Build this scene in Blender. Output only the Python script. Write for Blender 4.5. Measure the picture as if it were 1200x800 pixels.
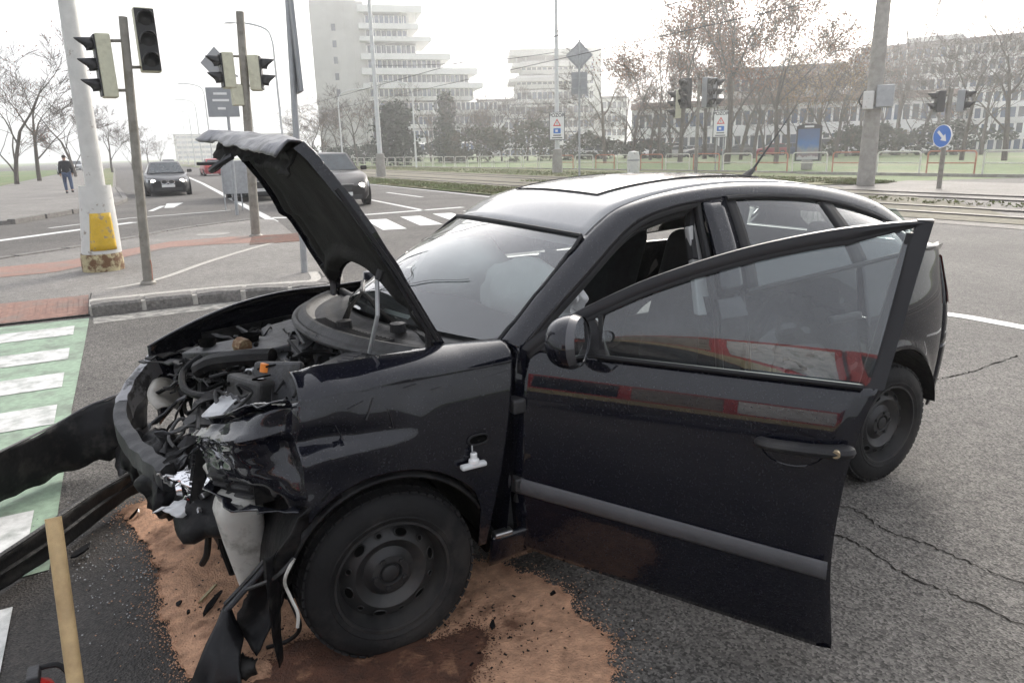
import bpy, bmesh, math, random
from math import sin, cos, pi, radians, sqrt, atan2, hypot
from mathutils import Vector, Matrix, noise as mnoise

for o in list(bpy.data.objects):
    bpy.data.objects.remove(o)
scene = bpy.context.scene
COL = scene.collection

# ------------------------------------------------------------------ camera
CAM = Vector((0.5992, 2.7675, 1.5989))
YAW, PITCH, ROLL, FOC = -0.49023, 0.26188, -0.02617, 839.93
fw = Vector((sin(YAW) * cos(PITCH), -cos(YAW) * cos(PITCH), -sin(PITCH)))
rt = fw.cross(Vector((0, 0, 1))).normalized()
up = rt.cross(fw)
RT = rt * cos(ROLL) + up * sin(ROLL)
UP = up * cos(ROLL) - rt * sin(ROLL)
cam = bpy.data.cameras.new('camera')
cam.sensor_width = 36.0
cam.lens = FOC / 1200 * 36
cam.clip_start = 0.05
cam.clip_end = 4000
camo = bpy.data.objects.new('camera', cam)
COL.objects.link(camo)
m = Matrix.Identity(4)
for i in range(3):
    m[i][0] = RT[i]; m[i][1] = UP[i]; m[i][2] = -fw[i]; m[i][3] = CAM[i]
camo.matrix_world = m
scene.camera = camo

# ------------------------------------------------------------------ sky, sun, exposure
SUN_EL, SUN_AZ = radians(24), (-0.80, -0.60)          # azimuth: towards the sun, on the ground
world = bpy.data.worlds.new('World')
scene.world = world
world.use_nodes = True
nt = world.node_tree
bg = nt.nodes['Background']
sky = nt.nodes.new('ShaderNodeTexSky')
sky.sky_type = 'NISHITA'
sky.sun_disc = False
sky.sun_elevation = SUN_EL
sky.sun_rotation = atan2(SUN_AZ[0], SUN_AZ[1])
sky.air_density = 1.0
sky.dust_density = 9.0
sky.ozone_density = 1.0
hs = nt.nodes.new('ShaderNodeHueSaturation')
hs.inputs['Saturation'].default_value = 0.42
nt.links.new(sky.outputs[0], hs.inputs['Color'])
ov = nt.nodes.new('ShaderNodeMix'); ov.data_type = 'RGBA'          # thin even overcast over the clear-sky model
ov.inputs[0].default_value = 0.55
ov.inputs[7].default_value = (4.5, 4.6, 4.95, 1)
nt.links.new(hs.outputs[0], ov.inputs[6])
nt.links.new(ov.outputs[2], bg.inputs['Color'])
bg.inputs['Strength'].default_value = 0.15
sun = bpy.data.lights.new('sun', 'SUN')
sun.energy = 1.2
sun.angle = radians(12)
sun.color = (1.0, 0.95, 0.88)
suno = bpy.data.objects.new('sun', sun)
COL.objects.link(suno)
sd = Vector((SUN_AZ[0] * cos(SUN_EL), SUN_AZ[1] * cos(SUN_EL), sin(SUN_EL)))
suno.rotation_euler = sd.to_track_quat('Z', 'Y').to_euler()
scene.view_settings.view_transform = 'Standard'
scene.view_settings.look = 'None'
scene.view_settings.exposure = 1.2
scene.view_settings.gamma = 1.0
scene.render.engine = 'CYCLES'
scene.cycles.max_bounces = 8
scene.cycles.transparent_max_bounces = 16
scene.cycles.volume_bounces = 1
scene.cycles.use_denoising = True
scene.cycles.caustics_reflective = False
scene.cycles.caustics_refractive = False

# ------------------------------------------------------------------ measured photograph -> world points
def ray(px, py):
    return fw + RT * ((px - 600) / FOC) - UP * ((py - 400) / FOC)
def PZ(px, py, z=0.0):
    d = ray(px, py); return CAM + d * ((z - CAM.z) / d.z)
def PY(px, py, y):
    d = ray(px, py); return CAM + d * ((y - CAM.y) / d.y)
def GD(px, dist, z=0.0):
    "ground point at a distance along the bearing of a picture column"
    d = ray(px, 178); h = Vector((d.x, d.y, 0)).normalized()
    return Vector((CAM.x + h.x * dist, CAM.y + h.y * dist, z))
def facing(p):
    d = CAM - p; return atan2(d.x, -d.y)

# ------------------------------------------------------------------ mesh helpers
class MB:
    def __init__(s): s.v = []; s.f = []; s.mi = []; s.cur = 0
    def add(s, vs, fs):
        b = len(s.v)
        s.v += [tuple(v) for v in vs]
        s.f += [tuple(i + b for i in f) for f in fs]
        s.mi += [s.cur] * len(fs)
        return s
    def mat(s, i): s.cur = i; return s
    def box(s, c, d, rot=None, taper=1.0):
        vs = []
        for z in (-.5, .5):
            t = taper if z > 0 else 1.0
            for x, y in ((-.5, -.5), (.5, -.5), (.5, .5), (-.5, .5)):
                v = Vector((x * d[0] * t, y * d[1] * t, z * d[2]))
                if rot is not None: v = rot @ v
                vs.append(v + Vector(c))
        return s.add(vs, [(3, 2, 1, 0), (4, 5, 6, 7), (0, 1, 5, 4), (1, 2, 6, 5), (2, 3, 7, 6), (3, 0, 4, 7)])
    def tube(s, pts, r, n=8, caps=True, flat=1.0):
        pts = [Vector(p) for p in pts]; k = len(pts)
        rs = r if isinstance(r, (list, tuple)) else [r] * k
        ref = None; vs = []
        for i, p in enumerate(pts):
            t = (pts[min(i + 1, k - 1)] - pts[max(i - 1, 0)])
            t = t.normalized() if t.length > 1e-9 else Vector((0, 0, 1))
            if ref is None:
                ref = Vector((0, 0, 1)) if abs(t.z) < .9 else Vector((1, 0, 0))
            a = t.cross(ref)
            if a.length < 1e-6: a = t.cross(Vector((0, 1, 0)))
            a.normalize(); b = a.cross(t); ref = b
            for j in range(n):
                q = 2 * pi * j / n
                vs.append(p + a * cos(q) * rs[i] + b * sin(q) * rs[i] * flat)
        fs = [(i * n + j, i * n + (j + 1) % n, (i + 1) * n + (j + 1) % n, (i + 1) * n + j) for i in range(k - 1) for j in range(n)]
        if caps and n > 2: fs += [tuple(range(n - 1, -1, -1)), tuple((k - 1) * n + j for j in range(n))]
        return s.add(vs, fs)
    def prism(s, outline, z0, z1):
        n = len(outline)
        vs = [(x, y, z0) for x, y in outline] + [(x, y, z1) for x, y in outline]
        return s.add(vs, [tuple(range(n - 1, -1, -1)), tuple(range(n, 2 * n))] + [(i, (i + 1) % n, n + (i + 1) % n, n + i) for i in range(n)])
    def ext(s, pts, off):
        "polygon of 3-D points extruded by a vector"
        n = len(pts); off = Vector(off); pts = [Vector(p) for p in pts]
        return s.add(pts + [p + off for p in pts], [tuple(range(n - 1, -1, -1)), tuple(range(n, 2 * n))] + [(i, (i + 1) % n, n + (i + 1) % n, n + i) for i in range(n)])
    def grid(s, fn, nu, nv, flip=False, wrap=False):
        vs = [fn(i / nu, j / nv) for i in range(nu + 1) for j in range(nv + 1)]
        w = nv + 1
        fs = [(i * w + j, (i + 1) * w + j, (i + 1) * w + j + 1, i * w + j + 1) for i in range(nu) for j in range(nv)]
        if flip: fs = [f[::-1] for f in fs]
        return s.add(vs, fs)
    def lathe(s, prof, origin=(0, 0, 0), axis='Y', n=32, close=False):
        "prof: (radius, along)"
        vs = []; o = Vector(origin)
        for r, h in prof:
            for j in range(n):
                a = 2 * pi * j / n
                if axis == 'Y': v = Vector((r * cos(a), h, r * sin(a)))
                elif axis == 'X': v = Vector((h, r * cos(a), r * sin(a)))
                else: v = Vector((r * cos(a), r * sin(a), h))
                vs.append(v + o)
        k = len(prof)
        fs = [(i * n + j, i * n + (j + 1) % n, (i + 1) * n + (j + 1) % n, (i + 1) * n + j) for i in range(k - 1) for j in range(n)]
        return s.add(vs, fs)
    def build(s, name, mats, parent=None, smooth=False, bevel=0, solid=0, angle=35, loc=None, sub=0, off=-1):
        me = bpy.data.meshes.new(name)
        me.from_pydata(s.v, [], s.f)
        for mm in (mats if isinstance(mats, (list, tuple)) else [mats]): me.materials.append(mm)
        for p, i in zip(me.polygons, s.mi): p.material_index = i
        bm = bmesh.new(); bm.from_mesh(me)
        if len(bm.faces) < 60000 and not getattr(s, 'keep', False):
            bmesh.ops.recalc_face_normals(bm, faces=bm.faces)
        bm.to_mesh(me); bm.free()
        me.update()
        o = bpy.data.objects.new(name, me); COL.objects.link(o)
        if smooth:
            me.polygons.foreach_set('use_smooth', [True] * len(me.polygons))
            me.set_sharp_from_angle(angle=radians(angle))
        if parent is not None: o.parent = parent
        if loc is not None: o.location = loc
        if solid:
            md = o.modifiers.new('solid', 'SOLIDIFY'); md.thickness = solid; md.offset = off
        if bevel:
            md = o.modifiers.new('bevel', 'BEVEL'); md.width = bevel; md.segments = 2; md.limit_method = 'ANGLE'; md.angle_limit = radians(40)
        if sub:
            md = o.modifiers.new('sub', 'SUBSURF'); md.levels = sub; md.render_levels = sub
        return o

def tag(o, label=None, cat=None, group=None, kind=None):
    if label: o['label'] = label
    if cat: o['category'] = cat
    if group: o['group'] = group
    if kind: o['kind'] = kind
    return o
def thing(name, label, cat, loc=(0, 0, 0), rz=0.0, group=None):
    o = bpy.data.objects.new(name, None); COL.objects.link(o)
    o.empty_display_size = .2
    o.location = loc; o.rotation_euler = (0, 0, rz)
    return tag(o, label, cat, group)
def struct(o): return tag(o, kind='structure')
KIDS = {}
def copy_tree(o, parent=None):
    c = o.copy(); COL.objects.link(c); c.parent = parent
    for ch in o.children: copy_tree(ch, c)
    return c
def interp(x, xs, ys):
    if x <= xs[0]: return ys[0]
    for i in range(len(xs) - 1):
        if x <= xs[i + 1]:
            t = (x - xs[i]) / (xs[i + 1] - xs[i]); return ys[i] + (ys[i + 1] - ys[i]) * t
    return ys[-1]
def sinterp(x, xs, ys):
    "smooth (Catmull-like) interpolation"
    if x <= xs[0]: return ys[0]
    if x >= xs[-1]: return ys[-1]
    for i in range(len(xs) - 1):
        if x <= xs[i + 1]:
            h = xs[i + 1] - xs[i]; t = (x - xs[i]) / h
            def sl(k):
                if k == 0: return (ys[1] - ys[0]) / (xs[1] - xs[0])
                if k == len(xs) - 1: return (ys[-1] - ys[-2]) / (xs[-1] - xs[-2])
                return (ys[k + 1] - ys[k - 1]) / (xs[k + 1] - xs[k - 1])
            a, b = sl(i) * h, sl(i + 1) * h
            t2, t3 = t * t, t * t * t
            return ys[i] * (2 * t3 - 3 * t2 + 1) + a * (t3 - 2 * t2 + t) + ys[i + 1] * (-2 * t3 + 3 * t2) + b * (t3 - t2)
def along(pts, t):
    "point at fraction t of a polyline (by length)"
    pts = [Vector(p) for p in pts]
    L = [0]
    for a, b in zip(pts, pts[1:]): L.append(L[-1] + (b - a).length)
    d = t * L[-1]
    for i in range(len(pts) - 1):
        if d <= L[i + 1] + 1e-9:
            k = (d - L[i]) / max(L[i + 1] - L[i], 1e-9); return pts[i].lerp(pts[i + 1], k)
    return pts[-1]
def smooth_path(pts, n):
    pts = [Vector(p) for p in pts]; out = []
    k = len(pts)
    for i in range(k - 1):
        p0, p1, p2, p3 = pts[max(i - 1, 0)], pts[i], pts[i + 1], pts[min(i + 2, k - 1)]
        for j in range(n):
            t = j / n
            out.append(.5 * ((2 * p1) + (p2 - p0) * t + (2 * p0 - 5 * p1 + 4 * p2 - p3) * t * t + (3 * p1 - p0 - 3 * p2 + p3) * t ** 3))
    out.append(pts[-1]); return out
def nz(x, y=0, z=0): return mnoise.noise(Vector((x, y, z)))

# ------------------------------------------------------------------ materials
def newmat(name):
    mt = bpy.data.materials.new(name); mt.use_nodes = True
    n = mt.node_tree; n.nodes.clear()
    out = n.nodes.new('ShaderNodeOutputMaterial')
    return mt, n, out
def nd(n, typ, **kw):
    x = n.nodes.new(typ)
    for k, v in kw.items():
        if k in x.inputs: x.inputs[k].default_value = v
        else: setattr(x, k, v)
    return x
def ramp(n, src, p0, p1, c0=(0, 0, 0, 1), c1=(1, 1, 1, 1)):
    r = n.nodes.new('ShaderNodeValToRGB')
    r.color_ramp.elements[0].position = p0; r.color_ramp.elements[1].position = p1
    r.color_ramp.elements[0].color = c0; r.color_ramp.elements[1].color = c1
    n.links.new(src, r.inputs[0]); return r
def mixc(n, fac, a, b, blend='MIX'):
    x = n.nodes.new('ShaderNodeMix'); x.data_type = 'RGBA'; x.blend_type = blend
    for sock, v in ((x.inputs[0], fac), (x.inputs[6], a), (x.inputs[7], b)):
        if isinstance(v, (int, float)): sock.default_value = v
        elif isinstance(v, tuple): sock.default_value = v if len(v) == 4 else (*v, 1)
        else: n.links.new(v, sock)
    return x.outputs[2]
def M(name, col, rough=.5, metal=0.0, var=.2, scale=5.0, bump=0.0, bscale=60.0, coat=0.0, spec=.5, col2=None, c2=.0, c2scale=3.0, c2lo=.5, c2hi=.62, world_co=False, emit=0.0, rvar=.08, detail=6.0):
    "principled with noise variation, an optional second colour in patches, and fine bump"
    mt, n, out = newmat(name)
    b = nd(n, 'ShaderNodeBsdfPrincipled'); n.links.new(b.outputs[0], out.inputs[0])
    if world_co: co = n.nodes.new('ShaderNodeNewGeometry').outputs['Position']
    else: co = n.nodes.new('ShaderNodeTexCoord').outputs['Object']
    n1 = nd(n, 'ShaderNodeTexNoise', Scale=scale, Detail=detail, Roughness=.6); n.links.new(co, n1.inputs['Vector'])
    lo = tuple(max(c * (1 - var), 0) for c in col); hi = tuple(min(c * (1 + var), 1) for c in col)
    r = ramp(n, n1.outputs[0], .3, .7, (*lo, 1), (*hi, 1)); c = r.outputs[0]
    if col2 is not None:
        n2 = nd(n, 'ShaderNodeTexNoise', Scale=c2scale, Detail=8.0, Roughness=.65); n.links.new(co, n2.inputs['Vector'])
        r2 = ramp(n, n2.outputs[0], c2lo, c2hi, (0, 0, 0, 1), (c2, c2, c2, 1))
        c = mixc(n, r2.outputs[0], c, (*col2, 1))
    n.links.new(c, b.inputs['Base Color'])
    mr = nd(n, 'ShaderNodeMapRange'); mr.inputs[3].default_value = max(rough - rvar, .02); mr.inputs[4].default_value = min(rough + rvar, 1)
    n.links.new(n1.outputs[0], mr.inputs[0]); n.links.new(mr.outputs[0], b.inputs['Roughness'])
    b.inputs['Metallic'].default_value = metal
    b.inputs['Specular IOR Level'].default_value = spec
    b.inputs['Coat Weight'].default_value = coat; b.inputs['Coat Roughness'].default_value = .06
    if emit:
        b.inputs['Emission Color'].default_value = (*col, 1); b.inputs['Emission Strength'].default_value = emit
    if bump:
        n3 = nd(n, 'ShaderNodeTexNoise', Scale=bscale, Detail=4.0); n.links.new(co, n3.inputs['Vector'])
        bp = nd(n, 'ShaderNodeBump', Strength=bump, Distance=.01); n.links.new(n3.outputs[0], bp.inputs['Height'])
        n.links.new(bp.outputs[0], b.inputs['Normal'])
    return mt
def glass(name, tint, ior=1.5, gain=1.0, rough=0.0, haze=0.0, haze_col=(.5, .5, .5)):
    "thin sheet: tinted transparency under a Fresnel reflection, with a veil of dust"
    mt, n, out = newmat(name)
    tr = nd(n, 'ShaderNodeBsdfTransparent'); tr.inputs[0].default_value = (*tint, 1)
    gl = nd(n, 'ShaderNodeBsdfGlossy'); gl.inputs['Roughness'].default_value = rough; gl.inputs[0].default_value = (1, 1, 1, 1)
    fr = nd(n, 'ShaderNodeFresnel', IOR=ior)
    mu = nd(n, 'ShaderNodeMath', operation='MULTIPLY'); mu.use_clamp = True; mu.inputs[1].default_value = gain
    n.links.new(fr.outputs[0], mu.inputs[0])
    base = tr.outputs[0]
    if haze:
        di = nd(n, 'ShaderNodeBsdfDiffuse'); di.inputs[0].default_value = (*haze_col, 1)
        co = n.nodes.new('ShaderNodeTexCoord').outputs['Object']
        n1 = nd(n, 'ShaderNodeTexNoise', Scale=7.0, Detail=6.0); n.links.new(co, n1.inputs['Vector'])
        r = ramp(n, n1.outputs[0], .3, .75, (haze * .5,) * 3 + (1,), (haze * 1.5,) * 3 + (1,))
        mh = n.nodes.new('ShaderNodeMixShader'); n.links.new(r.outputs[0], mh.inputs[0])
        n.links.new(tr.outputs[0], mh.inputs[1]); n.links.new(di.outputs[0], mh.inputs[2]); base = mh.outputs[0]
    mx = n.nodes.new('ShaderNodeMixShader')
    n.links.new(mu.outputs[0], mx.inputs[0]); n.links.new(base, mx.inputs[1]); n.links.new(gl.outputs[0], mx.inputs[2])
    n.links.new(mx.outputs[0], out.inputs[0])
    return mt

def asphalt_mat(name, base, speck=.5, agg=140.0, big=.25, rough=.85, patch=None, stain=None):
    mt, n, out = newmat(name)
    b = nd(n, 'ShaderNodeBsdfPrincipled'); n.links.new(b.outputs[0], out.inputs[0])
    co = n.nodes.new('ShaderNodeNewGeometry').outputs['Position']
    vo = nd(n, 'ShaderNodeTexVoronoi', Scale=agg); n.links.new(co, vo.inputs['Vector'])
    bw = n.nodes.new('ShaderNodeRGBToBW'); n.links.new(vo.outputs['Color'], bw.inputs[0])
    r1 = ramp(n, bw.outputs[0], .15, .9, tuple(c * (1 - speck) for c in base) + (1,), tuple(min(c * (1 + speck * 1.3), 1) for c in base) + (1,))
    n2 = nd(n, 'ShaderNodeTexNoise', Scale=.55, Detail=9.0, Roughness=.62); n.links.new(co, n2.inputs['Vector'])
    r2 = ramp(n, n2.outputs[0], .3, .7, (1 - big,) * 3 + (1,), (1 + big,) * 3 + (1,))
    c = mixc(n, 1.0, r1.outputs[0], r2.outputs[0], 'MULTIPLY')
    n4 = nd(n, 'ShaderNodeTexNoise', Scale=9.0, Detail=8.0, Roughness=.7); n.links.new(co, n4.inputs['Vector'])
    r4 = ramp(n, n4.outputs[0], .35, .7, (.8, .8, .8, 1), (1.2, 1.2, 1.2, 1))
    c = mixc(n, 1.0, c, r4.outputs[0], 'MULTIPLY')
    if patch:
        n3 = nd(n, 'ShaderNodeTexNoise', Scale=patch[0], Detail=8.0, Roughness=.7); n.links.new(co, n3.inputs['Vector'])
        r3 = ramp(n, n3.outputs[0], patch[1], patch[2])
        c = mixc(n, r3.outputs[0], c, (*patch[3], 1))
    b.inputs['Roughness'].default_value = rough
    if stain:                                                   # fluids soaked into the surface, with an uneven soft edge
        mp = nd(n, 'ShaderNodeMapping'); mp.inputs['Location'].default_value = (-.5 * stain[0] / stain[2], -.5 * stain[1] / stain[3], 0)
        mp.inputs['Scale'].default_value = (.5 / stain[2], .5 / stain[3], 0)
        n.links.new(co, mp.inputs['Vector'])
        ln = nd(n, 'ShaderNodeVectorMath', operation='LENGTH'); n.links.new(mp.outputs[0], ln.inputs[0])
        n6 = nd(n, 'ShaderNodeTexNoise', Scale=2.6, Detail=9.0, Roughness=.65); n.links.new(co, n6.inputs['Vector'])
        ad = nd(n, 'ShaderNodeMath', operation='MULTIPLY_ADD'); n.links.new(n6.outputs[0], ad.inputs[0]); ad.inputs[1].default_value = .42; n.links.new(ln.outputs['Value'], ad.inputs[2])
        rs_ = ramp(n, ad.outputs[0], .58, .78, (1, 1, 1, 1), (0, 0, 0, 1))
        dk_ = mixc(n, 1.0, c, (.30, .28, .27, 1), 'MULTIPLY')
        n7 = nd(n, 'ShaderNodeTexNoise', Scale=22.0, Detail=6.0, Roughness=.7); n.links.new(co, n7.inputs['Vector'])
        r7 = ramp(n, n7.outputs[0], .62, .72); dk_ = mixc(n, r7.outputs[0], dk_, (.075, .07, .066, 1))
        c = mixc(n, rs_.outputs[0], c, dk_)
        mr_ = nd(n, 'ShaderNodeMapRange'); mr_.inputs[3].default_value = rough; mr_.inputs[4].default_value = .55
        n.links.new(rs_.outputs[0], mr_.inputs[0]); n.links.new(mr_.outputs[0], b.inputs['Roughness'])
    n.links.new(c, b.inputs['Base Color'])
    b.inputs['Specular IOR Level'].default_value = .35
    bp = nd(n, 'ShaderNodeBump', Strength=.55, Distance=.006); n.links.new(vo.outputs['Distance'], bp.inputs['Height'])
    n.links.new(bp.outputs[0], b.inputs['Normal'])
    return mt

A = {}
A['asphalt'] = asphalt_mat('asphalt', (.108, .101, .092), .6, 120.0, stain=(1.0, .35, 1.75, 1.45))
A['asphalt_old'] = asphalt_mat('worn_asphalt', (.21, .198, .182), .35, 150.0, .22)
A['stain'] = asphalt_mat('oil_dark_asphalt', (.022, .020, .019), .6, 130.0, .5, .62, patch=(14.0, .68, .74, (.22, .21, .2)))
A['concrete_road'] = asphalt_mat('concrete_paving', (.2, .185, .165), .2, 60.0, .25)
A['granite'] = M('granite', (.165, .155, .142), .8, var=.45, scale=30, bump=.8, bscale=40, col2=(.1, .095, .088), c2=.6, c2scale=9, world_co=True)
A['mortar'] = M('mortar', (.42, .40, .36), .9, var=.25, scale=25, bump=.4, world_co=True)
A['whiteline'] = M('road_paint_white', (.62, .62, .6), .7, var=.12, scale=20, col2=(.13, .13, .125), c2=.75, c2scale=11, c2lo=.55, c2hi=.7, world_co=True)
A['fadedline'] = M('road_paint_faded', (.3, .29, .26), .8, var=.3, scale=14, col2=(.11, .105, .1), c2=.9, c2scale=9, c2lo=.42, c2hi=.6, world_co=True)
A['greenpaint'] = M('road_paint_green', (.245, .33, .24), .75, var=.2, scale=25, col2=(.13, .14, .12), c2=.7, c2scale=4, c2lo=.46, c2hi=.66, world_co=True)
A['redpave'] = M('red_paving', (.27, .16, .125), .85, var=.22, scale=18, bump=.4, col2=(.22, .18, .155), c2=.8, c2scale=2.0, world_co=True)
A['grass'] = M('grass_turf', (.115, .15, .045), .95, var=.45, scale=3.0, bump=1.0, bscale=30, col2=(.19, .155, .085), c2=.75, c2scale=.5, c2lo=.42, c2hi=.62, world_co=True)
A['grassfar'] = M('park_lawn', (.115, .165, .055), .95, var=.3, scale=1.2, bump=.8, bscale=20, col2=(.20, .18, .10), c2=.6, c2scale=.12, world_co=True)
A['soil'] = M('track_bed', (.16, .145, .10), .95, var=.35, scale=6, bump=.8, bscale=30, world_co=True)
A['sand'] = M('absorbent_powder', (.50, .292, .182), .95, var=.32, scale=26, bump=.9, bscale=130, col2=(.10, .045, .025), c2=.9, c2scale=4.2, c2lo=.54, c2hi=.66, world_co=True)
A['wetsand'] = M('oil_soaked_powder', (.085, .036, .02), .8, var=.4, scale=20, bump=.9, bscale=110, col2=(.30, .16, .09), c2=.8, c2scale=7, c2lo=.58, c2hi=.68, world_co=True)

def paint_mat(name, base, dust=.25, rough=.3, gloss=1.0, dust_glare_col=(.12, .12, .125), lo=.35, cior=1.5):  # dust film; on the roof it carries painted sky glare
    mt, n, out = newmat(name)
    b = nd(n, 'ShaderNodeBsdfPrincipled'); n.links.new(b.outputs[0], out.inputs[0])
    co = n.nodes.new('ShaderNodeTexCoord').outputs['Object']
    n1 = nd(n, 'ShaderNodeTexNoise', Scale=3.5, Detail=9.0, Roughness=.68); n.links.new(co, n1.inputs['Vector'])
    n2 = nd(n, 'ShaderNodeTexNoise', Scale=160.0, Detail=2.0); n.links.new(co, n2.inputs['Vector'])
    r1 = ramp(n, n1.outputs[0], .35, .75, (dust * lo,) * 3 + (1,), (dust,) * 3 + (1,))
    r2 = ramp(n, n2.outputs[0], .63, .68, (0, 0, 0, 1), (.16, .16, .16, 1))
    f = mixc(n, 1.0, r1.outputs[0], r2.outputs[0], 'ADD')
    c = mixc(n, f, (*base, 1), (*dust_glare_col, 1))
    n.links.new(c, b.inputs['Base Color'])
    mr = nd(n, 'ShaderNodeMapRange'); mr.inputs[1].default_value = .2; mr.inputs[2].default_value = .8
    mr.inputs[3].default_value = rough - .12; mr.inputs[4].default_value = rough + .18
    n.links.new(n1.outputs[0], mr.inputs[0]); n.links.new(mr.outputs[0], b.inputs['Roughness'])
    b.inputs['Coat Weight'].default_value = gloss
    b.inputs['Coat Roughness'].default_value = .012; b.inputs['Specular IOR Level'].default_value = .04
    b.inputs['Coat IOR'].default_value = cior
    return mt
A['paint'] = paint_mat('black_car_paint', (.003, .0035, .008), .022)
A['plastic'] = M('black_plastic', (.014, .014, .0155), .5, var=.3, scale=12, bump=.15, bscale=200, col2=(.07, .066, .06), c2=.3, c2scale=6, spec=.35)
A['bumper'] = M('raw_black_plastic', (.007, .007, .0078), .45, var=.4, scale=5, bump=.25, bscale=40, col2=(.05, .047, .043), c2=.4, c2scale=11, spec=.16)
A['greyplastic'] = M('dusty_grey_plastic', (.055, .055, .056), .6, var=.35, scale=14, bump=.3, bscale=100, col2=(.022, .021, .02), c2=.85, c2scale=8, c2lo=.45, c2hi=.62)
A['strip'] = M('door_strip_plastic', (.075, .075, .08), .55, var=.15, scale=12, bump=.15, bscale=200)
A['rubber'] = M('tyre_rubber', (.013, .013, .0135), .75, var=.3, scale=8, bump=.2, bscale=90, col2=(.045, .041, .038), c2=.6, c2scale=5, spec=.22)
A['seal'] = M('window_seal_rubber', (.012, .012, .013), .6, var=.15, spec=.3)
A['steelwheel'] = M('black_steel_wheel', (.022, .022, .0225), .45, var=.35, scale=10, col2=(.05, .045, .04), c2=.5, c2scale=6, spec=.4)
A['metal'] = M('bare_metal', (.42, .42, .42), .35, 1.0, var=.25, scale=8, col2=(.2, .18, .16), c2=.6, c2scale=8)
A['darkmetal'] = M('dark_metal', (.05, .05, .052), .5, .6, var=.4, scale=10, bump=.3)
A['chrome'] = M('chrome', (.8, .8, .82), .08, 1.0, var=.05)
A['silver'] = M('silver_plastic', (.45, .46, .47), .35, .5, var=.15, scale=8, col2=(.12, .11, .1), c2=.5, c2scale=7)
A['whiteplastic'] = M('dirty_white_plastic', (.55, .54, .5), .5, var=.12, scale=6, col2=(.16, .145, .12), c2=.8, c2scale=9, c2lo=.52, c2hi=.68)
A['fabric'] = M('dark_seat_fabric', (.032, .033, .037), .95, var=.3, scale=30, bump=.4, bscale=220)
A['trim'] = M('pale_cabin_trim', (.42, .42, .41), .75, var=.1)
A['airbag'] = M('airbag_cloth', (.75, .76, .76), .85, var=.06, bump=.5, bscale=14)
A['orange'] = M('orange_plastic', (.75, .22, .02), .4, var=.1)
A['brass'] = M('lock_metal', (.62, .52, .36), .3, 1.0, var=.1)
A['windscreen'] = glass('windscreen_glass', (.82, .90, .87), 1.85, 1.65, .0, .06, (.6, .62, .62))
A['sideglass'] = glass('side_window_glass', (.60, .70, .70), 1.6, 1.45, .0, .05, (.4, .42, .44))
A['mirrorglass'] = M('mirror_glass', (.8, .82, .84), .03, 1.0, var=.02, rvar=.01)
A['lens'] = glass('clear_lens', (.9, .9, .9), 1.5, 1.2, .02)
A['wood'] = M('wooden_stick', (.46, .33, .17), .6, var=.25, scale=12, bump=.2, bscale=40, col2=(.3, .2, .1), c2=.5, c2scale=8)
A['redpaint'] = M('red_enamel', (.55, .03, .025), .3, var=.1, coat=.6)
A['concrete'] = M('concrete', (.30, .285, .26), .85, var=.2, scale=5, bump=.4, bscale=30, col2=(.2, .185, .165), c2=.6, c2scale=2)
A['whitepole'] = M('chipped_white_paint', (.58, .575, .55), .6, var=.08, scale=7, bump=.25, bscale=30, col2=(.2, .15, .11), c2=.8, c2scale=6, c2lo=.6, c2hi=.66)
A['yellowpole'] = M('yellow_paint', (.62, .40, .03), .6, var=.15, scale=9, bump=.3, bscale=30, col2=(.30, .24, .17), c2=.9, c2scale=9, c2lo=.53, c2hi=.60)
A['rustbase'] = M('rusty_paint', (.46, .40, .24), .75, var=.2, scale=9, bump=.5, bscale=30, col2=(.13, .06, .025), c2=.95, c2scale=7, c2lo=.45, c2hi=.55)
A['greypole'] = M('weathered_galvanised', (.25, .235, .205), .6, .3, var=.22, scale=7, bump=.25, bscale=40, col2=(.15, .13, .10), c2=.6, c2scale=6)
A['galv'] = M('galvanised_steel', (.36, .37, .38), .5, .5, var=.15, scale=9)
A['lampwhite'] = M('white_lamp_post', (.60, .61, .61), .5, var=.08, scale=4)
A['cream'] = M('cream_housing', (.56, .55, .42), .55, var=.1, scale=6, col2=(.3, .28, .2), c2=.4, c2scale=5)
A['housing'] = M('black_housing', (.02, .02, .021), .5, var=.2)
A['greyboard'] = M('sign_back_grey', (.30, .31, .32), .5, .4, var=.1, scale=4)
A['signwhite'] = M('sign_white', (.78, .78, .77), .45, var=.03)
A['signred'] = M('sign_red', (.6, .04, .03), .45, var=.05)
A['signblue'] = M('sign_blue', (.03, .16, .55), .45, var=.05)
A['signblack'] = M('sign_black', (.03, .03, .035), .5, var=.05)
A['hoopred'] = M('red_rail_paint', (.42, .17, .11), .55, var=.15, scale=4, col2=(.5, .3, .2), c2=.5, c2scale=4)
A['hoopwhite'] = M('white_rail_paint', (.62, .61, .56), .55, var=.1, scale=4, col2=(.35, .28, .2), c2=.5, c2scale=4)
A['bark'] = M('bark', (.085, .07, .058), .95, var=.35, scale=6, bump=.8, bscale=12)
A['barkpale'] = M('pale_bark', (.16, .135, .11), .95, var=.35, scale=5, bump=.6, bscale=12, col2=(.07, .06, .05), c2=.7, c2scale=3)
A['twig'] = M('twigs', (.085, .068, .056), .95, var=.3)
A['russet'] = M('russet_leaves', (.21, .10, .055), .8, var=.4, scale=1.5)
A['ochre'] = M('ochre_leaves', (.26, .16, .06), .8, var=.35, scale=1.5)
A['evergreen'] = M('evergreen_needles', (.03, .045, .024), .9, var=.5, scale=2)
A['hedge'] = M('hedge_leaves', (.05, .06, .026), .9, var=.5, scale=2.5, col2=(.12, .075, .04), c2=.7, c2scale=.8)
A['facade'] = M('pale_facade', (.50, .49, .46), .85, var=.08, scale=.25, col2=(.36, .345, .32), c2=.5, c2scale=.12)
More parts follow.
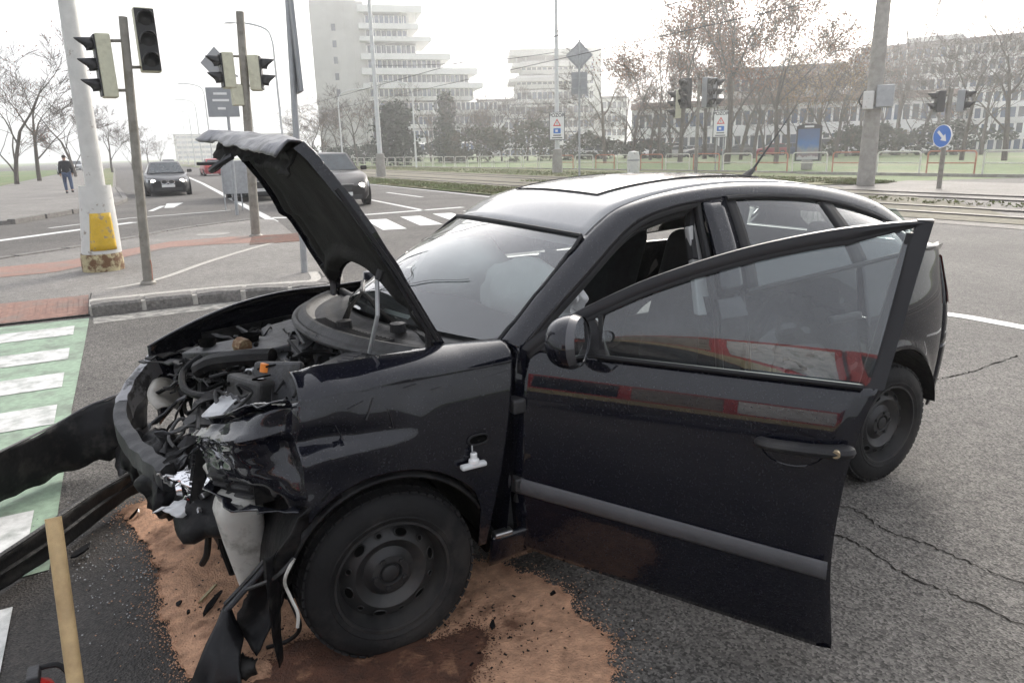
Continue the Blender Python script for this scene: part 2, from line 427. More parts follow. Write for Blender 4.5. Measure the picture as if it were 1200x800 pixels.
A['facadewarm'] = M('warm_facade', (.46, .43, .385), .85, var=.1, scale=.25, col2=(.36, .33, .29), c2=.5, c2scale=.12)
A['facadewhite'] = M('white_facade', (.62, .62, .6), .85, var=.06, scale=.25)
A['pane'] = M('window_pane', (.025, .04, .06), .12, var=.3, scale=.4, spec=.8)
A['paneblue'] = M('window_pane_blue', (.03, .07, .14), .1, var=.25, scale=.4, spec=.9)
A['roofdark'] = M('roof_felt', (.12, .115, .11), .9, var=.2)
A['steelrail'] = M('worn_rail', (.10, .09, .08), .65, .3, var=.2)
A['skin'] = M('skin', (.42, .26, .19), .6, var=.06)
A['jacket'] = M('black_jacket', (.018, .019, .022), .85, var=.25, scale=14)
A['jeans'] = M('blue_jeans', (.06, .085, .15), .9, var=.25, scale=14)
A['hair'] = M('dark_hair', (.03, .022, .016), .8, var=.2)
A['headlamp_on'] = M('lit_headlamp', (1.0, .95, .85), .3, var=.0, emit=9.0)
A['plate'] = M('licence_plate', (.7, .7, .68), .5, var=.03)
def carpaint(name, c): return M(name, c, .3, .0, var=.05, coat=.22, spec=.2)
A['roofglare'] = paint_mat('black_roof_with_sky_glare', (.006, .0065, .011), .80, .34, 1.0, (.42, .42, .415), .8, 1.9)  # pale film paints the glare of the sky onto the black roof
A['roofglass'] = M('sunroof_glass', (.008, .008, .01), .06, var=.2, spec=.9)
A['framepaint'] = M('matt_black_frame', (.012, .012, .014), .45, var=.15, scale=12, spec=.35)
A['doorglass'] = glass('door_glass', (.64, .73, .74), 1.7, 1.25, .0, .05, (.4, .42, .44))
A['reflection_and_scratch'] = M('dark_reflection_and_scratch', (.02, .02, .02), .7)  # drawn wire reflections on the windscreen, also the wing scratches
A['voidblack'] = M('deep_black_plastic', (.004, .004, .004), .9, spec=.05)
A['slatepl'] = M('slate_plastic', (.040, .042, .047), .5, var=.4, scale=16, bump=.3, bscale=90, col2=(.012, .012, .012), c2=.9, c2scale=13, c2lo=.46, c2hi=.60)
A['bonnetinner'] = M('bonnet_inner_lining', (.006, .0058, .0055), .75, var=.4, scale=8, bump=.5, bscale=90, col2=(.022, .02, .018), c2=.6, c2scale=5, spec=.2)
A['foldmetal'] = M('scuffed_folded_panel', (.13, .13, .14), .34, .4, var=.4, scale=9, bump=.4, bscale=25, col2=(.012, .012, .014), c2=.95, c2scale=11, c2lo=.44, c2hi=.58)
A['beamgrey'] = M('beam_grey', (.035, .035, .037), .5, .2, var=.3, scale=7, bump=.2, bscale=40, col2=(.12, .12, .12), c2=.5, c2scale=5)
A['beampale'] = M('beam_pale', (.30, .30, .31), .45, .4, var=.2, scale=8, col2=(.05, .05, .05), c2=.9, c2scale=10, c2lo=.55, c2hi=.62)
A['taillamp'] = M('tail_lamp_red', (.30, .015, .012), .12, var=.1, spec=.8)
A['crumb'] = M('glass_crumb', (.36, .37, .37), .4)
A['engine_red'] = M('fire_engine_red', (.42, .02, .018), .35, var=.05, coat=.5)
A['engine_yellow'] = M('fire_engine_stripe', (.34, .30, .16), .5, var=.1)
FE_LOC, FE_ROT = (7.6, 6.6, 0), radians(118)
HAZE = .0014
_m, _n, _o = newmat('haze_air')
_v = nd(_n, 'ShaderNodeVolumePrincipled', Density=HAZE, Anisotropy=.68)
_v.inputs['Color'].default_value = (.94, .95, .97, 1)
_n.links.new(_v.outputs[0], _o.inputs['Volume'])
A['haze'] = _m
A['crackfill'] = M('open_crack', (.03, .028, .025), 1.0, spec=.0)
A['bezel'] = M('mirror_bezel_black', (.05, .05, .055), .25, var=.1, coat=.6)
A['shelldull'] = M('clouded_lamp_shell', (.24, .225, .195), .35, var=.25, scale=9, col2=(.06, .055, .05), c2=.8, c2scale=7)
A['blockpaint'] = M('worn_white_blocks', (.56, .56, .54), .75, var=.15, scale=20, col2=(.16, .18, .155), c2=.7, c2scale=6, c2lo=.46, c2hi=.66, world_co=True)
A['facadebright'] = M('bright_white_facade', (.78, .78, .76), .85, var=.05, scale=.25)
A['glossblack'] = M('scuffed_gloss_black', (.006, .006, .007), .3, var=.4, scale=7, bump=.2, bscale=30, col2=(.03, .03, .03), c2=.5, c2scale=9, spec=.25)

# ================================================================== THE SETTING
def sheet(name, pts, z, mt, kind='structure', parent=None, thick=0):
    mb = MB()
    if thick: mb.prism([(p[0], p[1]) for p in pts], z - thick, z)
    else: mb.add([(p[0], p[1], z) for p in pts], [tuple(range(len(pts)))])
    o = mb.build(name, mt, parent)
    if kind and parent is None: tag(o, kind=kind)
    return o
sheet('ground', [(-1000, -980), (700, -980), (700, 480), (-1000, 480)], -.03, A['grassfar'])
sheet('road', [(-11.2, -420), (30, -420), (30, 60), (-95, 60), (-95, 6), (-60, -8), (-33, -12), (-26, -15.5), (-11.6, -17.2), (-11.2, -19)], 0, A['asphalt'])
# worn lighter wheel area of the junction, right of the car
mb = MB()
# ---- traffic island, kerb stones
isl = [(1.02, -6.02), (1.02, -6.75), (7.5, -6.75), (9, -7.2), (6, -9.0), (4, -10.0), (1.65, -11.95), (.53, -13.15), (-.3, -14.4), (-1.5, -15.35), (-2.25, -15.75), (-2.62, -15.2), (-2.55, -14.0), (-2.2, -10.6), (-1.85, -7.4), (-1.72, -6.1), (-1.45, -5.74), (-.9, -5.83), (-.13, -5.98)]
island = sheet('traffic_island', isl, .115, A['asphalt_old'], thick=.13)
dropped = MB().grid(lambda u, v: (1.03 + 7 * u, -6.75 + .82 * v, .117 - .1 * v), 1, 1).build('dropped_kerb', A['asphalt_old'], island)
kpts = smooth_path([(1.03, -5.88, 0), (-.13, -5.87, 0), (-.9, -5.72, 0), (-1.42, -5.62, 0), (-1.72, -5.95, 0), (-1.84, -6.6, 0)], 8)
def kerb_run(path, n, parent, mt, w=.26, h=.125, gap=.03, seed=1):
    rnd = random.Random(seed)
    for i in range(n):
        j = [rnd.uniform(-.012, .012) for _ in range(12)]
        g0 = gap * rnd.uniform(.6, 1.4); L = 1.0 / n
        mbk = MB(); k = 4; secs = []
        tot = sum((Vector(b) - Vector(a)).length for a, b in zip(path, path[1:]))
        ga = g0 / tot / 2
        for q in range(k + 1):
            t = i * L + ga + (L - 2 * ga) * q / k
            p = along(path, t); p2 = along(path, min(t + .004, 1)); p1 = along(path, max(t - .004, 0))
            d = (p2 - p1).normalized(); nrm = Vector((-d.y, d.x, 0))
            if nrm.dot(Vector((-.4, -10, 0)) - p) < 0: nrm = -nrm
            jj = rnd.uniform(-.008, .008); jh = rnd.uniform(-.007, .007)
            e = .012 if q in (0, k) else 0
            secs.append([p + nrm * (e + jj) + Vector((0, 0, -.02)), p + nrm * (e + jj * .5 + .004) + Vector((0, 0, h - .03 + jh)), p + nrm * (.03 + jj) + Vector((0, 0, h + jh - e * .4)), p + nrm * w + Vector((0, 0, h + jh * .5)), p + nrm * w + Vector((0, 0, -.02))])
        vs = [v for s_ in secs for v in s_]
        fs = [(a * 5 + b, a * 5 + b + 1, (a + 1) * 5 + b + 1, (a + 1) * 5 + b) for a in range(k) for b in range(4)]
        fs += [(0, 1, 2, 3, 4), tuple(k * 5 + b for b in (4, 3, 2, 1, 0))]
        mbk.add(vs, fs).build('kerb_stone', mt, parent, smooth=True, angle=30)
kerb_run(kpts, 7, island, A['granite'], gap=.055, seed=4)
far_k = [(6, -8.85, 0), (4, -9.85, 0), (1.65, -11.8, 0), (.53, -13.0, 0), (-.3, -14.25, 0), (-1.5, -15.2, 0), (-2.3, -15.65, 0)]
def kerb_far(path, n, parent, mt):
    for i in range(n):
        a, b = along(path, (i + .03) / n), along(path, (i + .97) / n)
        c = (a + b) / 2; d = (b - a)
        MB().box((0, 0, 0), (d.length, .2, .15)).build('kerb_stone', mt, parent, bevel=.012, loc=(c.x, c.y - .05, .06)).rotation_euler = (0, 0, atan2(d.y, d.x))
kerb_far([(p[0], p[1] - .02, 0) for p in far_k], 12, island, A['granite'])
# mortar bed behind and between the stones
mb = MB(); pp = [along(kpts, i / 24) for i in range(25)]
fr = []
for i, p in enumerate(pp):
    d = (pp[min(i + 1, 24)] - pp[max(i - 1, 0)]).normalized(); nrm = Vector((-d.y, d.x, 0))
    if nrm.dot(Vector((-.4, -10, 0)) - p) < 0: nrm = -nrm
    fr.append((p + nrm * .02 + Vector((0, 0, .105)), p + nrm * .40 + Vector((0, 0, .1195)), p + nrm * .02 + Vector((0, 0, -.02))))
mb.add([q for t in fr for q in t], [(3 * i, 3 * i + 1, 3 * i + 4, 3 * i + 3) for i in range(24)] + [(3 * i + 2, 3 * i, 3 * i + 3, 3 * i + 5) for i in range(24)]).build('mortar_joint', A['mortar'], island)
# the pale joint running across the island
mb = MB()
jl = smooth_path([(.85, -6.9, 0), (.3, -7.3, 0), (-.4, -8.5, 0), (-1.2, -9.7, 0), (-1.9, -10.6, 0)], 6)
w_ = .045
mb.add([(p.x + s_ * w_, p.y - s_ * w_ * .6, .1195) for p in jl for s_ in (-1, 1)], [(2 * i, 2 * i + 1, 2 * i + 3, 2 * i + 2) for i in range(len(jl) - 1)]).build('joint_line', A['mortar'], island)
# red paved strip with its ribbed slabs at the kerb
strip = [(4.6, -8.6), (1.5, -8.9), (-.08, -10.9), (-1.0, -10.75), (-2.08, -10.2), (-2.34, -11.6), (-1.4, -11.9), (-.13, -11.85), (1.54, -10.1), (3.4, -9.9)]
sheet('red_paving', strip, .119, A['redpave'], parent=island)
for i in range(11):                                             # ribs of the tactile slabs
    y = -10.32 - i * .125
    MB().box((-1.72 - i * .024, y, .122), (.85, .05, .014)).build('tactile_rib', A['redpave'], island)
for i in range(22):
    MB().box((1.12 + i * .1, -6.28, .062), (.045, .62, .012), Matrix.Rotation(-.125, 3, 'X')).build('tactile_rib', A['redpave'], island)
MB().grid(lambda u, v: (1.05 + 2.4 * u, -6.66 + .72 * v, .111 - .088 * v), 1, 1).build('red_paving', A['redpave'], island)
cov = MB().lathe([(0, .004), (.30, .004), (.31, 0)], (0, 0, 0), 'Z', 28)
cov.build('manhole_cover', A['concrete'], island, loc=(-.98, -12.71, .1165))

# ---- painted markings
marks = []
def strip_line(path, w, name='lane_line', mt=None, z=.004):
    mt = mt or A['whiteline']; mb = MB(); path = [Vector((*p, 0)) for p in path]; vs = []
    for i, p in enumerate(path):
        d = (path[min(i + 1, len(path) - 1)] - path[max(i - 1, 0)]).normalized(); nrm = Vector((-d.y, d.x, 0)) * w / 2
        vs += [(p.x + nrm.x, p.y + nrm.y, z), (p.x - nrm.x, p.y - nrm.y, z)]
    mb.add(vs, [(2 * i, 2 * i + 1, 2 * i + 3, 2 * i + 2) for i in range(len(path) - 1)])
    return struct(mb.build(name, mt))
strip_line([(-2.75, -15.9), (-2.95, -19.8), (-4.24, -47), (-5.1, -70), (-9, -180)], .22)
strip_line([(-2.9, -17.2), (-3.6, -16.6), (-5.3, -16.2), (-8.2, -16.55)], .30, 'stop_line')
strip_line([(-6.9, -16.3), (-7.25, -22.9), (-7.9, -36)], .16)
for y in (-22, -32, -42, -54, -66): strip_line([(-9.1 - (-y - 22) * .02, y), (-9.2 - (-y - 22) * .02, y - 4.2)], .15)
strip_line([(-10.75, -17.5), (-11.0, -24), (-11.25, -40), (-12.2, -120)], .14, 'edge_line')
for i in range(7):                                               # zebra crossing
    x0 = -3.55 - i * .98
    strip_line([(x0, -11.7 - i * .33), (x0 - .42, -14.4 - i * .22)], .52, 'zebra_stripe')
mb = MB()                                                        # direction arrow in the slip lane
ax, ay = -.85, -24.4
strip_line([(-.25, -22.7), (-.75, -25.2)], .17, 'lane_arrow')
mb.add([(-1.0, -23.9, .004), (-.72, -24.0, .004), (-.95, -26.6, .004), (-1.5, -26.5, .004)], [(0, 1, 2, 3)]); struct(mb.build('lane_arrow', A['whiteline']))
strip_line([(.3, -18.6), (3.5, -15.2)], .3, 'stop_line')
strip_line([(2.2, -18.4), (.4, -20.2), (-2.4, -21)], .12)
strip_line([(-6.05, -1.25), (-6.12, -.9), (-6.1, 1.5)], .16)
strip_line([(-8.4, -9.1), (-8.6, -8.3)], .16)
strip_line([(1.0, -5.62), (-.13, -5.66), (-.9, -5.5), (-1.45, -5.3)], .34, 'gutter_line', A['fadedline'], z=.003)
# green cycle crossing with its white blocks
gb = [(1.04, -5.8), (1.05, -4.4), (1.07, -2.6), (1.06, -1.5), (1.06, -.4), (3.2, -.3), (3.2, -5.9)]
sheet('green_cycle_lane', gb, .004, A['greenpaint'])
y = -5.45
for i in range(8):
    sheet('cycle_lane_block', [(1.16, y), (1.155, y + .42), (1.85, y + .42), (1.85, y)], .008, A['blockpaint']); y += .86 if i else .98

# ---- ground round the wreck: oil-dark asphalt, absorbent powder, cracks
def blob(pts, n=7, amp=.03, seed=0):
    pts3 = smooth_path([(*p, 0) for p in pts] + [(*pts[0], 0)], n)[:-1]
    return [(p.x + amp * nz(p.x * 9, p.y * 9, seed), p.y + amp * nz(p.x * 9, p.y * 9, seed + 7)) for p in pts3]
def powder(name, pts, z, mt, lump, seed, fine=.02):
    from mathutils.geometry import delaunay_2d_cdt
    out = blob(pts, 26, .035, seed); out = [(x + .022 * nz(x * 26, y * 26, seed) + .008 * nz(x * 90, y * 90, 1), y + .022 * nz(x * 26, y * 26, seed + 3) + .008 * nz(x * 90, y * 90, 4)) for x, y in out]
    xs = [p[0] for p in out]; ys = [p[1] for p in out]
    def inside(x, y):
        c = False; j = len(out) - 1
        for i in range(len(out)):
            if (out[i][1] > y) != (out[j][1] > y) and x < (out[j][0] - out[i][0]) * (y - out[i][1]) / (out[j][1] - out[i][1]) + out[i][0]: c = not c
            j = i
        return c
    rnd = random.Random(seed); P = [Vector(p) for p in out]; k = len(P); inner = []
    x = min(xs)
    while x < max(xs):
        yy = min(ys)
        while yy < max(ys):
            q = (x + rnd.uniform(-.3, .3) * fine, yy + rnd.uniform(-.3, .3) * fine)
            if inside(*q): inner.append(Vector(q))
            yy += fine
        x += fine
    r = delaunay_2d_cdt(P + inner, [(i, (i + 1) % k) for i in range(k)], [], 1, 1e-5)
    vs = []
    for v in r[0]:
        dmin = min((v - p).length for p in P)
        t = min(dmin / .09, 1)
        h = t * (lump * (.45 + .9 * max(nz(v.x * 5, v.y * 5, seed), -.4)) + .25 * lump * nz(v.x * 24, v.y * 24, seed) + .12 * lump * nz(v.x * 80, v.y * 80))
        vs.append((v.x, v.y, z + max(h, 0)))
    mb = MB(); mb.keep = True; mb.add(vs, [tuple(f) for f in r[2]])
    for _ in range(5200):                                       # loose grains thrown out round the edge
        a = out[rnd.randrange(k)]; s_ = rnd.uniform(.0012, .004); d_ = abs(rnd.gauss(0, .03 if rnd.random() < .6 else .11))
        an = rnd.uniform(0, 6.28); gx, gy = a[0] + cos(an) * d_, a[1] + sin(an) * d_
        mb.add([(gx - s_, gy - s_ * .5, z), (gx + s_, gy - s_, z), (gx + s_ * .3, gy + s_, z), (gx, gy, z + s_)], [(0, 1, 3), (1, 2, 3), (2, 0, 3)])
    return tag(mb.build(name, mt, smooth=True, angle=80), kind='stuff')
powder('absorbent_powder', [(.80, -.78), (.6, -.88), (.3, -.66), (.05, -.3), (-.1, .1), (.0, .5), (.2, .74), (.33, .80), (.48, .78), (.61, .62), (.655, .40), (.665, .18), (.68, 0), (.69, -.24), (.725, -.48)], .007, A['sand'], .026, 5)
powder('absorbent_powder', [(-.35, .35), (-.52, .5), (-.62, .75), (-.63, .98), (-.60, 1.16), (-.42, 1.30), (-.16, 1.1), (.02, .93), (.25, .83), (.40, .80), (.36, .62), (.05, .55)], .008, A['sand'], .02, 9)
powder('soaked_powder', [(.46, .74), (.30, .60), (.05, .68), (-.12, .80), (-.28, .86), (-.16, 1.02), (-.02, 1.10), (.2, 1.15), (.42, 1.0)], .022, A['wetsand'], .02, 13)
def crack(pts, w, seed):
    rnd = random.Random(seed); p3 = smooth_path([(*p, 0) for p in pts], 16); mb = MB(); vs = []
    for i, p in enumerate(p3):
        d = (p3[min(i + 1, len(p3) - 1)] - p3[max(i - 1, 0)]).normalized(); nrm = Vector((-d.y, d.x, 0))
        o = nrm * rnd.uniform(-.011, .011); ww = w * rnd.uniform(.15, 1.0)
        vs += [p + o + nrm * ww + Vector((0, 0, .0025)), p + o - nrm * ww + Vector((0, 0, .0025))]
    mb.add(vs, [(2 * i, 2 * i + 1, 2 * i + 3, 2 * i + 2) for i in range(len(p3) - 1)])
    return struct(mb.build('asphalt_crack', A['crackfill']))
crack([(-1.75, .78), (-2.08, .87), (-2.06, 1.11), (-2.1, 1.28), (-2.12, 1.5), (-2.2, 1.9)], .006, 1)
crack([(-1.6, .92), (-1.83, 1.02), (-1.86, 1.14), (-1.83, 1.34), (-1.87, 1.6), (-1.9, 2.0)], .007, 2)
crack([(-3.6, .0), (-4.14, .02), (-4.47, .05), (-5.2, .0)], .009, 3)

# ---- left pavement, grass, tram corridor, lawns
sheet('pavement', [(3.2, -20.6), (2.3, -22.9), (.75, -27.0), (.4, -30), (.6, -43), (.2, -150), (5.5, -150), (7.5, -43), (12, -20.6)], .10, A['asphalt_old'], thick=.12)
kerb_far([(3.2, -20.5, 0), (2.25, -22.8, 0), (.68, -27.0, 0), (.33, -30, 0), (.53, -43, 0)], 14, bpy.data.objects['pavement'], A['granite'])
sheet('grass_verge', [(.75, -44), (.4, -150), (1.7, -150), (2.1, -46)], .115, A['grass'])
sheet('lawn', [(7.6, -43), (5.6, -150), (60, -150), (60, -25), (12.1, -21)], .09, A['grassfar'])
sheet('grass_verge', [(-11.35, -18.6), (-11.45, -420), (-14.3, -420), (-14.3, -19.6)], .03, A['grass'])
sheet('track_bed', [(-14.3, -16.2), (-14.3, -420), (-21.8, -420), (-21.8, -14.5), (-18, -8), (-14, -4), (-13.5, -16)], .02, A['soil'])
sheet('grass_verge', [(-21.8, -16.2), (-21.8, -420), (-26.5, -420), (-28.6, -60), (-30.6, -25), (-27.2, -17.2), (-24, -15.0)], .032, A['grass'])
sheet('lawn', [(-31.8, -14), (-30.9, -26), (-28.9, -60), (-26.8, -420), (-78, -420), (-78, -20), (-33, -12)], .012, A['grassfar'])
sheet('side_street', [(-78, -420), (-78, -8), (-92, -8), (-92, -420)], .006, A['asphalt'])
sheet('concrete_paving', [(-21.8, -14.4), (-27, -15.3), (-27, 30), (-13.3, 30), (-13.3, -16)], .008, A['concrete_road'])
for x in (-15.0, -16.44, -19.2, -20.64):
    struct(MB().box((x, -150, .03), (.13, 420, .04)).build('tram_rail', A['steelrail']))
# tufts of grass standing on the verges
def tufts(name, area, n, seed, h=.055, mt=None):
    rnd = random.Random(seed); mb = MB(); mb.keep = True; vs = []; fs = []
    for _ in range(n):
        x, y = area(rnd)
        for k in range(2):
            a = rnd.uniform(0, 2 * pi); w = rnd.uniform(.02, .05); hh = h * rnd.uniform(.4, 1.3); b = len(vs)
            vs += [(x - cos(a) * w, y - sin(a) * w, .03), (x + cos(a) * w, y + sin(a) * w, .03), (x + rnd.uniform(-.08, .08), y + rnd.uniform(-.08, .08), .03 + hh)]
            fs.append((b, b + 1, b + 2))
    mb.add(vs, fs); return tag(mb.build(name, mt or A['grass']), kind='stuff')
tufts('grass_blades', lambda r: (r.uniform(-14.2, -11.5), -19 - 55 * r.random() ** 1.6), 9000, 5)
tufts('grass_blades', lambda r: (r.uniform(-27, -22), -17 - 60 * r.random() ** 1.5), 7000, 6)
tufts('grass_blades', lambda r: (r.uniform(-25.2, -23.2), r.uniform(-16.3, -14.6)), 900, 7, .10)
tufts('weeds', lambda r: (r.uniform(-18.4, -17.2), r.uniform(-30, -5)), 700, 8, .06)

# ================================================================== STREET FURNITURE
def post_mesh(base, top, r0, r1, n=14):
    return MB().tube([base, top], [r0, r1], n)
def mast(name, label, base_px, top_px, z0, r0, r1, mt, cat='post', H=None, group=None):
    "leaning post: base and top pinned at measured points of the same bearing plane"
    b = PZ(*base_px, z0); dist = hypot(b.x - CAM.x, b.y - CAM.y)
    d = ray(*top_px); t = dist / hypot(d.x, d.y); tp = CAM + d * t
    tp = Vector((tp.x, tp.y, tp.z))
    o = thing(name, label, cat, b, 0, group)
    post_mesh((0, 0, -.02), tp - b, r0, r1).build('post', mt, o, smooth=True)
    return o, b, tp

def signal_head(parent, loc, rz, n=3, house='cream', back='housing', s=1.0, slim=False, lamps=None):
    "head faces local -Y after rz; n lamps, each with its hood and lens"
    w, d, pitch = .30 * s, (.16 if slim else .22) * s, .31 * s
    h = n * pitch
    grp = MB().box((0, 0, 0), (w, d, h + .04 * s)).build('signal_head', A[house], parent, bevel=.025 * s, loc=loc)
    grp.rotation_euler = (0, 0, rz)
    MB().box((0, -d / 2 - .012 * s, 0), (w * .96, .024 * s, h)).build('front_plate', A[back], grp, bevel=.008)
    for i in range(n):
        z = (i - (n - 1) / 2) * pitch
        mb = MB(); pr = []
        for k in range(13):                                     # hood: an open half-round tube, longer at the top
            a = radians(-30 + 240 * k / 12); pr.append((cos(a) * .125 * s, sin(a) * .125 * s, .10 * s + .16 * s * max(sin(a), 0)))
        vs = []
        for x, zz, L in pr: vs += [(x, -d / 2 - .02 * s, zz + z), (x * .96, -d / 2 - .02 * s - L, zz * .96 + z - .01)]
        mb.add(vs, [(2 * k, 2 * k + 1, 2 * k + 3, 2 * k + 2) for k in range(12)])
        mb.build('hood', A['housing'], grp, smooth=True, solid=.008)
        MB().lathe([(0, -.03 * s), (.06 * s, -.024 * s), (.105 * s, 0)], (0, -d / 2 - .022 * s, z), 'Y', 16).build('lens', A['lensdark'], grp, smooth=True)
    return grp
A['lensdark'] = M('unlit_lens', (.03, .03, .03), .25, var=.3)

# ---- the white painted mast with its yellow patch and rusty concrete foot
b = PZ(122, 316, .115); dist = hypot(b.x - CAM.x, b.y - CAM.y)
wp = thing('lamp_mast', 'thick white painted mast with chipped paint and a yellow patch on its flared foot', 'lamp post', b)
def pz_at(px, py):
    d = ray(px, py); return CAM + d * (dist / hypot(d.x, d.y)) - b
top = pz_at(72, -40); k1 = pz_at(114, 231)
MB().tube([k1 * .98, k1.lerp(top, .5), top], [.122, .112, .10], 24).build('pole', A['whitepole'], wp, smooth=True)
MB().lathe([(.258, -.02), (.264, .06), (.262, .16), (.252, .24)], (0, 0, 0), 'Z', 28).build('rusty_foot', A['rustbase'], wp, smooth=True)
ft = MB(); fk = Vector((k1.x, k1.y, 0))
ft.add([(fk.x * t + r * cos(2 * pi * j / 28), fk.y * t + r * sin(2 * pi * j / 28), z) for t, r, z in ((0.16, .248, .24), (.5, .228, .62), (.9, .196, 1.15), (1, .188, k1.z - .02), (1, .12, k1.z + .01)) for j in range(28)], [(i * 28 + j, i * 28 + (j + 1) % 28, (i + 1) * 28 + (j + 1) % 28, (i + 1) * 28 + j) for i in range(4) for j in range(28)])
ft.build('concrete_foot', A['whitepole'], wp, smooth=True)
fa = atan2(CAM.y - b.y, CAM.x - b.x)
pt = MB()
def onfoot(u, v):
    z = .29 + v * .50; t = interp(z, [.24, .62, 1.15], [.16, .5, .9]); r = interp(z, [.24, .62, 1.15], [.250, .228, .196]) + .006
    wid = .72 - .12 * v; a = fa + .12 + (u - .5) * 2 * wid
    return (fk.x * t + r * cos(a), fk.y * t + r * sin(a), z)
pt.grid(onfoot, 10, 6).build('yellow_patch', A['yellowpole'], wp, smooth=True, solid=.006)
MB().tube([k1 + Vector((0, 0, -.005)), k1 + Vector((0, 0, .10))], [.128, .126], 24).build('dark_band', A['rustbase'], wp, smooth=True)

# ---- grey traffic light post beside it
tl, b, tp = mast('traffic_light', 'grey post carrying two dark signal heads just right of the thick white mast', (174, 333), (144, 20), .115, .058, .046, A['greypole'], 'traffic light')
MB().lathe([(.09, 0), (.088, .03), (.07, .05)], (0, 0, -.005), 'Z', 16).build('collar', A['greypole'], tl, smooth=True)
def at_d(px, py, base, extra=0):
    dd = hypot(base.x - CAM.x, base.y - CAM.y) + extra; d = ray(px, py); return CAM + d * (dd / hypot(d.x, d.y)) - base
yaw = facing(b)
h1 = at_d(124, 78, b); signal_head(tl, h1, yaw - radians(82), 3, 'cream', 'housing', .70)
MB().tube([at_d(155, 106, b), at_d(125, 106, b)], .018, 8).build('bracket', A['greypole'], tl)
MB().tube([at_d(147, 48, b), at_d(125, 48, b)], .018, 8).build('bracket', A['greypole'], tl)
h2 = at_d(172, 48, b, .15); signal_head(tl, h2, yaw + radians(6), 3, 'cream', 'housing', .72)
MB().tube([at_d(150, 79, b), at_d(172, 79, b, .15)], .018, 8).build('bracket', A['greypole'], tl)
MB().tube([(-.05, .07, .06), (-.065, .05, .22), (-.06, .05, .30)], .006, 6).build('conduit', A['hoopred'], tl)

# ---- second traffic light post
t2, b, tp = mast('traffic_light', 'pale post with two cream signal heads at the far corner of the island', (300, 277), (281, 14), .11, .085, .07, A['greypole'], 'traffic light')
MB().lathe([(.14, -.01), (.12, .03), (.085, .05)], (0, 0, 0), 'Z', 14).build('collar', A['greypole'], t2, smooth=True)
yaw = facing(b)
signal_head(t2, at_d(267, 83, b), yaw - radians(78), 2, 'cream', 'housing', .92)
signal_head(t2, at_d(299, 86, b), yaw + radians(82), 2, 'cream', 'housing', .92)
MB().box(at_d(278, 112, b, -.02), (.20, .16, .36)).build('control_box', A['cream'], t2, bevel=.02)
for py in (66, 100):
    MB().tube([at_d(272, py, b), at_d(302, py + 1, b)], .022, 8).build('bracket', A['greypole'], t2)
dm = thing('diamond_sign', 'grey diamond shaped sign seen from behind above the direction board', 'sign', PZ(283, 268, .1))
bb = PZ(283, 268, .1)
c = at_d(253, 75, bb)
MB().box((0, 0, 0), (.46, .02, .46), Matrix.Rotation(radians(45), 3, 'Y')).build('sign_plate', A['greyboard'], dm, loc=c, bevel=.004).rotation_euler = (0, 0, facing(bb) + .5)
MB().tube([c, at_d(279, 90, bb)], .02, 8).build('bracket', A['galv'], dm)

# ---- thin pole with the direction board, the panel behind it
ds, b, tp = mast('direction_sign', 'square grey direction board on a thin pole in front of the second traffic light', (278, 252), (264, 100), .0, .045, .04, A['galv'], 'sign')
MB().box((0, 0, 0), (.80, .03, .76)).build('board', A['greyboard'], ds, bevel=.006, loc=at_d(261, 120, b, -.08)).rotation_euler = (0, 0, facing(b))
for dz, w in ((.22, .34), (.05, .42), (-.16, .2)):
    MB().box((0, -.02, dz), (w, .004, .06)).build('lettering', A['signwhite'], ds, loc=at_d(259, 120, b, -.08)).rotation_euler = (0, 0, facing(b))
pn = thing('sign_panel', 'blank grey panel standing low behind the second traffic light post', 'sign', PZ(275, 246, 0))
b = PZ(275, 246, 0)
MB().box((0, 0, 0), (.74, .03, .98)).build('board', A['galv'], pn, bevel=.006, loc=at_d(275, 208, b)).rotation_euler = (0, 0, facing(b))
for dx in (-.25, .25): MB().tube([(dx, 0, 0), (dx, 0, 1.2)], .02, 8).build('leg', A['galv'], pn)

# ---- slim pole with the tall sign seen edge on
es, b, tp = mast('edge_on_sign', 'slim grey pole with a tall sign turned edge on, nearest the bonnet on the island', (357, 319), (336, -30), .115, .042, .04, A['galv'], 'sign post')
c = at_d(344, 45, b)
MB().box((0, 0, 0), (.04, .45, 1.25)).build('sign_plate', A['greyboard'], es, bevel=.006, loc=c).rotation_euler = (0, at_d(336, -30, b).x / 4.6 * .6, facing(b) + .12)
for py in (20, 60, 100):
    MB().tube([at_d(342 + (py - 45) * .05 - 1, py, b), at_d(347 + (py - 45) * .05, py, b)], .022, 8).build('clamp', A['galv'], es)

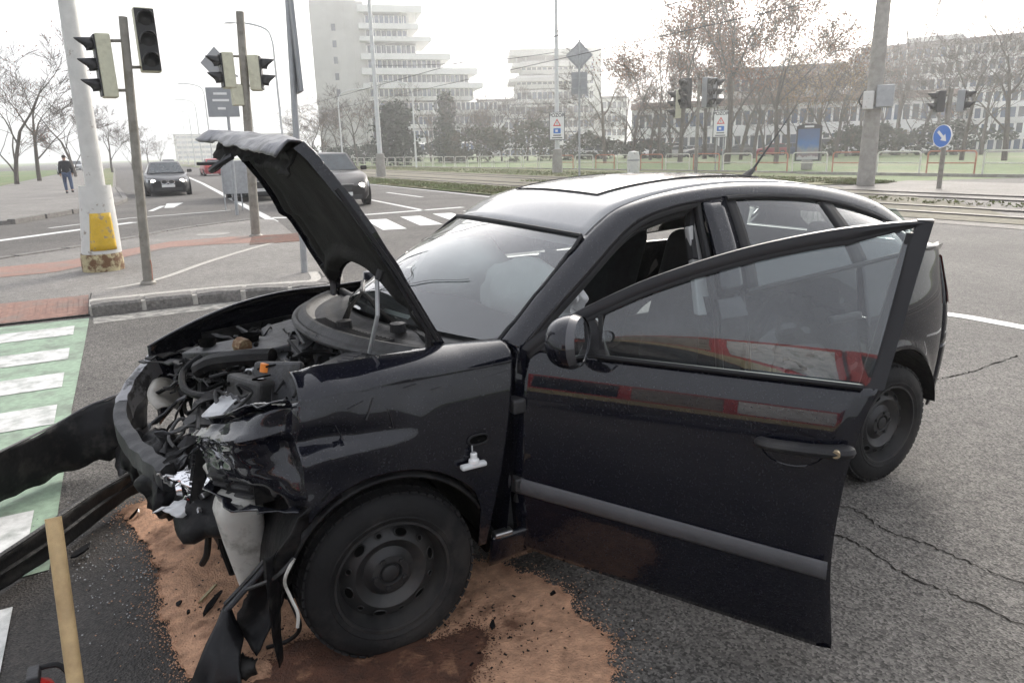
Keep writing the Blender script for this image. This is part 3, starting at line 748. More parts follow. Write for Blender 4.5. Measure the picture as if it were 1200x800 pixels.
# ---- lamp posts and catenary poles
def lamp_post(px, dist, Hh, label, arm=1, group='street lamps along the road', name='street_lamp', r=.10, arm_len=2.2, mt=None, foot=False):
    p = GD(px, dist); o = thing(name, label, 'street lamp', p, 0, group); mt = mt or A['lampwhite']
    path = [(0, 0, 0), (0, 0, Hh * .5), (0, 0, Hh - 1.2)]
    MB().tube(path, [r, r * .8, r * .62], 10).build('pole', mt, o, smooth=True)
    if foot: MB().tube([(0, 0, -.02), (0, 0, 1.5), (0, 0, 1.55)], [r * 2.1, r * 1.7, r], 12).build('foot', A['concrete'], o, smooth=True)
    side = Vector((RT.x, RT.y, 0)).normalized() * arm
    if arm_len:
        a = smooth_path([(0, 0, Hh - 1.2), side * .25 + Vector((0, 0, Hh - .4)), side * arm_len * .55 + Vector((0, 0, Hh)), side * arm_len + Vector((0, 0, Hh + .1))], 5)
        MB().tube(a, [r * .6] * (len(a) - 1) + [r * .4], 8).build('arm', mt, o, smooth=True)
        q = a[-1]
        MB().tube([q, q + side * .35 + Vector((0, 0, .02)), q + side * .8], [.06, .14, .05], 8, flat=.5).build('lamp_head', mt, o, smooth=True)
    return o
lamps = [(333, 51, 9.6, -1, 'tall white street lamp right behind the edge on sign'),
         (248, 93, 9.6, -1, 'white street lamp straight above the raised bonnet tip, second in its row'),
         (236, 118, 9.6, -1, 'white street lamp third in the row receding along the road'),
         (227, 146, 9.6, -1, 'white street lamp fourth in the row receding along the road'),
         (219, 180, 9.6, -1, 'white street lamp fifth in the row receding along the road'),
         (213, 220, 9.6, -1, 'white street lamp sixth in the row receding along the road'),
         (208, 270, 9.6, -1, 'white street lamp farthest down the road in the haze'),
         (300, 120, 9.4, -1, 'white street lamp between the second traffic light and the slim sign pole'),
         (401, 82, 8.0, 1, 'white street lamp left of the two tall catenary poles'),
         (487, 75, 8.2, -1, 'white street lamp right of the dark conifer')]
for px, D, Hh, ar, lab in lamps: lamp_post(px, D, Hh, lab, ar)
lamp_post(445, 51.5, 16, 'tall white catenary pole on the grass left of the dark conifer', 0, 'catenary poles of the tram line', 'catenary_pole', .17, 0, foot=True)
lamp_post(653, 48.3, 12.6, 'tall white catenary pole carrying a framed warning board', -1, 'catenary poles of the tram line', 'catenary_pole', .17, 0, foot=True)
b = GD(653, 48.3)

# ---- warning boards
def text(parent, body, size, loc, mt, rot=(pi / 2, 0, 0), name='lettering', ext=.003):
    cu = bpy.data.curves.new(name, 'FONT'); cu.body = body; cu.size = size; cu.align_x = 'CENTER'; cu.align_y = 'CENTER'; cu.extrude = ext; cu.offset = size * .03
    cu.materials.append(mt)
    tmp = bpy.data.objects.new(name, cu); COL.objects.link(tmp)
    me = bpy.data.meshes.new_from_object(tmp.evaluated_get(bpy.context.evaluated_depsgraph_get())); bpy.data.objects.remove(tmp)
    t = bpy.data.objects.new(name, me); COL.objects.link(t); t.parent = parent; t.location = loc; t.rotation_euler = rot
    return t
def warning_board(base, zc, w, h, label, post=True):
    o = thing('warning_board', label, 'sign', base, facing(base), 'white warning boards by the tram line')
    MB().box((0, 0, zc), (w, .05, h)).build('frame', A['signblack'], o, bevel=.03)
    MB().box((0, -.028, zc), (w * .9, .012, h * .95)).build('board', A['signwhite'], o, bevel=.004)
    text(o, 'POZOR', w * .29, (0, -.038, zc + h * .38), A['signblack'])
    t = w * .26; z = zc + h * .12
    MB().ext([(-t, -.036, z - t * .8), (t, -.036, z - t * .8), (0, -.036, z + t * .95)], (0, -.004, 0)).build('warning_triangle', A['signred'], o)
    t *= .62; z -= .02
    MB().ext([(-t, -.041, z - t * .75), (t, -.041, z - t * .75), (0, -.041, z + t * .95)], (0, -.004, 0)).build('triangle_centre', A['signwhite'], o)
    MB().box((0, -.047, z), (.035, .004, t * .9)).build('pictogram', A['signblack'], o)
    MB().box((0, -.038, zc - h * .17), (w * .46, .008, h * .18)).build('blue_panel', A['signblue'], o)
    MB().box((-.03, -.044, zc - h * .17), (w * .16, .004, h * .08)).build('pictogram', A['signwhite'], o)
    for dz, ww in ((-.33, .5), (-.42, .66)): MB().box((0, -.037, zc + h * dz), (w * ww, .006, h * .035)).build('lettering', A['signblack'], o)
    if post:
        for dx in (-.2, .2): MB().tube([(dx, .05, 0), (dx, .05, zc + h * .4)], .035, 8).build('post', A['galv'], o)
    return o
bw = GD(653, 47.9)
zt = (178 - 148) / FOC * 48.2 + 1.6
warning_board(bw, zt - .38, 1.0, 1.72, 'white board with a red triangle fixed to the tall catenary pole', False)
bw2 = GD(843, 46)
warning_board(bw2, 2.72, .88, 1.55, 'white board with a red triangle just right of the middle traffic light')

# ---- signs seen from behind above the roof
b = PZ(679, 209, 0)
sg = thing('back_of_sign', 'grey pole with a diamond sign over a square one, both seen from behind', 'sign', b, facing(b))
MB().tube([(0, 0, 0), (0, 0, 6.9)], .055, 10).build('pole', A['galv'], sg, smooth=True)
MB().box((0, .06, 0), (1.0, .02, 1.0), Matrix.Rotation(radians(45), 3, 'Y')).build('diamond_plate', A['greyboard'], sg, loc=(0, 0, 6.15), bevel=.01)
MB().box((0, .04, 0), (.8, .02, .8), Matrix.Rotation(radians(45), 3, 'Y')).build('stiffener', A['galv'], sg, loc=(0, 0, 6.15))
MB().box((0, .06, 4.80), (.82, .02, 1.1)).build('square_plate', A['greyboard'], sg, bevel=.01)
for z in (4.55, 5.05): MB().box((0, .03, z), (.7, .03, .06)).build('bracket', A['galv'], sg)

# ---- middle traffic light, right traffic light with the arrow sign
b = PZ(815, 205, .03)
t3 = thing('traffic_light', 'grey post with four clustered signal heads above the car roof', 'traffic light', b, facing(b))
MB().tube([(0, 0, 0), (0, 0, 4.75)], [.10, .075], 12).build('post', A['greypole'], t3, smooth=True)
signal_head(t3, (-.62, -.05, 4.12), radians(-35), 3, 'housing', 'housing', 1.55)
signal_head(t3, (-1.05, .2, 3.62), radians(-75), 3, 'cream', 'housing', 1.45)
signal_head(t3, (.42, .1, 4.12), radians(50), 3, 'greyboard', 'housing', 1.55)
signal_head(t3, (.75, .35, 4.12), radians(80), 3, 'greyboard', 'housing', 1.5)
for z in (3.6, 4.55): MB().tube([(-.9, .1, z), (.7, .2, z)], .03, 8).build('bracket', A['greypole'], t3)
b = PZ(1100, 221, .01)
t4 = thing('traffic_light', 'dark post with two signal heads above the round blue arrow sign', 'traffic light', b, facing(b))
MB().tube([(0, 0, 0), (0, 0, 3.08)], .075, 12).build('post', A['greypole'], t4, smooth=True)
signal_head(t4, (-.26, 0, 2.70), radians(-70), 2, 'housing', 'housing', 1.0)
signal_head(t4, (.33, .1, 2.70), radians(75), 2, 'greyboard', 'housing', 1.0)
for z in (2.55, 2.9): MB().tube([(-.25, 0, z), (.35, .1, z)], .025, 8).build('bracket', A['greypole'], t4)
ar = thing('arrow_sign', 'round blue sign with a white arrow pointing down right on the dark post', 'sign', b, facing(b) - .75)
MB().lathe([(0, 0), (.335, 0), (.335, .03), (0, .03)], (0, -.13, 1.64), 'Y', 32).build('disc', A['signblue'], ar, smooth=True)
MB().lathe([(.335, -.004), (.355, -.004), (.355, .034), (.335, .034)], (0, -.13, 1.64), 'Y', 32).build('rim', A['signwhite'], ar, smooth=True)
R_ = Matrix.Rotation(radians(42), 3, 'Y')
mb = MB(); arrow = [(x * .74, z * .74) for x, z in [(-.30, -.06), (.06, -.06), (.06, -.17), (.32, 0), (.06, .17), (.06, .06), (-.30, .06)]]
mb.ext([R_ @ Vector((x, 0, z)) for x, z in arrow], (0, -.008, 0)).build('arrow', A['signwhite'], ar, loc=(0, -.131, 1.64))

# ---- tall concrete pole with cabinets
b = PZ(1014, 217, .02)
cp = thing('concrete_pole', 'tall thick concrete pole with two grey cabinets right of the advertising board', 'pole', b, facing(b))
Hc = 11.5
MB().tube([(0, 0, 0), (0, 0, 4.2), (0, 0, Hc)], [.30, .245, .19], 20).build('shaft', A['concrete'], cp, smooth=True)
for c, d, mt in (((.34, -.18, 3.02), (.56, .4, .74), 'galv'), ((-.17, -.36, 2.90), (.34, .25, .60), 'whitepole')):
    MB().box(c, d).build('cabinet', A[mt], cp, bevel=.03)
MB().tube(smooth_path([(-.30, -.30, 2.65), (-.46, -.3, 2.9), (-.30, -.25, 3.25)], 5), .03, 8).build('conduit', A['housing'], cp)
MB().tube([(0, 0, 2.62), (0, 0, 2.70)], [.285, .285], 20).build('strap', A['galv'], cp)

# ---- advertising board, litter bin, concrete block
b = PZ(945, 199, .012)
kb = thing('advertising_board', 'tall framed advertising board on a short stand left of the concrete pole', 'billboard', b, facing(b) - .15)
b_up = -.36
MB().box((0, 0, .28), (.6, .22, .56)).build('stand', A['concrete'], kb, bevel=.02)
mb = MB(); ol = [(-.68, .85), (.68, .85), (.68, 2.75)] + [(.68 - .68 * (1 - cos(t)) * 1.0, 2.75 + .16 * sin(t)) for t in (.4, .8, 1.2, 1.55)] + [(-.68 + .68 * (1 - cos(t)), 2.75 + .16 * sin(t)) for t in (1.2, .8, .4)] + [(-.68, 2.75)]
mb.ext([(x, -.1, z + b_up) for x, z in ol], (0, .2, 0)).build('frame', A['signblack'], kb)
def poster_mat():
    mt, n, out = newmat('poster_print'); bs = nd(n, 'ShaderNodeBsdfPrincipled', Roughness=.25); n.links.new(bs.outputs[0], out.inputs[0])
    co = n.nodes.new('ShaderNodeTexCoord').outputs['Object']
    sx = n.nodes.new('ShaderNodeSeparateXYZ'); n.links.new(co, sx.inputs[0])
    r = n.nodes.new('ShaderNodeValToRGB'); e = r.color_ramp.elements
    e[0].position = 0; e[0].color = (.42, .45, .5, 1); e[1].position = 1; e[1].color = (.07, .12, .24, 1)
    for p, c in ((.28, (.5, .48, .47, 1)), (.35, (.22, .16, .17, 1)), (.55, (.22, .26, .3, 1)), (.72, (.06, .16, .38, 1))):
        k = e.new(p); k.color = c
    mr = nd(n, 'ShaderNodeMapRange'); mr.inputs[1].default_value = -.85; mr.inputs[2].default_value = .85
    n1 = nd(n, 'ShaderNodeTexNoise', Scale=3.0, Detail=3.0); n.links.new(co, n1.inputs['Vector'])
    ad = nd(n, 'ShaderNodeMath', operation='MULTIPLY_ADD'); n.links.new(n1.outputs[0], ad.inputs[0]); ad.inputs[1].default_value = .7; n.links.new(sx.outputs[2], ad.inputs[2])
    n.links.new(ad.outputs[0], mr.inputs[0]); n.links.new(mr.outputs[0], r.inputs[0]); n.links.new(r.outputs[0], bs.inputs['Base Color'])
    return mt
MB().box((0, 0, 0), (1.16, .01, 1.7)).build('poster', poster_mat(), kb, loc=(0, -.108, 1.78 + b_up))
MB().box((0, -.11, 2.76 + b_up), (.5, .012, .1)).build('header', A['signwhite'], kb)
b = PZ(742, 203, .012)
lb = thing('litter_bin', 'pale concrete litter bin standing at the rail fence behind the car roof', 'bin', b, facing(b))
MB().lathe([(.36, 0), (.38, .5), (.36, 1.0), (.30, 1.25), (.0, 1.3)], (0, 0, 0), 'Z', 16).build('body', A['whitepole'], lb, smooth=True)
MB().lathe([(.385, .72), (.385, .80)], (0, 0, 0), 'Z', 16).build('band', A['greyboard'], lb, smooth=True)

# ---- rail fence: each hoop a thing
def hoop_mesh(L=2.0, H=1.05):
    pts = [(0, 0, 0), (0, 0, H - .14)] + [(.14 - .14 * cos(t), 0, H - .14 + .14 * sin(t)) for t in (.4, .8, 1.2)] + [(.16, 0, H), (L - .16, 0, H)] + [(L - .14 + .14 * sin(t), 0, H - .14 + .14 * cos(t)) for t in (.4, .8, 1.2)] + [(L, 0, H - .14), (L, 0, 0)]
    return MB().tube(pts, .035, 6), MB().tube([(.02, 0, .55), (L - .02, 0, .55)], .03, 6)
hm = [hoop_mesh(), hoop_mesh()]
F0, F1 = Vector((-32.0, -6.0, .012)), Vector((-25.6, -95.0, .012))
fdir = (F1 - F0).normalized(); nh = int((F1 - F0).length / 2.32); frz = atan2(fdir.y, fdir.x)
proto = {}
marks_px = [(445, 'the left catenary pole'), (487, 'the street lamp'), (653, 'the right catenary pole'), (742, 'the litter bin'), (815, 'the middle traffic light'), (945, 'the advertising board'), (1014, 'the concrete pole'), (1100, 'the arrow sign')]
def colpx(p):
    d = p - CAM; z = d.dot(fw); return 600 + FOC * d.dot(RT) / z
words = ['nearest', 'second', 'third', 'fourth', 'fifth', 'sixth', 'seventh', 'eighth', 'ninth', 'tenth', 'eleventh', 'twelfth', 'thirteenth', 'fourteenth', 'fifteenth', 'sixteenth', 'seventeenth', 'eighteenth', 'nineteenth', 'twentieth', 'twenty first', 'twenty second', 'twenty third', 'twenty fourth', 'twenty fifth']
counts = {}
hoops = []
for i in range(nh):
    p = F0 + fdir * (2.32 * i); cx = colpx(p + fdir)
    lm = min(marks_px, key=lambda t: abs(t[0] - cx)); side = 'left' if cx < lm[0] else 'right'
    hoops.append((abs(cx - lm[0]), i, lm[1], side))
order = {}
def hoop_col(i): return 'white' if i % 2 or colpx(F0 + fdir * (2.32 * i + 1)) < 640 else 'red'
for dd, i, lmn, side in sorted(hoops):
    col = hoop_col(i); k = counts.get((lmn, side, col), 0); counts[(lmn, side, col)] = k + 1; order[i] = (k, lmn, side, col)
for i in range(nh):
    k, lmn, side, col = order[i]
    lab = f'{col} hoop of the rail fence, {words[min(k, 24)]} {col} one {side} of {lmn}'
    p = F0 + fdir * (2.32 * i)
    if col not in proto:
        o = thing('fence_hoop', lab, 'fence rail', p, frz, 'hoops of the rail fence along the tram line')
        hm[0][0].build('hoop', A['hoop' + col], o, smooth=True); hm[0][1].build('cross_rail', A['hoop' + col], o, smooth=True)
        proto[col] = o
    else: o = copy_tree(proto[col])
    o.location = p + Vector((0, 0, -.02)); o.rotation_euler = (0, 0, frz + .01 * sin(i * 3.1)); o['label'] = lab
struct(MB().box((F0 + F1) / 2 + Vector((0, 0, .02)), ((F1 - F0).length, .18, .14), Matrix.Rotation(frz, 3, 'Z')).build('fence_kerb', A['concrete']))

# ---- overhead tram wires
def wire(a, bb, sag, label, r=.018):
    a, bb = Vector(a), Vector(bb); pts = []
    for k in range(17):
        t = k / 16; p = a.lerp(bb, t); p.z -= sag * 4 * t * (1 - t); pts.append(p)
    return tag(MB().tube(pts, r, 5).build('overhead_wire', A['housing']), label, 'wire', 'overhead tram wires')
q = GD(653, 48.3)
wire((q.x, q.y, 8.6), (-24, -15, 10.6), .5, 'overhead wire from the middle catenary pole to the concrete pole')
wire((-24, -15, 9.7), (-24, 24, 9.6), .3, 'overhead wire leaving the concrete pole to the right')
wire((-15.7, -140, 5.9), (-15.7, 40, 5.9), .0, 'nearer overhead contact wire above the tram track')
wire((-19.9, -140, 5.9), (-19.9, 40, 5.9), .0, 'farther overhead contact wire above the tram track')
q2 = GD(445, 51.5); wire((q2.x, q2.y, 7.2), (q.x, q.y, 7.4), .25, 'overhead wire between the two white catenary poles')

# ================================================================== BUILDINGS
def building(name, label, px, dist, z=0, extra_rot=0.0):
    p = GD(px, dist, z); return thing(name, label, 'building', p, facing(p) + extra_rot)
class WinFac:
    "shared pane meshes: every window a part of its own"
    def __init__(s): s.c = {}
    def put(s, parent, w, h, loc, mt, name='window', deep=.12):
        k = (round(w, 2), round(h, 2), mt)
        if k not in s.c:
            o = MB().box((0, 0, 0), (w, .06, h)).build(name, A[mt], parent); s.c[k] = o.data
        else:
            o = bpy.data.objects.new(name, s.c[k]); COL.objects.link(o); o.parent = parent
        o.location = loc; return o
WF = WinFac()
def floor_band(parent, x0, x1, z0, fh, wmat, depth, nwin, win_h=1.55, sill=.95, glass_='pane', wname='wall', front=0.0):
    "spandrel wall + lintel + piers with panes set back between them"
    rndw = random.Random(int(z0 * 10 + x0))
    mb = MB(); W = x1 - x0
    mb.box(((x0 + x1) / 2, front + depth / 2, z0 + sill / 2), (W, depth, sill))
    top = fh - sill - win_h
    mb.box(((x0 + x1) / 2, front + depth / 2, z0 + sill + win_h + top / 2), (W, depth, top))
    mb.box(((x0 + x1) / 2, front + depth / 2 + .2, z0 + sill + win_h / 2), (W - .1, depth - .4, win_h))
    step = W / nwin
    for i in range(nwin + 1):
        xx = min(max(x0 + i * step, x0 + .14), x1 - .14)
        mb.box((xx, front + .16, z0 + sill + win_h / 2), (.28, .31, win_h))
    mb.build(wname, A[wmat], parent)
    for i in range(nwin):
        WF.put(parent, step - .30, win_h, (x0 + (i + .5) * step, front + .15, z0 + sill + win_h / 2), rndw.choice([glass_, glass_, 'paneblue']))

# ---- stepped office tower
D1 = 185; sc = D1 / FOC * .925
bt = building('office_tower', 'tall pale office tower stepping down floor by floor to the right, far beyond the road', 470, D1, 0, .10)
X = lambda px: (px - 470) * sc
Z = lambda py: (179 - py) * sc + 1.6
MB().box(((X(377) + X(437)) / 2, 8, Z(12) / 2), (X(437) - X(377), 16, Z(12))).build('core_wall', A['facade'], bt)
for i in range(7):                                              # shallow vertical ribs of the blank slab
    x = X(380) + i * (X(434) - X(380)) / 6
    MB().box((x, -.12, Z(14) / 2), (.5, .25, Z(14))).build('rib', A['facade'], bt)
for k in range(8): WF.put(bt, .9, 1.5, (X(402), -.05, Z(40) - k * 3.6), 'pane')
MB().box(((X(380) + X(432)) / 2, 8, Z(12) + .5), (X(430) - X(383), 12, 1.2)).build('parapet', A['facadewhite'], bt)
for x_, h_ in ((X(385), 5), (X(393), 3.5), (X(407), 6.5), (X(424), 3)):
    MB().tube([(x_, 6, Z(12)), (x_, 6, Z(12) + h_)], .09, 5).build('antenna', A['galv'], bt)
steps = [(503, 19, 27), (490, 38, 54), (511, 54, 66), (534, 71, 82), (566, 87, 98), (566, 104, 116), (590, 120, 132), (600, 136, 148), (600, 152, 164), (600, 168, 180)]
FH = 16.0 * sc
for i in range(10):
    zt_ = Z(24 + i * 16.0); x1 = [488, 486, 495, 524, 557, 562, 592, 600, 600, 600][i]
    floor_band(bt, X(437.3), X(x1), zt_ - FH, FH - .45, 'facadewhite', 15 + i * .01, int((x1 - 437) / 5.6), glass_='paneblue' if i == 0 else 'pane', win_h=1.75)
for x1, py, t in ((503, 21, 1.5), (498, 39.5, 1.2), (512, 53, 1.0), (534, 72, 1.3), (566, 88, 1.4), (572, 104, 1.2)):
    MB().box(((X(430) + X(x1)) / 2, 6.5, Z(py)), (X(x1) - X(430), 17.5, t)).build('roof_slab', A['facadewhite'], bt)
for x_ in (X(480), X(486), X(497)): MB().tube([(x_, 0, Z(36)), (x_, 0, Z(24))], .18, 6).build('column', A['facadewhite'], bt)

# ---- second stepped block
b2 = building('office_block', 'lower pale office block with an overhanging roof slab, right of the stepped tower', 650, D1 + 12, 0, .1)
sc2 = (D1 + 12) / FOC * .955; X = lambda px: (px - 650) * sc2; Z = lambda py: (176 - py) * sc2 + 1.6
for i in range(7):
    x0 = [612, 606, 606, 598, 590, 585, 585][i]
    floor_band(b2, X(x0), X(697), Z(93 + 16 * i), 16 * sc2 - .4, 'facadewhite', 14 + i * .01, int((697 - x0) / 6), win_h=1.7)
for x0, py, t in ((599, 71, 1.6), (602, 84, 1.0), (598, 100, .9)):
    MB().box(((X(x0) + X(692)) / 2, 6, Z(py)), (X(692) - X(x0), 16.5, t)).build('roof_slab', A['facade'], b2)
for x_ in (X(607), X(618), X(640)): MB().tube([(x_, 0, Z(83)), (x_, 0, Z(72))], .25, 6).build('column', A['facadewhite'], b2)
MB().box((X(694), 8, Z(66) / 2), (X(699) - X(676), 14.6, Z(66))).build('stair_tower', A['facade'], b2)
# ---- long low wing joining both
lw = building('low_wing', 'long low office wing behind the bare trees between tower and block', 640, 200, 0, .05)
sc3 = 200 / FOC * .955; X = lambda px: (px - 640) * sc3
for i in range(4): floor_band(lw, X(560), X(735), i * 3.5, 3.3, 'facadewhite', 12 + i * .01, 30)
MB().box(((X(560) + X(735)) / 2, 6, 14.1), (X(735) - X(560), 12.6, .7)).build('roof_slab', A['roofdark'], lw)
# ---- right hand office building
rb = building('office_building', 'pale five storey office building at the right edge behind the concrete pole', 1080, 118, 0, -.15)
sc4 = 118 / FOC * .80; X = lambda px: (px - 1080) * sc4; Z = lambda py: (163 - py) * sc4 + 1.6
for i in range(7):
    z0 = Z(58 + 18.0 * (i + 1))
    floor_band(rb, X(992), X(1215), z0, 18.0 * sc4 - .02, 'facadebright' if i % 2 else 'facadewhite', 14 + i * .01, 26, win_h=1.25, sill=.7)
MB().box(((X(1000) + X(1215)) / 2, 7, Z(55)), (X(1215) - X(1000), 15, .8)).build('roof_slab', A['roofdark'], rb)
MB().box((X(1075), 7, Z(50)), (X(1110) - X(1050), 9, 1.6)).build('plant_room', A['facadewhite'], rb)
# ---- long white pavilion behind the parked cars
wb = building('pavilion', 'long low white building with a brown fascia behind the parked cars', 870, 112, 0, -.06)
sc5 = 112 / FOC * .90; X = lambda px: (px - 870) * sc5
for i in range(2): floor_band(wb, X(735), X(1090), i * 3.4, 3.38, 'facadebright', 16 + i * .01, 40, win_h=1.9, sill=.7)
MB().box(((X(735) + X(1090)) / 2, 8, 7.2), (X(1090) - X(735), 17, .9)).build('fascia', M('brown_fascia', (.20, .13, .10), .8, var=.15), wb)
floor_band(wb, X(845), X(975), 7.7, 3.3, 'facadewarm', 12, 14, win_h=1.6)
MB().box(((X(845) + X(975)) / 2, 6, 11.4), (X(975) - X(845), 13, .6)).build('roof_slab', A['roofdark'], wb)
# ---- distant block at the end of the street
fb = building('distant_block', 'distant grey apartment block at the end of the road beneath the direction board', 236, 520, 0, .12)
sc6 = 520 / FOC; X = lambda px: (px - 236) * sc6
for i in range(5): floor_band(fb, X(213), X(262), i * 3.1, 3.08, 'facadewarm', 13 + i * .01, 9)
MB().box(((X(213) + X(262)) / 2, 6.5, 15.8), (X(262) - X(213), 13.4, .6)).build('roof_slab', A['roofdark'], fb)
fb2 = building('distant_block', 'distant pale block behind the street lamps left of the tower', 318, 420, 0, .1)
sc6 = 420 / FOC; X = lambda px: (px - 318) * sc6
for i in range(4): floor_band(fb2, X(300), X(345), i * 3.1, 3.08, 'facade', 13 + i * .01, 7)
MB().box(((X(300) + X(345)) / 2, 6.5, 12.7), (X(345) - X(300), 13.4, .6)).build('roof_slab', A['roofdark'], fb2)

# ================================================================== TREES
def tree_meshes(seed, H, spread=.55, depth=5, leaf=0, lsize=.16, droop=0.0, upright=.35, first=.25, twigs=8):
    rnd = random.Random(seed); tr = MB(); tr.keep = True; tw = MB(); tw.keep = True; lf = MB(); lf.keep = True; tips = []
    def br(p, d, L, r, k):
        segs = 4 if k < 2 else 3; pts = [p]; q = p.copy(); dd = d.copy()
        for s_ in range(segs):
            dd = (dd + Vector((rnd.uniform(-1, 1), rnd.uniform(-1, 1), rnd.uniform(-.6, .9) * upright)) * (.10 if k == 0 else .22) + Vector((0, 0, upright * .10 - droop * (k > 1) * .25))).normalized()
            q = q + dd * L / segs; pts.append(q.copy())
        n = 7 if k == 0 else 5 if k < 3 else 3
        r1 = r * (.62 if k == 0 else .5)
        tgt = tr if k < 3 else tw
        tgt.tube(pts, [max(r + (r1 - r) * i / segs, .009) for i in range(segs + 1)], n, caps=False)
        if k >= depth:
            tips.append((pts[-1], dd)); tips.append((pts[-2], dd)); return
        nch = (4 if k == 0 else 3 if k < depth - 1 else twigs)
        for c in range(nch):
            t = rnd.uniform(first if k == 0 else .3, 1.0) if c else 1.0
            base = along(pts, t)
            a = rnd.uniform(0, 2 * pi); side = Vector((cos(a), sin(a), 0))
            sp = spread * rnd.uniform(.6, 1.3)
            nd_ = (dd * (1 - sp * .5) + (side - dd * side.dot(dd)) * sp + Vector((0, 0, upright * .3))).normalized()
            if c == 0: nd_ = (dd + side * .25).normalized()
            br(base, nd_, L * rnd.uniform(.58, .82), r1 * rnd.uniform(.55, .9) if c else r1 * .9, k + 1)
    br(Vector((0, 0, -.1)), Vector((0, 0, 1)), H * .33, H * .011 + .03, 0)
    top = max(t[0].z for t in tips); s = H / top
    for m_ in (tr, tw): m_.v = [(x * s, y * s, z * s) for x, y, z in m_.v]
    for _ in range(leaf):
        p, d = rnd.choice(tips); p = p * s
        c = p + Vector((rnd.gauss(0, .35), rnd.gauss(0, .35), rnd.gauss(-.15, .35)))
        a = Vector((rnd.uniform(-1, 1), rnd.uniform(-1, 1), rnd.uniform(-1, 1))).normalized() * lsize * rnd.uniform(.6, 1.3)
        b_ = a.cross(Vector((rnd.uniform(-1, 1), rnd.uniform(-1, 1), rnd.uniform(-1, 1)))).normalized() * lsize * .7
        lf.add([c - a, c + b_, c + a, c - b_], [(0, 1, 2, 3)])
    return tr, tw, lf
TREE = {}
def tree(kind, px, dist, H, label, group, seed=0, leafmat='russet', barkmat='bark', **kw):
    p = GD(px, dist); o = thing('bare_tree' if kind.startswith('bare') else 'tree', label, 'tree', p, seed * 1.7, group)
    key = kind
    if key not in TREE:
        tr, tw, lf = tree_meshes(seed, 10.0, **kw); TREE[key] = (tr, tw, lf, {})
    tr, tw, lf, cache = TREE[key]
    s = H / 10.0
    for nm, mb, mt in (('trunk', tr, barkmat), ('crown', tw, 'twig'), ('leaves', lf, leafmat)):
        if not mb.v: continue
        kk = (nm, mt)
        if kk not in cache:
            c = mb.build(nm, A[mt], o, smooth=(nm == 'trunk')); cache[kk] = c.data
        else:
            c = bpy.data.objects.new(nm, cache[kk]); COL.objects.link(c); c.parent = o
        c.scale = (s, s, s)
    return o
G1 = 'trees on the lawn behind the rail fence'
russ = dict(depth=5, spread=.55, upright=.4, leaf=4200, lsize=.062, first=.2)
tree('russet_a', 797, 70, 17.5, 'tall tree with thin russet leaves left of the middle traffic light', G1, 3, **russ)
tree('russet_b', 852, 62, 18.0, 'tall russet tree with a dense crown just behind the second warning board', G1, 8, depth=5, spread=.46, upright=.55, leaf=5200, lsize=.062, first=.12)
tree('russet_c', 910, 60, 14.5, 'spreading russet tree between the second warning board and the advertising board', G1, 12, depth=5, spread=.62, upright=.35, leaf=3600, lsize=.062, first=.25)
tree('russet_a', 772, 92, 17.0, 'farther russet tree left of the tall pair behind the car roof', G1, 23, **russ)
tree('russet_c', 961, 66, 11.5, 'brown leafed tree just behind the advertising board', G1, 31, leafmat='ochre')
tree('russet_c', 992, 84, 11.5, 'thin brownish tree between advertising board and concrete pole', G1, 35, leafmat='ochre')
tree('russet_b', 826, 84, 17.5, 'russet tree in the gap between the two tall russet trees', G1, 25)
tree('russet_c', 884, 82, 15.5, 'hazy russet tree between the second warning board and the spreading tree', G1, 29)
tree('russet_a', 935, 92, 13.5, 'hazy russet tree right above the advertising board', G1, 33, leafmat='ochre')
tree('bare_a', 709, 74, 12.5, 'wide bare pale tree right of the tall catenary pole', G1, 41, barkmat='barkpale', depth=5, spread=.7, upright=.25, first=.3)
tree('bare_c', 742, 82, 9.5, 'drooping bare tree behind the litter bin', G1, 44, depth=5, spread=.6, droop=.9, upright=.2, leaf=500, lsize=.09)
tree('bare_a', 1128, 62, 10.5, 'bare tree behind the round blue arrow sign', G1, 57, barkmat='bark')
tree('bare_a', 1178, 60, 12, 'bare tree at the far right edge', G1, 59, barkmat='bark')
tree('poplar', 1049, 92, 18.5, 'slender leafless poplar right of the concrete pole', G1, 61, depth=5, spread=.22, upright=1.0, first=.08, twigs=4)
tree('poplar', 1032, 98, 13, 'shorter leafless poplar half hidden by the concrete pole', G1, 67)
G2 = 'trees along the tram line in front of the tower'
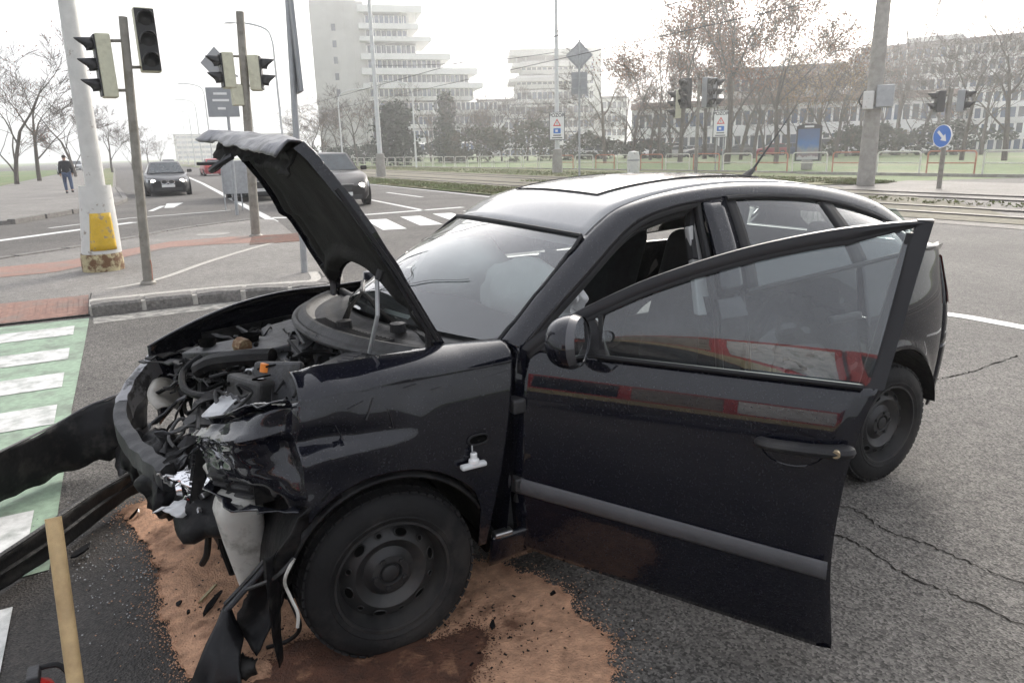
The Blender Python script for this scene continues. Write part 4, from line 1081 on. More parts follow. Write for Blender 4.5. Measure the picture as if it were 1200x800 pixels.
for px, D, H, k, lab in ((349, 118, 9.5, 'bare_a', 'bare tree just right of the edge on sign pole'), (378, 104, 10.5, 'bare_b', 'bare tree below the left edge of the tower'), (418, 100, 11.0, 'bare_a', 'bare tree right of the street lamp below the tower'), (505, 112, 10.5, 'bare_b', 'bare tree right of the third street lamp'), (545, 108, 10, 'bare_a', 'bare tree below the stepped right end of the tower'), (573, 118, 11.5, 'bare_b', 'bare brownish tree right of the tower end'), (604, 112, 11, 'bare_a', 'bare tree in front of the lower block roof edge'), (632, 122, 10, 'bare_b', 'bare tree left of the right catenary pole'), (678, 110, 10, 'bare_b', 'bare tree behind the back of the diamond sign'), (362, 96, 8.5, 'bare_b', 'lower bare tree between the slim sign pole and the tower edge'), (398, 120, 11, 'bare_b', 'bare tree behind the street lamp left of the tower'), (440, 96, 10.5, 'bare_b', 'bare tree behind the left catenary pole'), (528, 120, 11, 'bare_a', 'bare tree above the pointed conifer'), (560, 100, 9, 'bare_b', 'low bare tree in front of the tower steps'), (588, 104, 10, 'bare_a', 'bare tree in the gap between tower and lower block'), (618, 100, 9.5, 'bare_b', 'bare tree at the left end of the lower block'), (645, 112, 10.5, 'bare_a', 'bare tree just behind the right catenary pole')):
    tree(k, px, D, H, lab, G2, int(px), barkmat='bark', depth=5, spread=.62, upright=.3, leaf=700, lsize=.06, leafmat='ochre', first=.15)
G3 = 'trees left of the road'
for px, D, H, k, lab in ((84, 82, 9.6, 'bare_b', 'bushy bare tree behind the thick white mast'), (40, 70, 10.5, 'bare_a', 'bare tree at the far left edge'), (12, 62, 10.5, 'bare_b', 'bare tree cut by the left picture edge'), (128, 100, 8.2, 'bare_a', 'bare tree left of the grey traffic light post'), (152, 128, 8.0, 'bare_b', 'small bare tree behind the grey traffic light post'), (172, 160, 8, 'bare_a', 'distant bare tree right of the grey traffic light post'), (186, 210, 8, 'bare_b', 'faint distant tree at the end of the left pavement')):
    tree(k, px, D, H, lab, G3, int(px) + 3, leaf=0, barkmat='bark', depth=5, spread=.55)
for px, D, H, k, lab in ((762, 84, 12, 'bare_b', 'brown bare tree right behind the litter bin'), (786, 96, 13, 'bare_b', 'brown bare tree in front of the parked white vans'), (838, 90, 13, 'bare_a', 'hazy bare tree between the middle traffic light and its warning board'), (868, 76, 12, 'bare_b', 'bare tree right of the second warning board'), (896, 94, 12, 'bare_b', 'bare tree in front of the dark red parked car'), (924, 80, 11.5, 'bare_a', 'bare tree left of the advertising board'), (980, 78, 12, 'bare_b', 'bare tree right of the advertising board'), (1006, 96, 13, 'bare_b', 'hazy bare tree touching the concrete pole on its left'), (1075, 84, 12.5, 'bare_b', 'bare tree between the poplar and the arrow sign'), (1098, 92, 12.5, 'bare_a', 'hazy bare tree straight behind the arrow sign'), (1150, 80, 12, 'bare_b', 'bare tree right of the arrow sign'), (733, 100, 12, 'bare_a', 'hazy bare tree left of the litter bin')):
    tree(k, px, D, H, lab, G1, int(px), barkmat='bark', leafmat='russet', depth=5, spread=.62, upright=.3, leaf=700, lsize=.06, first=.15)
# conifers and bushes: leaf clumps through an uneven volume
def leafy(name, label, px, dist, H, W, mt, seed, n=2600, conic=False, cat='tree', group=None, size=.22, trunk=True, depth_=None):
    rnd = random.Random(seed); p = GD(px, dist); o = thing(name, label, cat, p, facing(p), group)
    if trunk:
        MB().tube([(0, 0, -.1), (0, 0, H * .35), (rnd.uniform(-.1, .1), 0, H * .8)], [.14 * H / 6, .10 * H / 6, .03], 7).build('trunk', A['bark'], o, smooth=True)
    mb = MB(); mb.keep = True; D_ = depth_ or W; cl = []
    for _ in range(max(14, int(n / 50))):
        t = rnd.random() ** (1.3 if conic else .8)
        if conic: rr = (1 - t) ** .8 * .5
        else: rr = .5 * sqrt(max(1 - (2 * t - .8) ** 2 * .55, .05))
        a = rnd.uniform(0, 2 * pi); q = rr * rnd.uniform(.35, 1.05)
        cl.append((Vector((cos(a) * q * W, sin(a) * q * D_, .1 + t * H * .92)), rnd.uniform(.25, .6) * (W * .24 if conic else min(W, H) * .24)))
    for _ in range(n):
        c, r = rnd.choice(cl)
        g = c + Vector((rnd.gauss(0, r), rnd.gauss(0, r), rnd.gauss(0, r * .8)))
        g.z = max(g.z, .03)
        a = Vector((rnd.uniform(-1, 1), rnd.uniform(-1, 1), rnd.uniform(-.6, .6))).normalized() * size * rnd.uniform(.5, 1.2)
        b_ = a.cross(Vector((rnd.uniform(-1, 1), rnd.uniform(-1, 1), rnd.uniform(-1, 1)))).normalized() * size * .5
        mb.add([g - a, g + b_, g + a, g - b_], [(0, 1, 2, 3)])
    mb.build('crown' if trunk else 'foliage', A[mt], o)
    return o
leafy('conifer', 'dark dense conifer left of the white street lamp', 465, 92, 7.2, 4.6, 'evergreen', 5, 4200, group='conifers in front of the tower', size=.3)
leafy('conifer', 'pointed dark conifer right of the white street lamp', 524, 104, 9.6, 4.0, 'evergreen', 6, 3000, True, group='conifers in front of the tower', size=.3)
for px, D, H, W, mt, lab in ((555, 98, 4.2, 9, 'hedge', 'green brown hedge below the stepped end of the tower'), (615, 96, 4.8, 11, 'hedge', 'reddish bushes left of the right catenary pole'), (690, 98, 3.2, 9, 'hedge', 'low hedge behind the back of the sign'), (500, 118, 3.0, 12, 'evergreen', 'low dark hedge right of the dense conifer'), (420, 112, 2.6, 12, 'evergreen', 'low dark hedge left of the dense conifer'), (752, 96, 2.0, 8, 'evergreen', 'low dark hedge left of the parked cars'), (1070, 82, 3.0, 20, 'evergreen', 'long clipped hedge behind the arrow sign'), (370, 116, 2.6, 14, 'evergreen', 'low hedge right of the edge on sign'), (1010, 86, 2.6, 10, 'hedge', 'hedge left of the concrete pole')):
    leafy('hedge' if W > 7 else 'bush', lab, px, D, H, W, mt, int(px), 2400, cat='hedge', trunk=False, size=.26, group='hedges beyond the lawn', depth_=2.2)

# ================================================================== TRAFFIC
def make_car(label, paint, loc, rz, kind='sedan', lit=False, group=None, plate='', name='parked_car', detail=True):
    "local +X is the front; lofted body, cabin, panes, wheels, lamps"
    o = thing(name, label, 'car', loc, rz, group)
    if kind == 'suv': L, Wd, Ht, belt, hood, rf, rr, roof0, roof1, gc = 4.5, 1.86, 1.66, 1.08, 1.04, .34, .98, .12, .82, .22
    elif kind == 'van': L, Wd, Ht, belt, hood, rf, rr, roof0, roof1, gc = 4.9, 1.9, 1.95, 1.10, 1.08, .22, 1.0, .10, .97, .2
    elif kind == 'hatch': L, Wd, Ht, belt, hood, rf, rr, roof0, roof1, gc = 4.1, 1.74, 1.47, .95, .92, .30, .98, .16, .84, .17
    else: L, Wd, Ht, belt, hood, rf, rr, roof0, roof1, gc = 4.8, 1.85, 1.47, .97, .90, .30, .82, .12, .70, .16
    hw = Wd / 2
    def X_(t): return L / 2 - t * L
    st_ = [0, .015, .05, .12, rf - .03, rf + .1, .55, rr - .1, rr, .96, .985, 1.0]
    def zt(t): return sinterp(t, [0, .03, .10, rf, .6, rr, .97, 1.0], [.62, .72, hood - .10, hood + .03, belt, belt + .04, belt, belt - .12])
    def wd(t): return sinterp(t, [0, .02, .08, .2, .8, .95, 1.0], [.72, .80, .93, 1, 1, .92, .80]) * hw
    mb = MB(); rows = []
    for t in st_:
        w, z = wd(t), zt(t); zb = gc + (.12 if t in (0, 1.0) else 0)
        prof = [(0, zb), (w * .88, zb), (w * .97, zb + .10), (w, (zb + z) * .48), (w * .99, z - .16), (w * .94, z - .04), (w * .80, z + .01), (0, z + .03)]
        rows.append([Vector((X_(t), -y, zz)) for y, zz in prof] + [Vector((X_(t), y, zz)) for y, zz in prof[::-1]])
    k = len(rows[0]); vs = [v for r in rows for v in r]
    fs = [(i * k + j, i * k + (j + 1) % k, (i + 1) * k + (j + 1) % k, (i + 1) * k + j) for i in range(len(rows) - 1) for j in range(k)]
    fs += [tuple(range(k)), tuple((len(rows) - 1) * k + j for j in range(k))[::-1]]
    body = mb.add(vs, fs).build('body', paint, o, smooth=True, angle=42)
    # cabin
    bw_, tw_ = hw * .90, hw * .66
    f0, f1 = X_(rf - .02), X_(rf + roof0 + .06); r0, r1 = X_(rr + .06 if kind == 'sedan' else .97), X_(roof1 if kind != 'sedan' else roof1 - .02)
    zb_, zt_ = belt - .02, Ht
    base = [Vector((f0, -bw_ * .93, zb_)), Vector((f0, bw_ * .93, zb_)), Vector((r0, bw_ * .9, zb_ + .03)), Vector((r0, -bw_ * .9, zb_ + .03))]
    rof = [Vector((f1, -tw_ * .95, zt_ - .05)), Vector((f1, tw_ * .95, zt_ - .05)), Vector((r1, tw_ * .92, zt_ - .06)), Vector((r1, -tw_ * .92, zt_ - .06))]
    midb = [Vector(((f0 + r0) / 2, s_ * bw_, zb_)) for s_ in (-1, 1)]; midr = [Vector(((f1 + r1) / 2, s_ * tw_, zt_ - .03)) for s_ in (-1, 1)]
    mb = MB()
    vs = base + rof + midb + midr + [Vector(((f1 * .7 + r1 * .3), 0, zt_)), Vector(((f1 * .3 + r1 * .7), 0, zt_))]
    fs = [(0, 1, 5, 4), (2, 3, 7, 6), (1, 9, 11, 5), (9, 2, 6, 11), (3, 8, 10, 7), (8, 0, 4, 10), (4, 5, 12), (5, 11, 12), (11, 13, 12), (11, 6, 13), (6, 7, 13), (7, 10, 13), (10, 12, 13), (10, 4, 12)]
    mb.add(vs, fs).build('cabin', paint, o, smooth=True, angle=35)
    def pane(nm, q, ins=.10, top=.06):
        a, b_, c, d = q; n_ = (b_ - a).cross(d - a).normalized()
        ctr = (a + b_ + c + d) / 4
        if n_.dot(ctr - Vector((0, 0, .9))) < 0: n_ = -n_
        pts = [a.lerp(b_, ins).lerp(d.lerp(c, ins), .05), a.lerp(b_, 1 - ins).lerp(d.lerp(c, 1 - ins), .05), a.lerp(b_, 1 - ins).lerp(d.lerp(c, 1 - ins), 1 - top), a.lerp(b_, ins).lerp(d.lerp(c, ins), 1 - top)]
        MB().ext([p + n_ * .004 for p in pts], n_ * .008).build(nm, A['carglass'], o)
    pane('windscreen', (base[0], base[1], rof[1], rof[0]), .05); pane('rear_window', (base[2], base[3], rof[3], rof[2]), .09, .12)
    if detail:
        for q in ((base[1], midb[1], midr[1], rof[1]), (midb[1], base[2], rof[2], midr[1]), (base[0], midb[0], midr[0], rof[0]), (midb[0], base[3], rof[3], midr[0])): pane('side_window', q, .05, .10)
    wr = .34 if kind == 'suv' else .31
    for xx in (X_(.19), X_(.80)):
        for s_ in (-1, 1):
            w_ = MB().lathe([(0, -.09), (wr * .62, -.09), (wr * .9, -.11), (wr, -.07), (wr, .09), (wr * .9, .11), (wr * .62, .10)], (0, 0, 0), 'Y', 20).build('wheel', A['rubber'], o, smooth=True, loc=(xx, s_ * (hw - .10), wr))
            if detail: MB().lathe([(.0, .06 * s_), (wr * .3, .085 * s_), (wr * .6, .115 * s_)], (0, 0, 0), 'Y', 16).build('rim', A['silver'], w_, smooth=True)
            MB().lathe([(wr + .05, 0), (wr + .05, .02 * s_), (0, .02 * s_)], (xx, s_ * (hw - .018), wr + .01), 'Y', 20).build('wheel_arch', A['housing'], o)
    if detail:
        for s_ in (-1, 1):
            x0 = X_(.022)
            mb = MB().ext([(x0 + .05, s_ * hw * .46, .56), (x0 + .05, s_ * hw * .5, .70), (x0 - .22, s_ * hw * .90, .76), (x0 - .16, s_ * hw * .88, .60)], (.03, s_ * .02, 0))
            hl = mb.build('headlight', A['lens_car'], o)
            if lit: MB().lathe([(0, .02), (.075, .01), (.08, 0)], (x0 + .085, s_ * hw * .62, .64), 'X', 14).build('lamp', A['headlamp_on'], hl)
            MB().box((X_(.985), s_ * hw * .66, .80), (.16, .34, .15)).build('tail_light', A['signred'], o, bevel=.02)
            mr_ = MB().box((X_(rf + .05), s_ * (hw + .07), belt + .06), (.12, .20, .14)).build('mirror', paint, o, bevel=.03)
        xg = X_(0) + .008
        if kind == 'sedan':
            for s_ in (-1, 1): MB().lathe([(.0, .02), (.085, .018), (.105, 0), (.105, -.05)], (0, 0, 0), 'X', 18).build('grille', A['housing'], o, loc=(xg + .015, s_ * .14, .60)).scale = (1, 1.15, .85)
            for s_ in (-1, 1): MB().lathe([(.098, .022), (.118, .024), (.118, -.05)], (0, 0, 0), 'X', 18).build('grille_rim', A['chrome'], o, loc=(xg + .015, s_ * .14, .60)).scale = (1, 1.15, .85)
        else:
            MB().ext([(xg, -.30, .70), (xg, .30, .70), (xg, .22, .46), (xg, -.22, .46)], (.03, 0, 0)).build('grille', A['housing'], o)
            MB().ext([(xg + .03, -.32, .71), (xg + .03, .32, .71), (xg + .03, .31, .675), (xg + .03, -.31, .675)], (.02, 0, 0)).build('grille_rim', A['chrome'], o)
        MB().box((xg + .01, 0, .30), (.06, hw * 1.2, .13)).build('lower_grille', A['housing'], o)
        MB().box((xg + .055, 0, .44 if kind == 'sedan' else .40), (.02, .52, .11)).build('licence_plate', A['plate'], o)
    return o
A['carglass'] = M('car_window', (.03, .04, .045), .08, var=.3, spec=.5, rvar=.03)
A['lens_car'] = M('headlight_glass', (.42, .43, .44), .12, var=.3, scale=14, spec=.8)
dk = carpaint('dark_grey_car_paint', (.018, .019, .022)); brn = carpaint('dark_brown_car_paint', (.03, .028, .028))
def on_road(px, py): p = PZ(px, py, 0); return p
p = on_road(197, 229); make_car('dark sedan driving towards the camera with both headlights lit, left of the white line', dk, (-1.5, -34.6, 0), radians(88), 'sedan', True, 'cars in traffic', name='sedan_car')
make_car('dark brown crossover with lit headlights waiting right behind the raised bonnet', brn, (-5.75, -21.6, 0), radians(84), 'suv', True, 'cars in traffic', name='crossover_car')
make_car('dark car with a lit headlight half hidden behind the raised bonnet', dk, (-4.05, -27.0, 0), radians(88), 'hatch', True, 'cars in traffic', name='hatchback_car')
make_car('red car far down the road above the blank grey panel', carpaint('red_car_paint', (.35, .02, .03)), (-7.2, -68, 0), radians(-90), 'hatch', False, 'cars in traffic', name='hatchback_car')
make_car('tiny dark car far down the road beside the red car', dk, (-5.6, -98, 0), radians(90), 'sedan', True, 'cars in traffic', name='sedan_car')
W_ = carpaint('white_car_paint', (.62, .62, .61)); Gy = carpaint('grey_car_paint', (.09, .095, .10)); Bl = carpaint('blue_car_paint', (.03, .06, .15)); Rd = carpaint('crimson_car_paint', (.30, .03, .05)); Sv = carpaint('silver_car_paint', (.3, .31, .32))
for px, D, c, k, lab, rz in ((775, 100, W_, 'van', 'white van parked left of the russet trees', .5), (788, 98, W_, 'hatch', 'white small car parked next to the white van', .4), (805, 99, Sv, 'hatch', 'silver car parked behind the trunk of the tall russet tree', .3), (823, 96, Gy, 'suv', 'dark grey car parked right of the silver one', .25), (862, 99, Gy, 'hatch', 'grey car parked behind the second warning board', .2), (903, 97, Rd, 'hatch', 'dark red car parked left of the advertising board', .2), (923, 98, Bl, 'sedan', 'blue car parked beside the dark red one', .2), (966, 98, W_, 'van', 'white van parked behind the brown tree right of the advertising board', .1), (690, 104, W_, 'van', 'white van parked behind the back of the sign', .3)):
    q = GD(px, D, .01); make_car(lab, c, q, facing(q) + rz + pi, k, False, 'parked cars beyond the lawn', detail=(k != 'x'))
for x, y, c, lab in ((5.2, -95, W_, 'white car parked beyond the left pavement'), (5.0, -118, Sv, 'silver car parked farther along the left pavement')):
    make_car(lab, c, (x, y, .12), radians(90), 'hatch', False, 'cars parked by the left pavement')

# ---- person walking away on the left pavement
def skin(name, verts, edges, radii, mt, parent, root=0, sub=1):
    me = bpy.data.meshes.new(name); me.from_pydata(verts, edges, []); me.materials.append(mt)
    o = bpy.data.objects.new(name, me); COL.objects.link(o); o.parent = parent
    o.modifiers.new('skin', 'SKIN'); sv = me.skin_vertices[0].data
    for i, r in enumerate(radii): sv[i].radius = (r, r) if isinstance(r, (int, float)) else r
    sv[root].use_root = True
    s_ = o.modifiers.new('sub', 'SUBSURF'); s_.levels = sub; s_.render_levels = sub
    return o
pp = PZ(82, 226.5, .1)
pe = thing('person', 'person in a black jacket and blue jeans walking away on the left pavement', 'person', pp, radians(6))
bv = [(0, 0, .92), (0, .0, 1.12), (0, -.01, 1.36), (0, -.01, 1.48), (0, -.02, 1.56), (0, -.03, 1.66), (0, -.01, 1.74),
      (.10, 0, .90), (.115, -.10, .50), (.11, .02, .10), (.12, -.12, .05), (-.10, 0, .90), (-.12, .10, .50), (-.115, .24, .14), (-.12, .14, .04),
      (.19, -.01, 1.40), (.25, .06, 1.13), (.25, -.02, .88), (.25, -.05, .80), (-.19, -.01, 1.40), (-.25, -.06, 1.13), (-.25, -.14, .90), (-.25, -.17, .82)]
be = [(0, 1), (1, 2), (2, 3), (3, 4), (4, 5), (5, 6), (0, 7), (7, 8), (8, 9), (9, 10), (0, 11), (11, 12), (12, 13), (13, 14), (2, 15), (15, 16), (16, 17), (17, 18), (2, 19), (19, 20), (20, 21), (21, 22)]
br_ = [.13, .13, .14, .06, .06, .10, .07, .09, .062, .045, .04, .09, .062, .045, .04, .065, .048, .038, .03, .065, .048, .038, .03]
skin('body', bv, be, br_, A['skin'], pe)
for s_, wv in ((1, bv[18]), (-1, bv[22])):                       # five separate fingers on each hand
    for f in range(5):
        dx = (f - 2) * .017; L = [.05, .075, .085, .078, .06][f]
        y0 = wv[1] + dx * 1.0; x0 = wv[0] - s_ * (.01 if f else .0)
        pts = [(x0, y0, wv[2] - .01), (x0 - s_ * .006, y0 - .004, wv[2] - .01 - L * .55), (x0 - s_ * .02, y0 - .008, wv[2] - .01 - L)]
        if f == 0: pts = [(x0, y0, wv[2] + .02), (x0 - s_ * .02, y0 - .03, wv[2] - .02), (x0 - s_ * .03, y0 - .035, wv[2] - .05)]
        skin('finger', pts, [(0, 1), (1, 2)], [.010, .009, .008], A['skin'], pe)
jv = [(0, 0, .84), (0, .0, 1.12), (0, -.01, 1.36), (0, -.01, 1.52), (.19, -.01, 1.40), (.25, .06, 1.13), (.25, -.01, .90), (-.19, -.01, 1.40), (-.25, -.06, 1.13), (-.25, -.13, .92)]
skin('jacket', jv, [(0, 1), (1, 2), (2, 3), (2, 4), (4, 5), (5, 6), (2, 7), (7, 8), (8, 9)], [(.19, .15), (.18, .15), (.185, .155), .085, .10, .075, .065, .10, .075, .065], A['jacket'], pe)
skin('jeans', [(0, 0, .93), (.10, 0, .88), (.115, -.10, .50), (.11, .02, .11), (-.10, 0, .88), (-.12, .10, .50), (-.115, .235, .16)], [(0, 1), (1, 2), (2, 3), (0, 4), (4, 5), (5, 6)], [.145, .11, .082, .07, .11, .082, .07], A['jeans'], pe)
skin('hair', [(0, .02, 1.62), (0, .03, 1.70), (0, .0, 1.77)], [(0, 1), (1, 2)], [.085, .105, .07], A['hair'], pe)
for s_, q in ((1, bv[9]), (-1, bv[13])):
    MB().box((q[0], q[1] - .05, q[2] - .045), (.10, .28, .09)).build('shoe', A['housing'], pe, bevel=.03)

# ================================================================== THE WRECKED CAR (front axle at the origin, +X forward, +Y its left side)
car = thing('wrecked_car', 'black hatchback with a smashed front, raised bonnet and wide open front door', 'car', (0, 0, 0))
PNT = A['paint']
def w_half(x): return sinterp(x, [-3.2, -3.08, -2.85, -2.45, -1.5, -.5, 0, .3, .6], [.50, .64, .755, .815, .828, .825, .83, .81, .74])
def side_f(z): return sinterp(z, [.15, .30, .45, .60, .75, .85, .95, 1.02, 1.10], [.93, .968, .988, 1.0, .992, .975, .945, .925, .90])
def sy(x, z): return w_half(x) * side_f(z)
RAIL = [  # x, inner(y,z), outer(x,y,z): windscreen/roof edge and top of the door openings
    ((-.46, .665, .965), (-.515, .75, .945)), ((-.60, .63, 1.075), (-.66, .712, 1.045)), ((-.76, .59, 1.195), (-.83, .672, 1.155)),
    ((-.98, .535, 1.335), (-1.05, .615, 1.295)), ((-1.14, .515, 1.392), (-1.20, .598, 1.348)), ((-1.40, .50, 1.428), (-1.42, .588, 1.378)), ((-1.7, .49, 1.438), (-1.7, .582, 1.385)),
    ((-2.05, .485, 1.42), (-2.05, .578, 1.36)), ((-2.35, .48, 1.38), (-2.35, .572, 1.305)), ((-2.62, .475, 1.32), (-2.62, .575, 1.22)), ((-2.80, .47, 1.25), (-2.84, .59, 1.10))]
inner = smooth_path([r[0] for r in RAIL], 5); outer = smooth_path([r[1] for r in RAIL], 5)
NR = len(inner) - 1
def rail_pt(u, v):
    i = min(int(round(u * NR)), NR); a, b = inner[i], outer[i]
    p = a.lerp(b, v); bulge = .022 * sin(pi * v); n_ = Vector((0, .55, .80)) if u > .3 else Vector((.25, .75, .5))
    return p + n_.normalized() * bulge
for s_ in (1, -1):
    MB().grid(lambda u, v: (lambda p: (p.x, p.y * s_, p.z))(rail_pt(u, v)), NR, 6).build('roof_rail', PNT, car, smooth=True, solid=.02)
# roof skin with its sunroof
i0 = 3 * 5 - 2
def roof_pt(u, v):
    f = i0 + u * (NR - 2 - i0); i = min(int(f), NR - 1); p = inner[i].lerp(inner[i + 1], f - i)
    t = 2 * v - 1
    bow = .026 * (1 - t * t); front = .10 * (1 - t * t) * (1 - u) ** 2
    return Vector((p.x + front, p.y * t, p.z + bow + .006 * sin(u * pi)))
MB().grid(lambda u, v: roof_pt(u, v), 40, 24).build('roof', A['roofglare'], car, smooth=True, solid=.015)
def sun_pt(u, v):
    q = roof_pt(.20 + .42 * u, .17 + .66 * v); return q + Vector((0, 0, .004))
MB().grid(sun_pt, 14, 12).build('sunroof', A['roofglare'], car, smooth=True)
mb = MB(); edge = [sun_pt(0, t / 16) for t in range(17)] + [sun_pt(t / 16, 1) for t in range(1, 17)] + [sun_pt(1, 1 - t / 16) for t in range(1, 17)] + [sun_pt(1 - t / 16, 0) for t in range(1, 17)]
mb.tube(edge, .003, 6).build('sunroof_seal', A['seal'], car)
# windscreen: lower edge bowed forward
def wind_pt(u, v):
    t = 2 * u - 1; a = abs(t)
    b = Vector((-.17 - .295 * a ** 1.8, .668 * t, 1.005 - .04 * a * a))
    tp = roof_pt(0, u) + Vector((.012, 0, -.004))
    p = b.lerp(tp, v); fr_ = [inner[int(round(k))] for k in (v * i0,)][0]
    edge_ = Vector((fr_.x + .006, fr_.y * t, fr_.z)); k = a ** 6
    p = Vector((p.x, p.y * (1 - k) + edge_.y * k, p.z)) if True else p
    n_ = Vector((.55, 0, .83)); return p + n_ * (.03 * sin(pi * v) * (1 - a * a))
MB().grid(lambda u, v: wind_pt(u, v), 24, 16).build('windscreen', A['windscreen'], car, smooth=True)
MB().tube([wind_pt(u / 24, 1.0) + Vector((0, 0, .004)) for u in range(25)], .009, 6).build('windscreen_seal', A['seal'], car)
for e in (0, 1): MB().tube([wind_pt(e, v / 16) + Vector((0, 0, .003)) for v in range(17)], .007, 6).build('windscreen_seal', A['seal'], car)
# wire reflections drawn as thin dark marks on the glass
for k, (u0, v0, u1, v1) in enumerate(((.30, .66, .52, .98), (.10, .62, .30, .70), (.48, .15, .80, .42), (.55, .42, .66, .20), (.42, .10, .58, .22))):
    pts = [wind_pt(u0 + (u1 - u0) * t / 10 + .01 * sin(t * 1.3 + k), v0 + (v1 - v0) * t / 10) + Vector((.003, 0, .005)) for t in range(11)]
    MB().tube(pts, .0022, 4, flat=.4).build('reflection_and_scratch', A['reflection_and_scratch'], car)
# dirt fan marks and papers inside
MB().grid(lambda u, v: wind_pt(.60 + .12 * u, .055 + .03 * v) - Vector((.02, 0, .02)), 3, 2).build('paper_label', A['signwhite'], car)

# ---- lower body, left side
ARCH_R, ARCH_Z = .365, .30
def arch_bot(x, cx, low):
    d = abs(x - cx)
    if d < ARCH_R: return max(low, ARCH_Z + sqrt(ARCH_R ** 2 - d * d))
    return low
def xlean(x, z, amt, x0, x1):
    return x
# front wing: from the wheel arch up to the bonnet shut line; the front end is folded
def wing_pt(u, v, s_=1, crush=1.0):
    x = -.44 + .69 * u
    low = .31 if x < -.30 else 0
    zb = arch_bot(x, 0, .31) if x < .36 else .34
    if x < -.33: zb = .31
    shoulder = .925 - .02 * max(0, x)
    if v < .72:
        z = zb + (shoulder - zb) * (v / .72); y = sy(x, z)
    else:
        t = (v - .72) / .28
        z = shoulder + (.985 - shoulder) * sin(t * pi / 2) - .03 * max(x, 0)
        y0 = sy(x, shoulder); y1 = .655 + .05 * max(0, -x - .30) / .14
        y = y0 + (y1 - y0) * (1 - cos(t * pi / 2))
    xl = x + (.13 * (1 - min(max((z - .31) / .62, 0), 1)) - .02) * max(0, 1 - u / .22)
    if crush:
        a = min(max((x + .12) / .36, 0), 1)
        zc = .775 + .03 * (x - .1)
        s_k = 1 / (1 + math.exp(max(min((z - zc) / .007, 40), -40)))
        y -= a * .030 * math.exp(-((z - zc - .02) / .035) ** 2)          # sharp fold
        y += a * .052 * s_k * math.exp(-(max(zc - z, 0) / .11))            # ledge under the fold
        y += a * a * .028 * nz(x * 6, z * 5, 3) + a * .004 * nz(x * 17, z * 15, 1)
        z += a * a * .02 * nz(x * 9, z * 6, 8)
        xl -= a * .05 * max(0, z - .8) * 3
        y -= .006 * math.exp(-((x + .10) / .05) ** 2 - ((z - .9) / .06) ** 2)
    return (xl, y * s_, z)
MB().grid(lambda u, v: wing_pt(u, v), 100, 96).build('front_wing', PNT, car, smooth=True, angle=50, solid=.006)
def wingR_pt(u, v):
    x = -.44 + 1.02 * u; p = Vector(wing_pt(min(u * 1.0, 1), v, -1, 0))
    xx = -.44 + 1.02 * u
    d = max(0, u - .35)
    return (xx, p.y + .10 * d, p.z - .34 * d * d - .02 * d)
MB().grid(wingR_pt, 30, 20).build('front_wing', PNT, car, smooth=True, solid=.006)
# wheel arch liner and torn arch lip
def liner(u, v):
    a = radians(-12 + 194 * u); r = .362
    return (r * cos(a), .30 + .49 * v, .30 + r * sin(a))
MB().grid(liner, 24, 4).build('wheel_arch_liner', A['bumper'], car, smooth=True)
mb = MB()
mb.grid(lambda u, v: (lambda a, r: (r * cos(a), .80 + .028 * v, .30 + r * sin(a)))(radians(22 + 130 * u), .355 - .012 * v), 24, 2)
mb.build('arch_lip', A['bumper'], car, smooth=True, solid=.008)
# torn flaps of the liner beside the tyre
rnd = random.Random(4)
def flap(name, pts, wdt, mt, seed, amp=.015, solid=.004):
    p = smooth_path(pts, 5); n = len(p); mb = MB()
    def fn(u, v):
        c = p[min(int(round(u * (n - 1))), n - 1)]; ww = wdt(u) if callable(wdt) else Vector(wdt)
        q = c + Vector(ww) * (v - .5)
        return q + Vector((nz(q.x * 18, q.y * 18, seed), nz(q.z * 18, q.y * 18, seed + 2), nz(q.x * 18, q.z * 18, seed + 5))) * amp * (1 + 1.2 * abs(v - .5) * nz(u * 30, seed, v))
    return mb.grid(fn, n - 1, 5).build(name, mt, car, smooth=True, angle=40, solid=solid)
flap('torn_liner', [(.16, .83, .645), (.25, .84, .59), (.32, .83, .50), (.35, .80, .40)], (.03, .015, .045), A['bumper'], 3, .022)
flap('torn_liner', [(.345, .82, .50), (.36, .80, .36), (.365, .79, .22), (.36, .78, .10)], lambda u: (.05 * (1 - u) + .015, .04, 0), A['bumper'], 5)
MB().tube(smooth_path([(.30, .83, .47), (.335, .845, .42), (.325, .84, .36), (.31, .845, .30), (.315, .84, .25)], 5), .005, 5).build('torn_strip', A['whiteplastic'], car)
MB().tube(smooth_path([(.30, .83, .47), (.36, .82, .42), (.43, .74, .36)], 5), .006, 5).build('torn_strip', A['greyplastic'], car)

# crumpled front corner of the wing
A_, B_, C_, D_ = Vector((.245, .775, .915)), Vector((.485, .34, .745)), Vector((.46, .38, .575)), Vector((.225, .80, .595))
def crump(u, v):
    p = A_.lerp(B_, u).lerp(D_.lerp(C_, u), v)
    out = Vector((.62, .75, .15)).normalized()
    root = Vector(wing_pt(.985, .76 * (1 - v))) - out * .004
    p += out * (.085 * sin(pi * min(u * 1.05, 1)) ** .8 * sin(pi * min(.12 + .88 * v, 1)))
    p += out * (-.045 * math.exp(-((u - .13 - .04 * sin(5 * v)) / .05) ** 2))           # pressed-in fold behind the wing edge
    p += out * (.030 * math.exp(-((v - .30 + .22 * u) / .05) ** 2) * min(u * 4, 1))      # sharp crest across the top
    p += out * (.035 * nz(u * 3.2 + 3, v * 2.8, 2) + .008 * nz(u * 9, v * 8, 4))
    if v < .12: p += Vector((0, 0, (.008 * nz(u * 9, 0, 7)))) * (1 - v / .12)
    if v > .88: p += Vector((0, 0, .03 * nz(u * 13, 4, 7))) * (v - .88) / .12
    k = min(u / .22, 1); k = k * k * (3 - 2 * k)
    return root.lerp(p, k)
MB().grid(crump, 44, 30).build('crumpled_corner', PNT, car, smooth=True, angle=50, solid=.004)
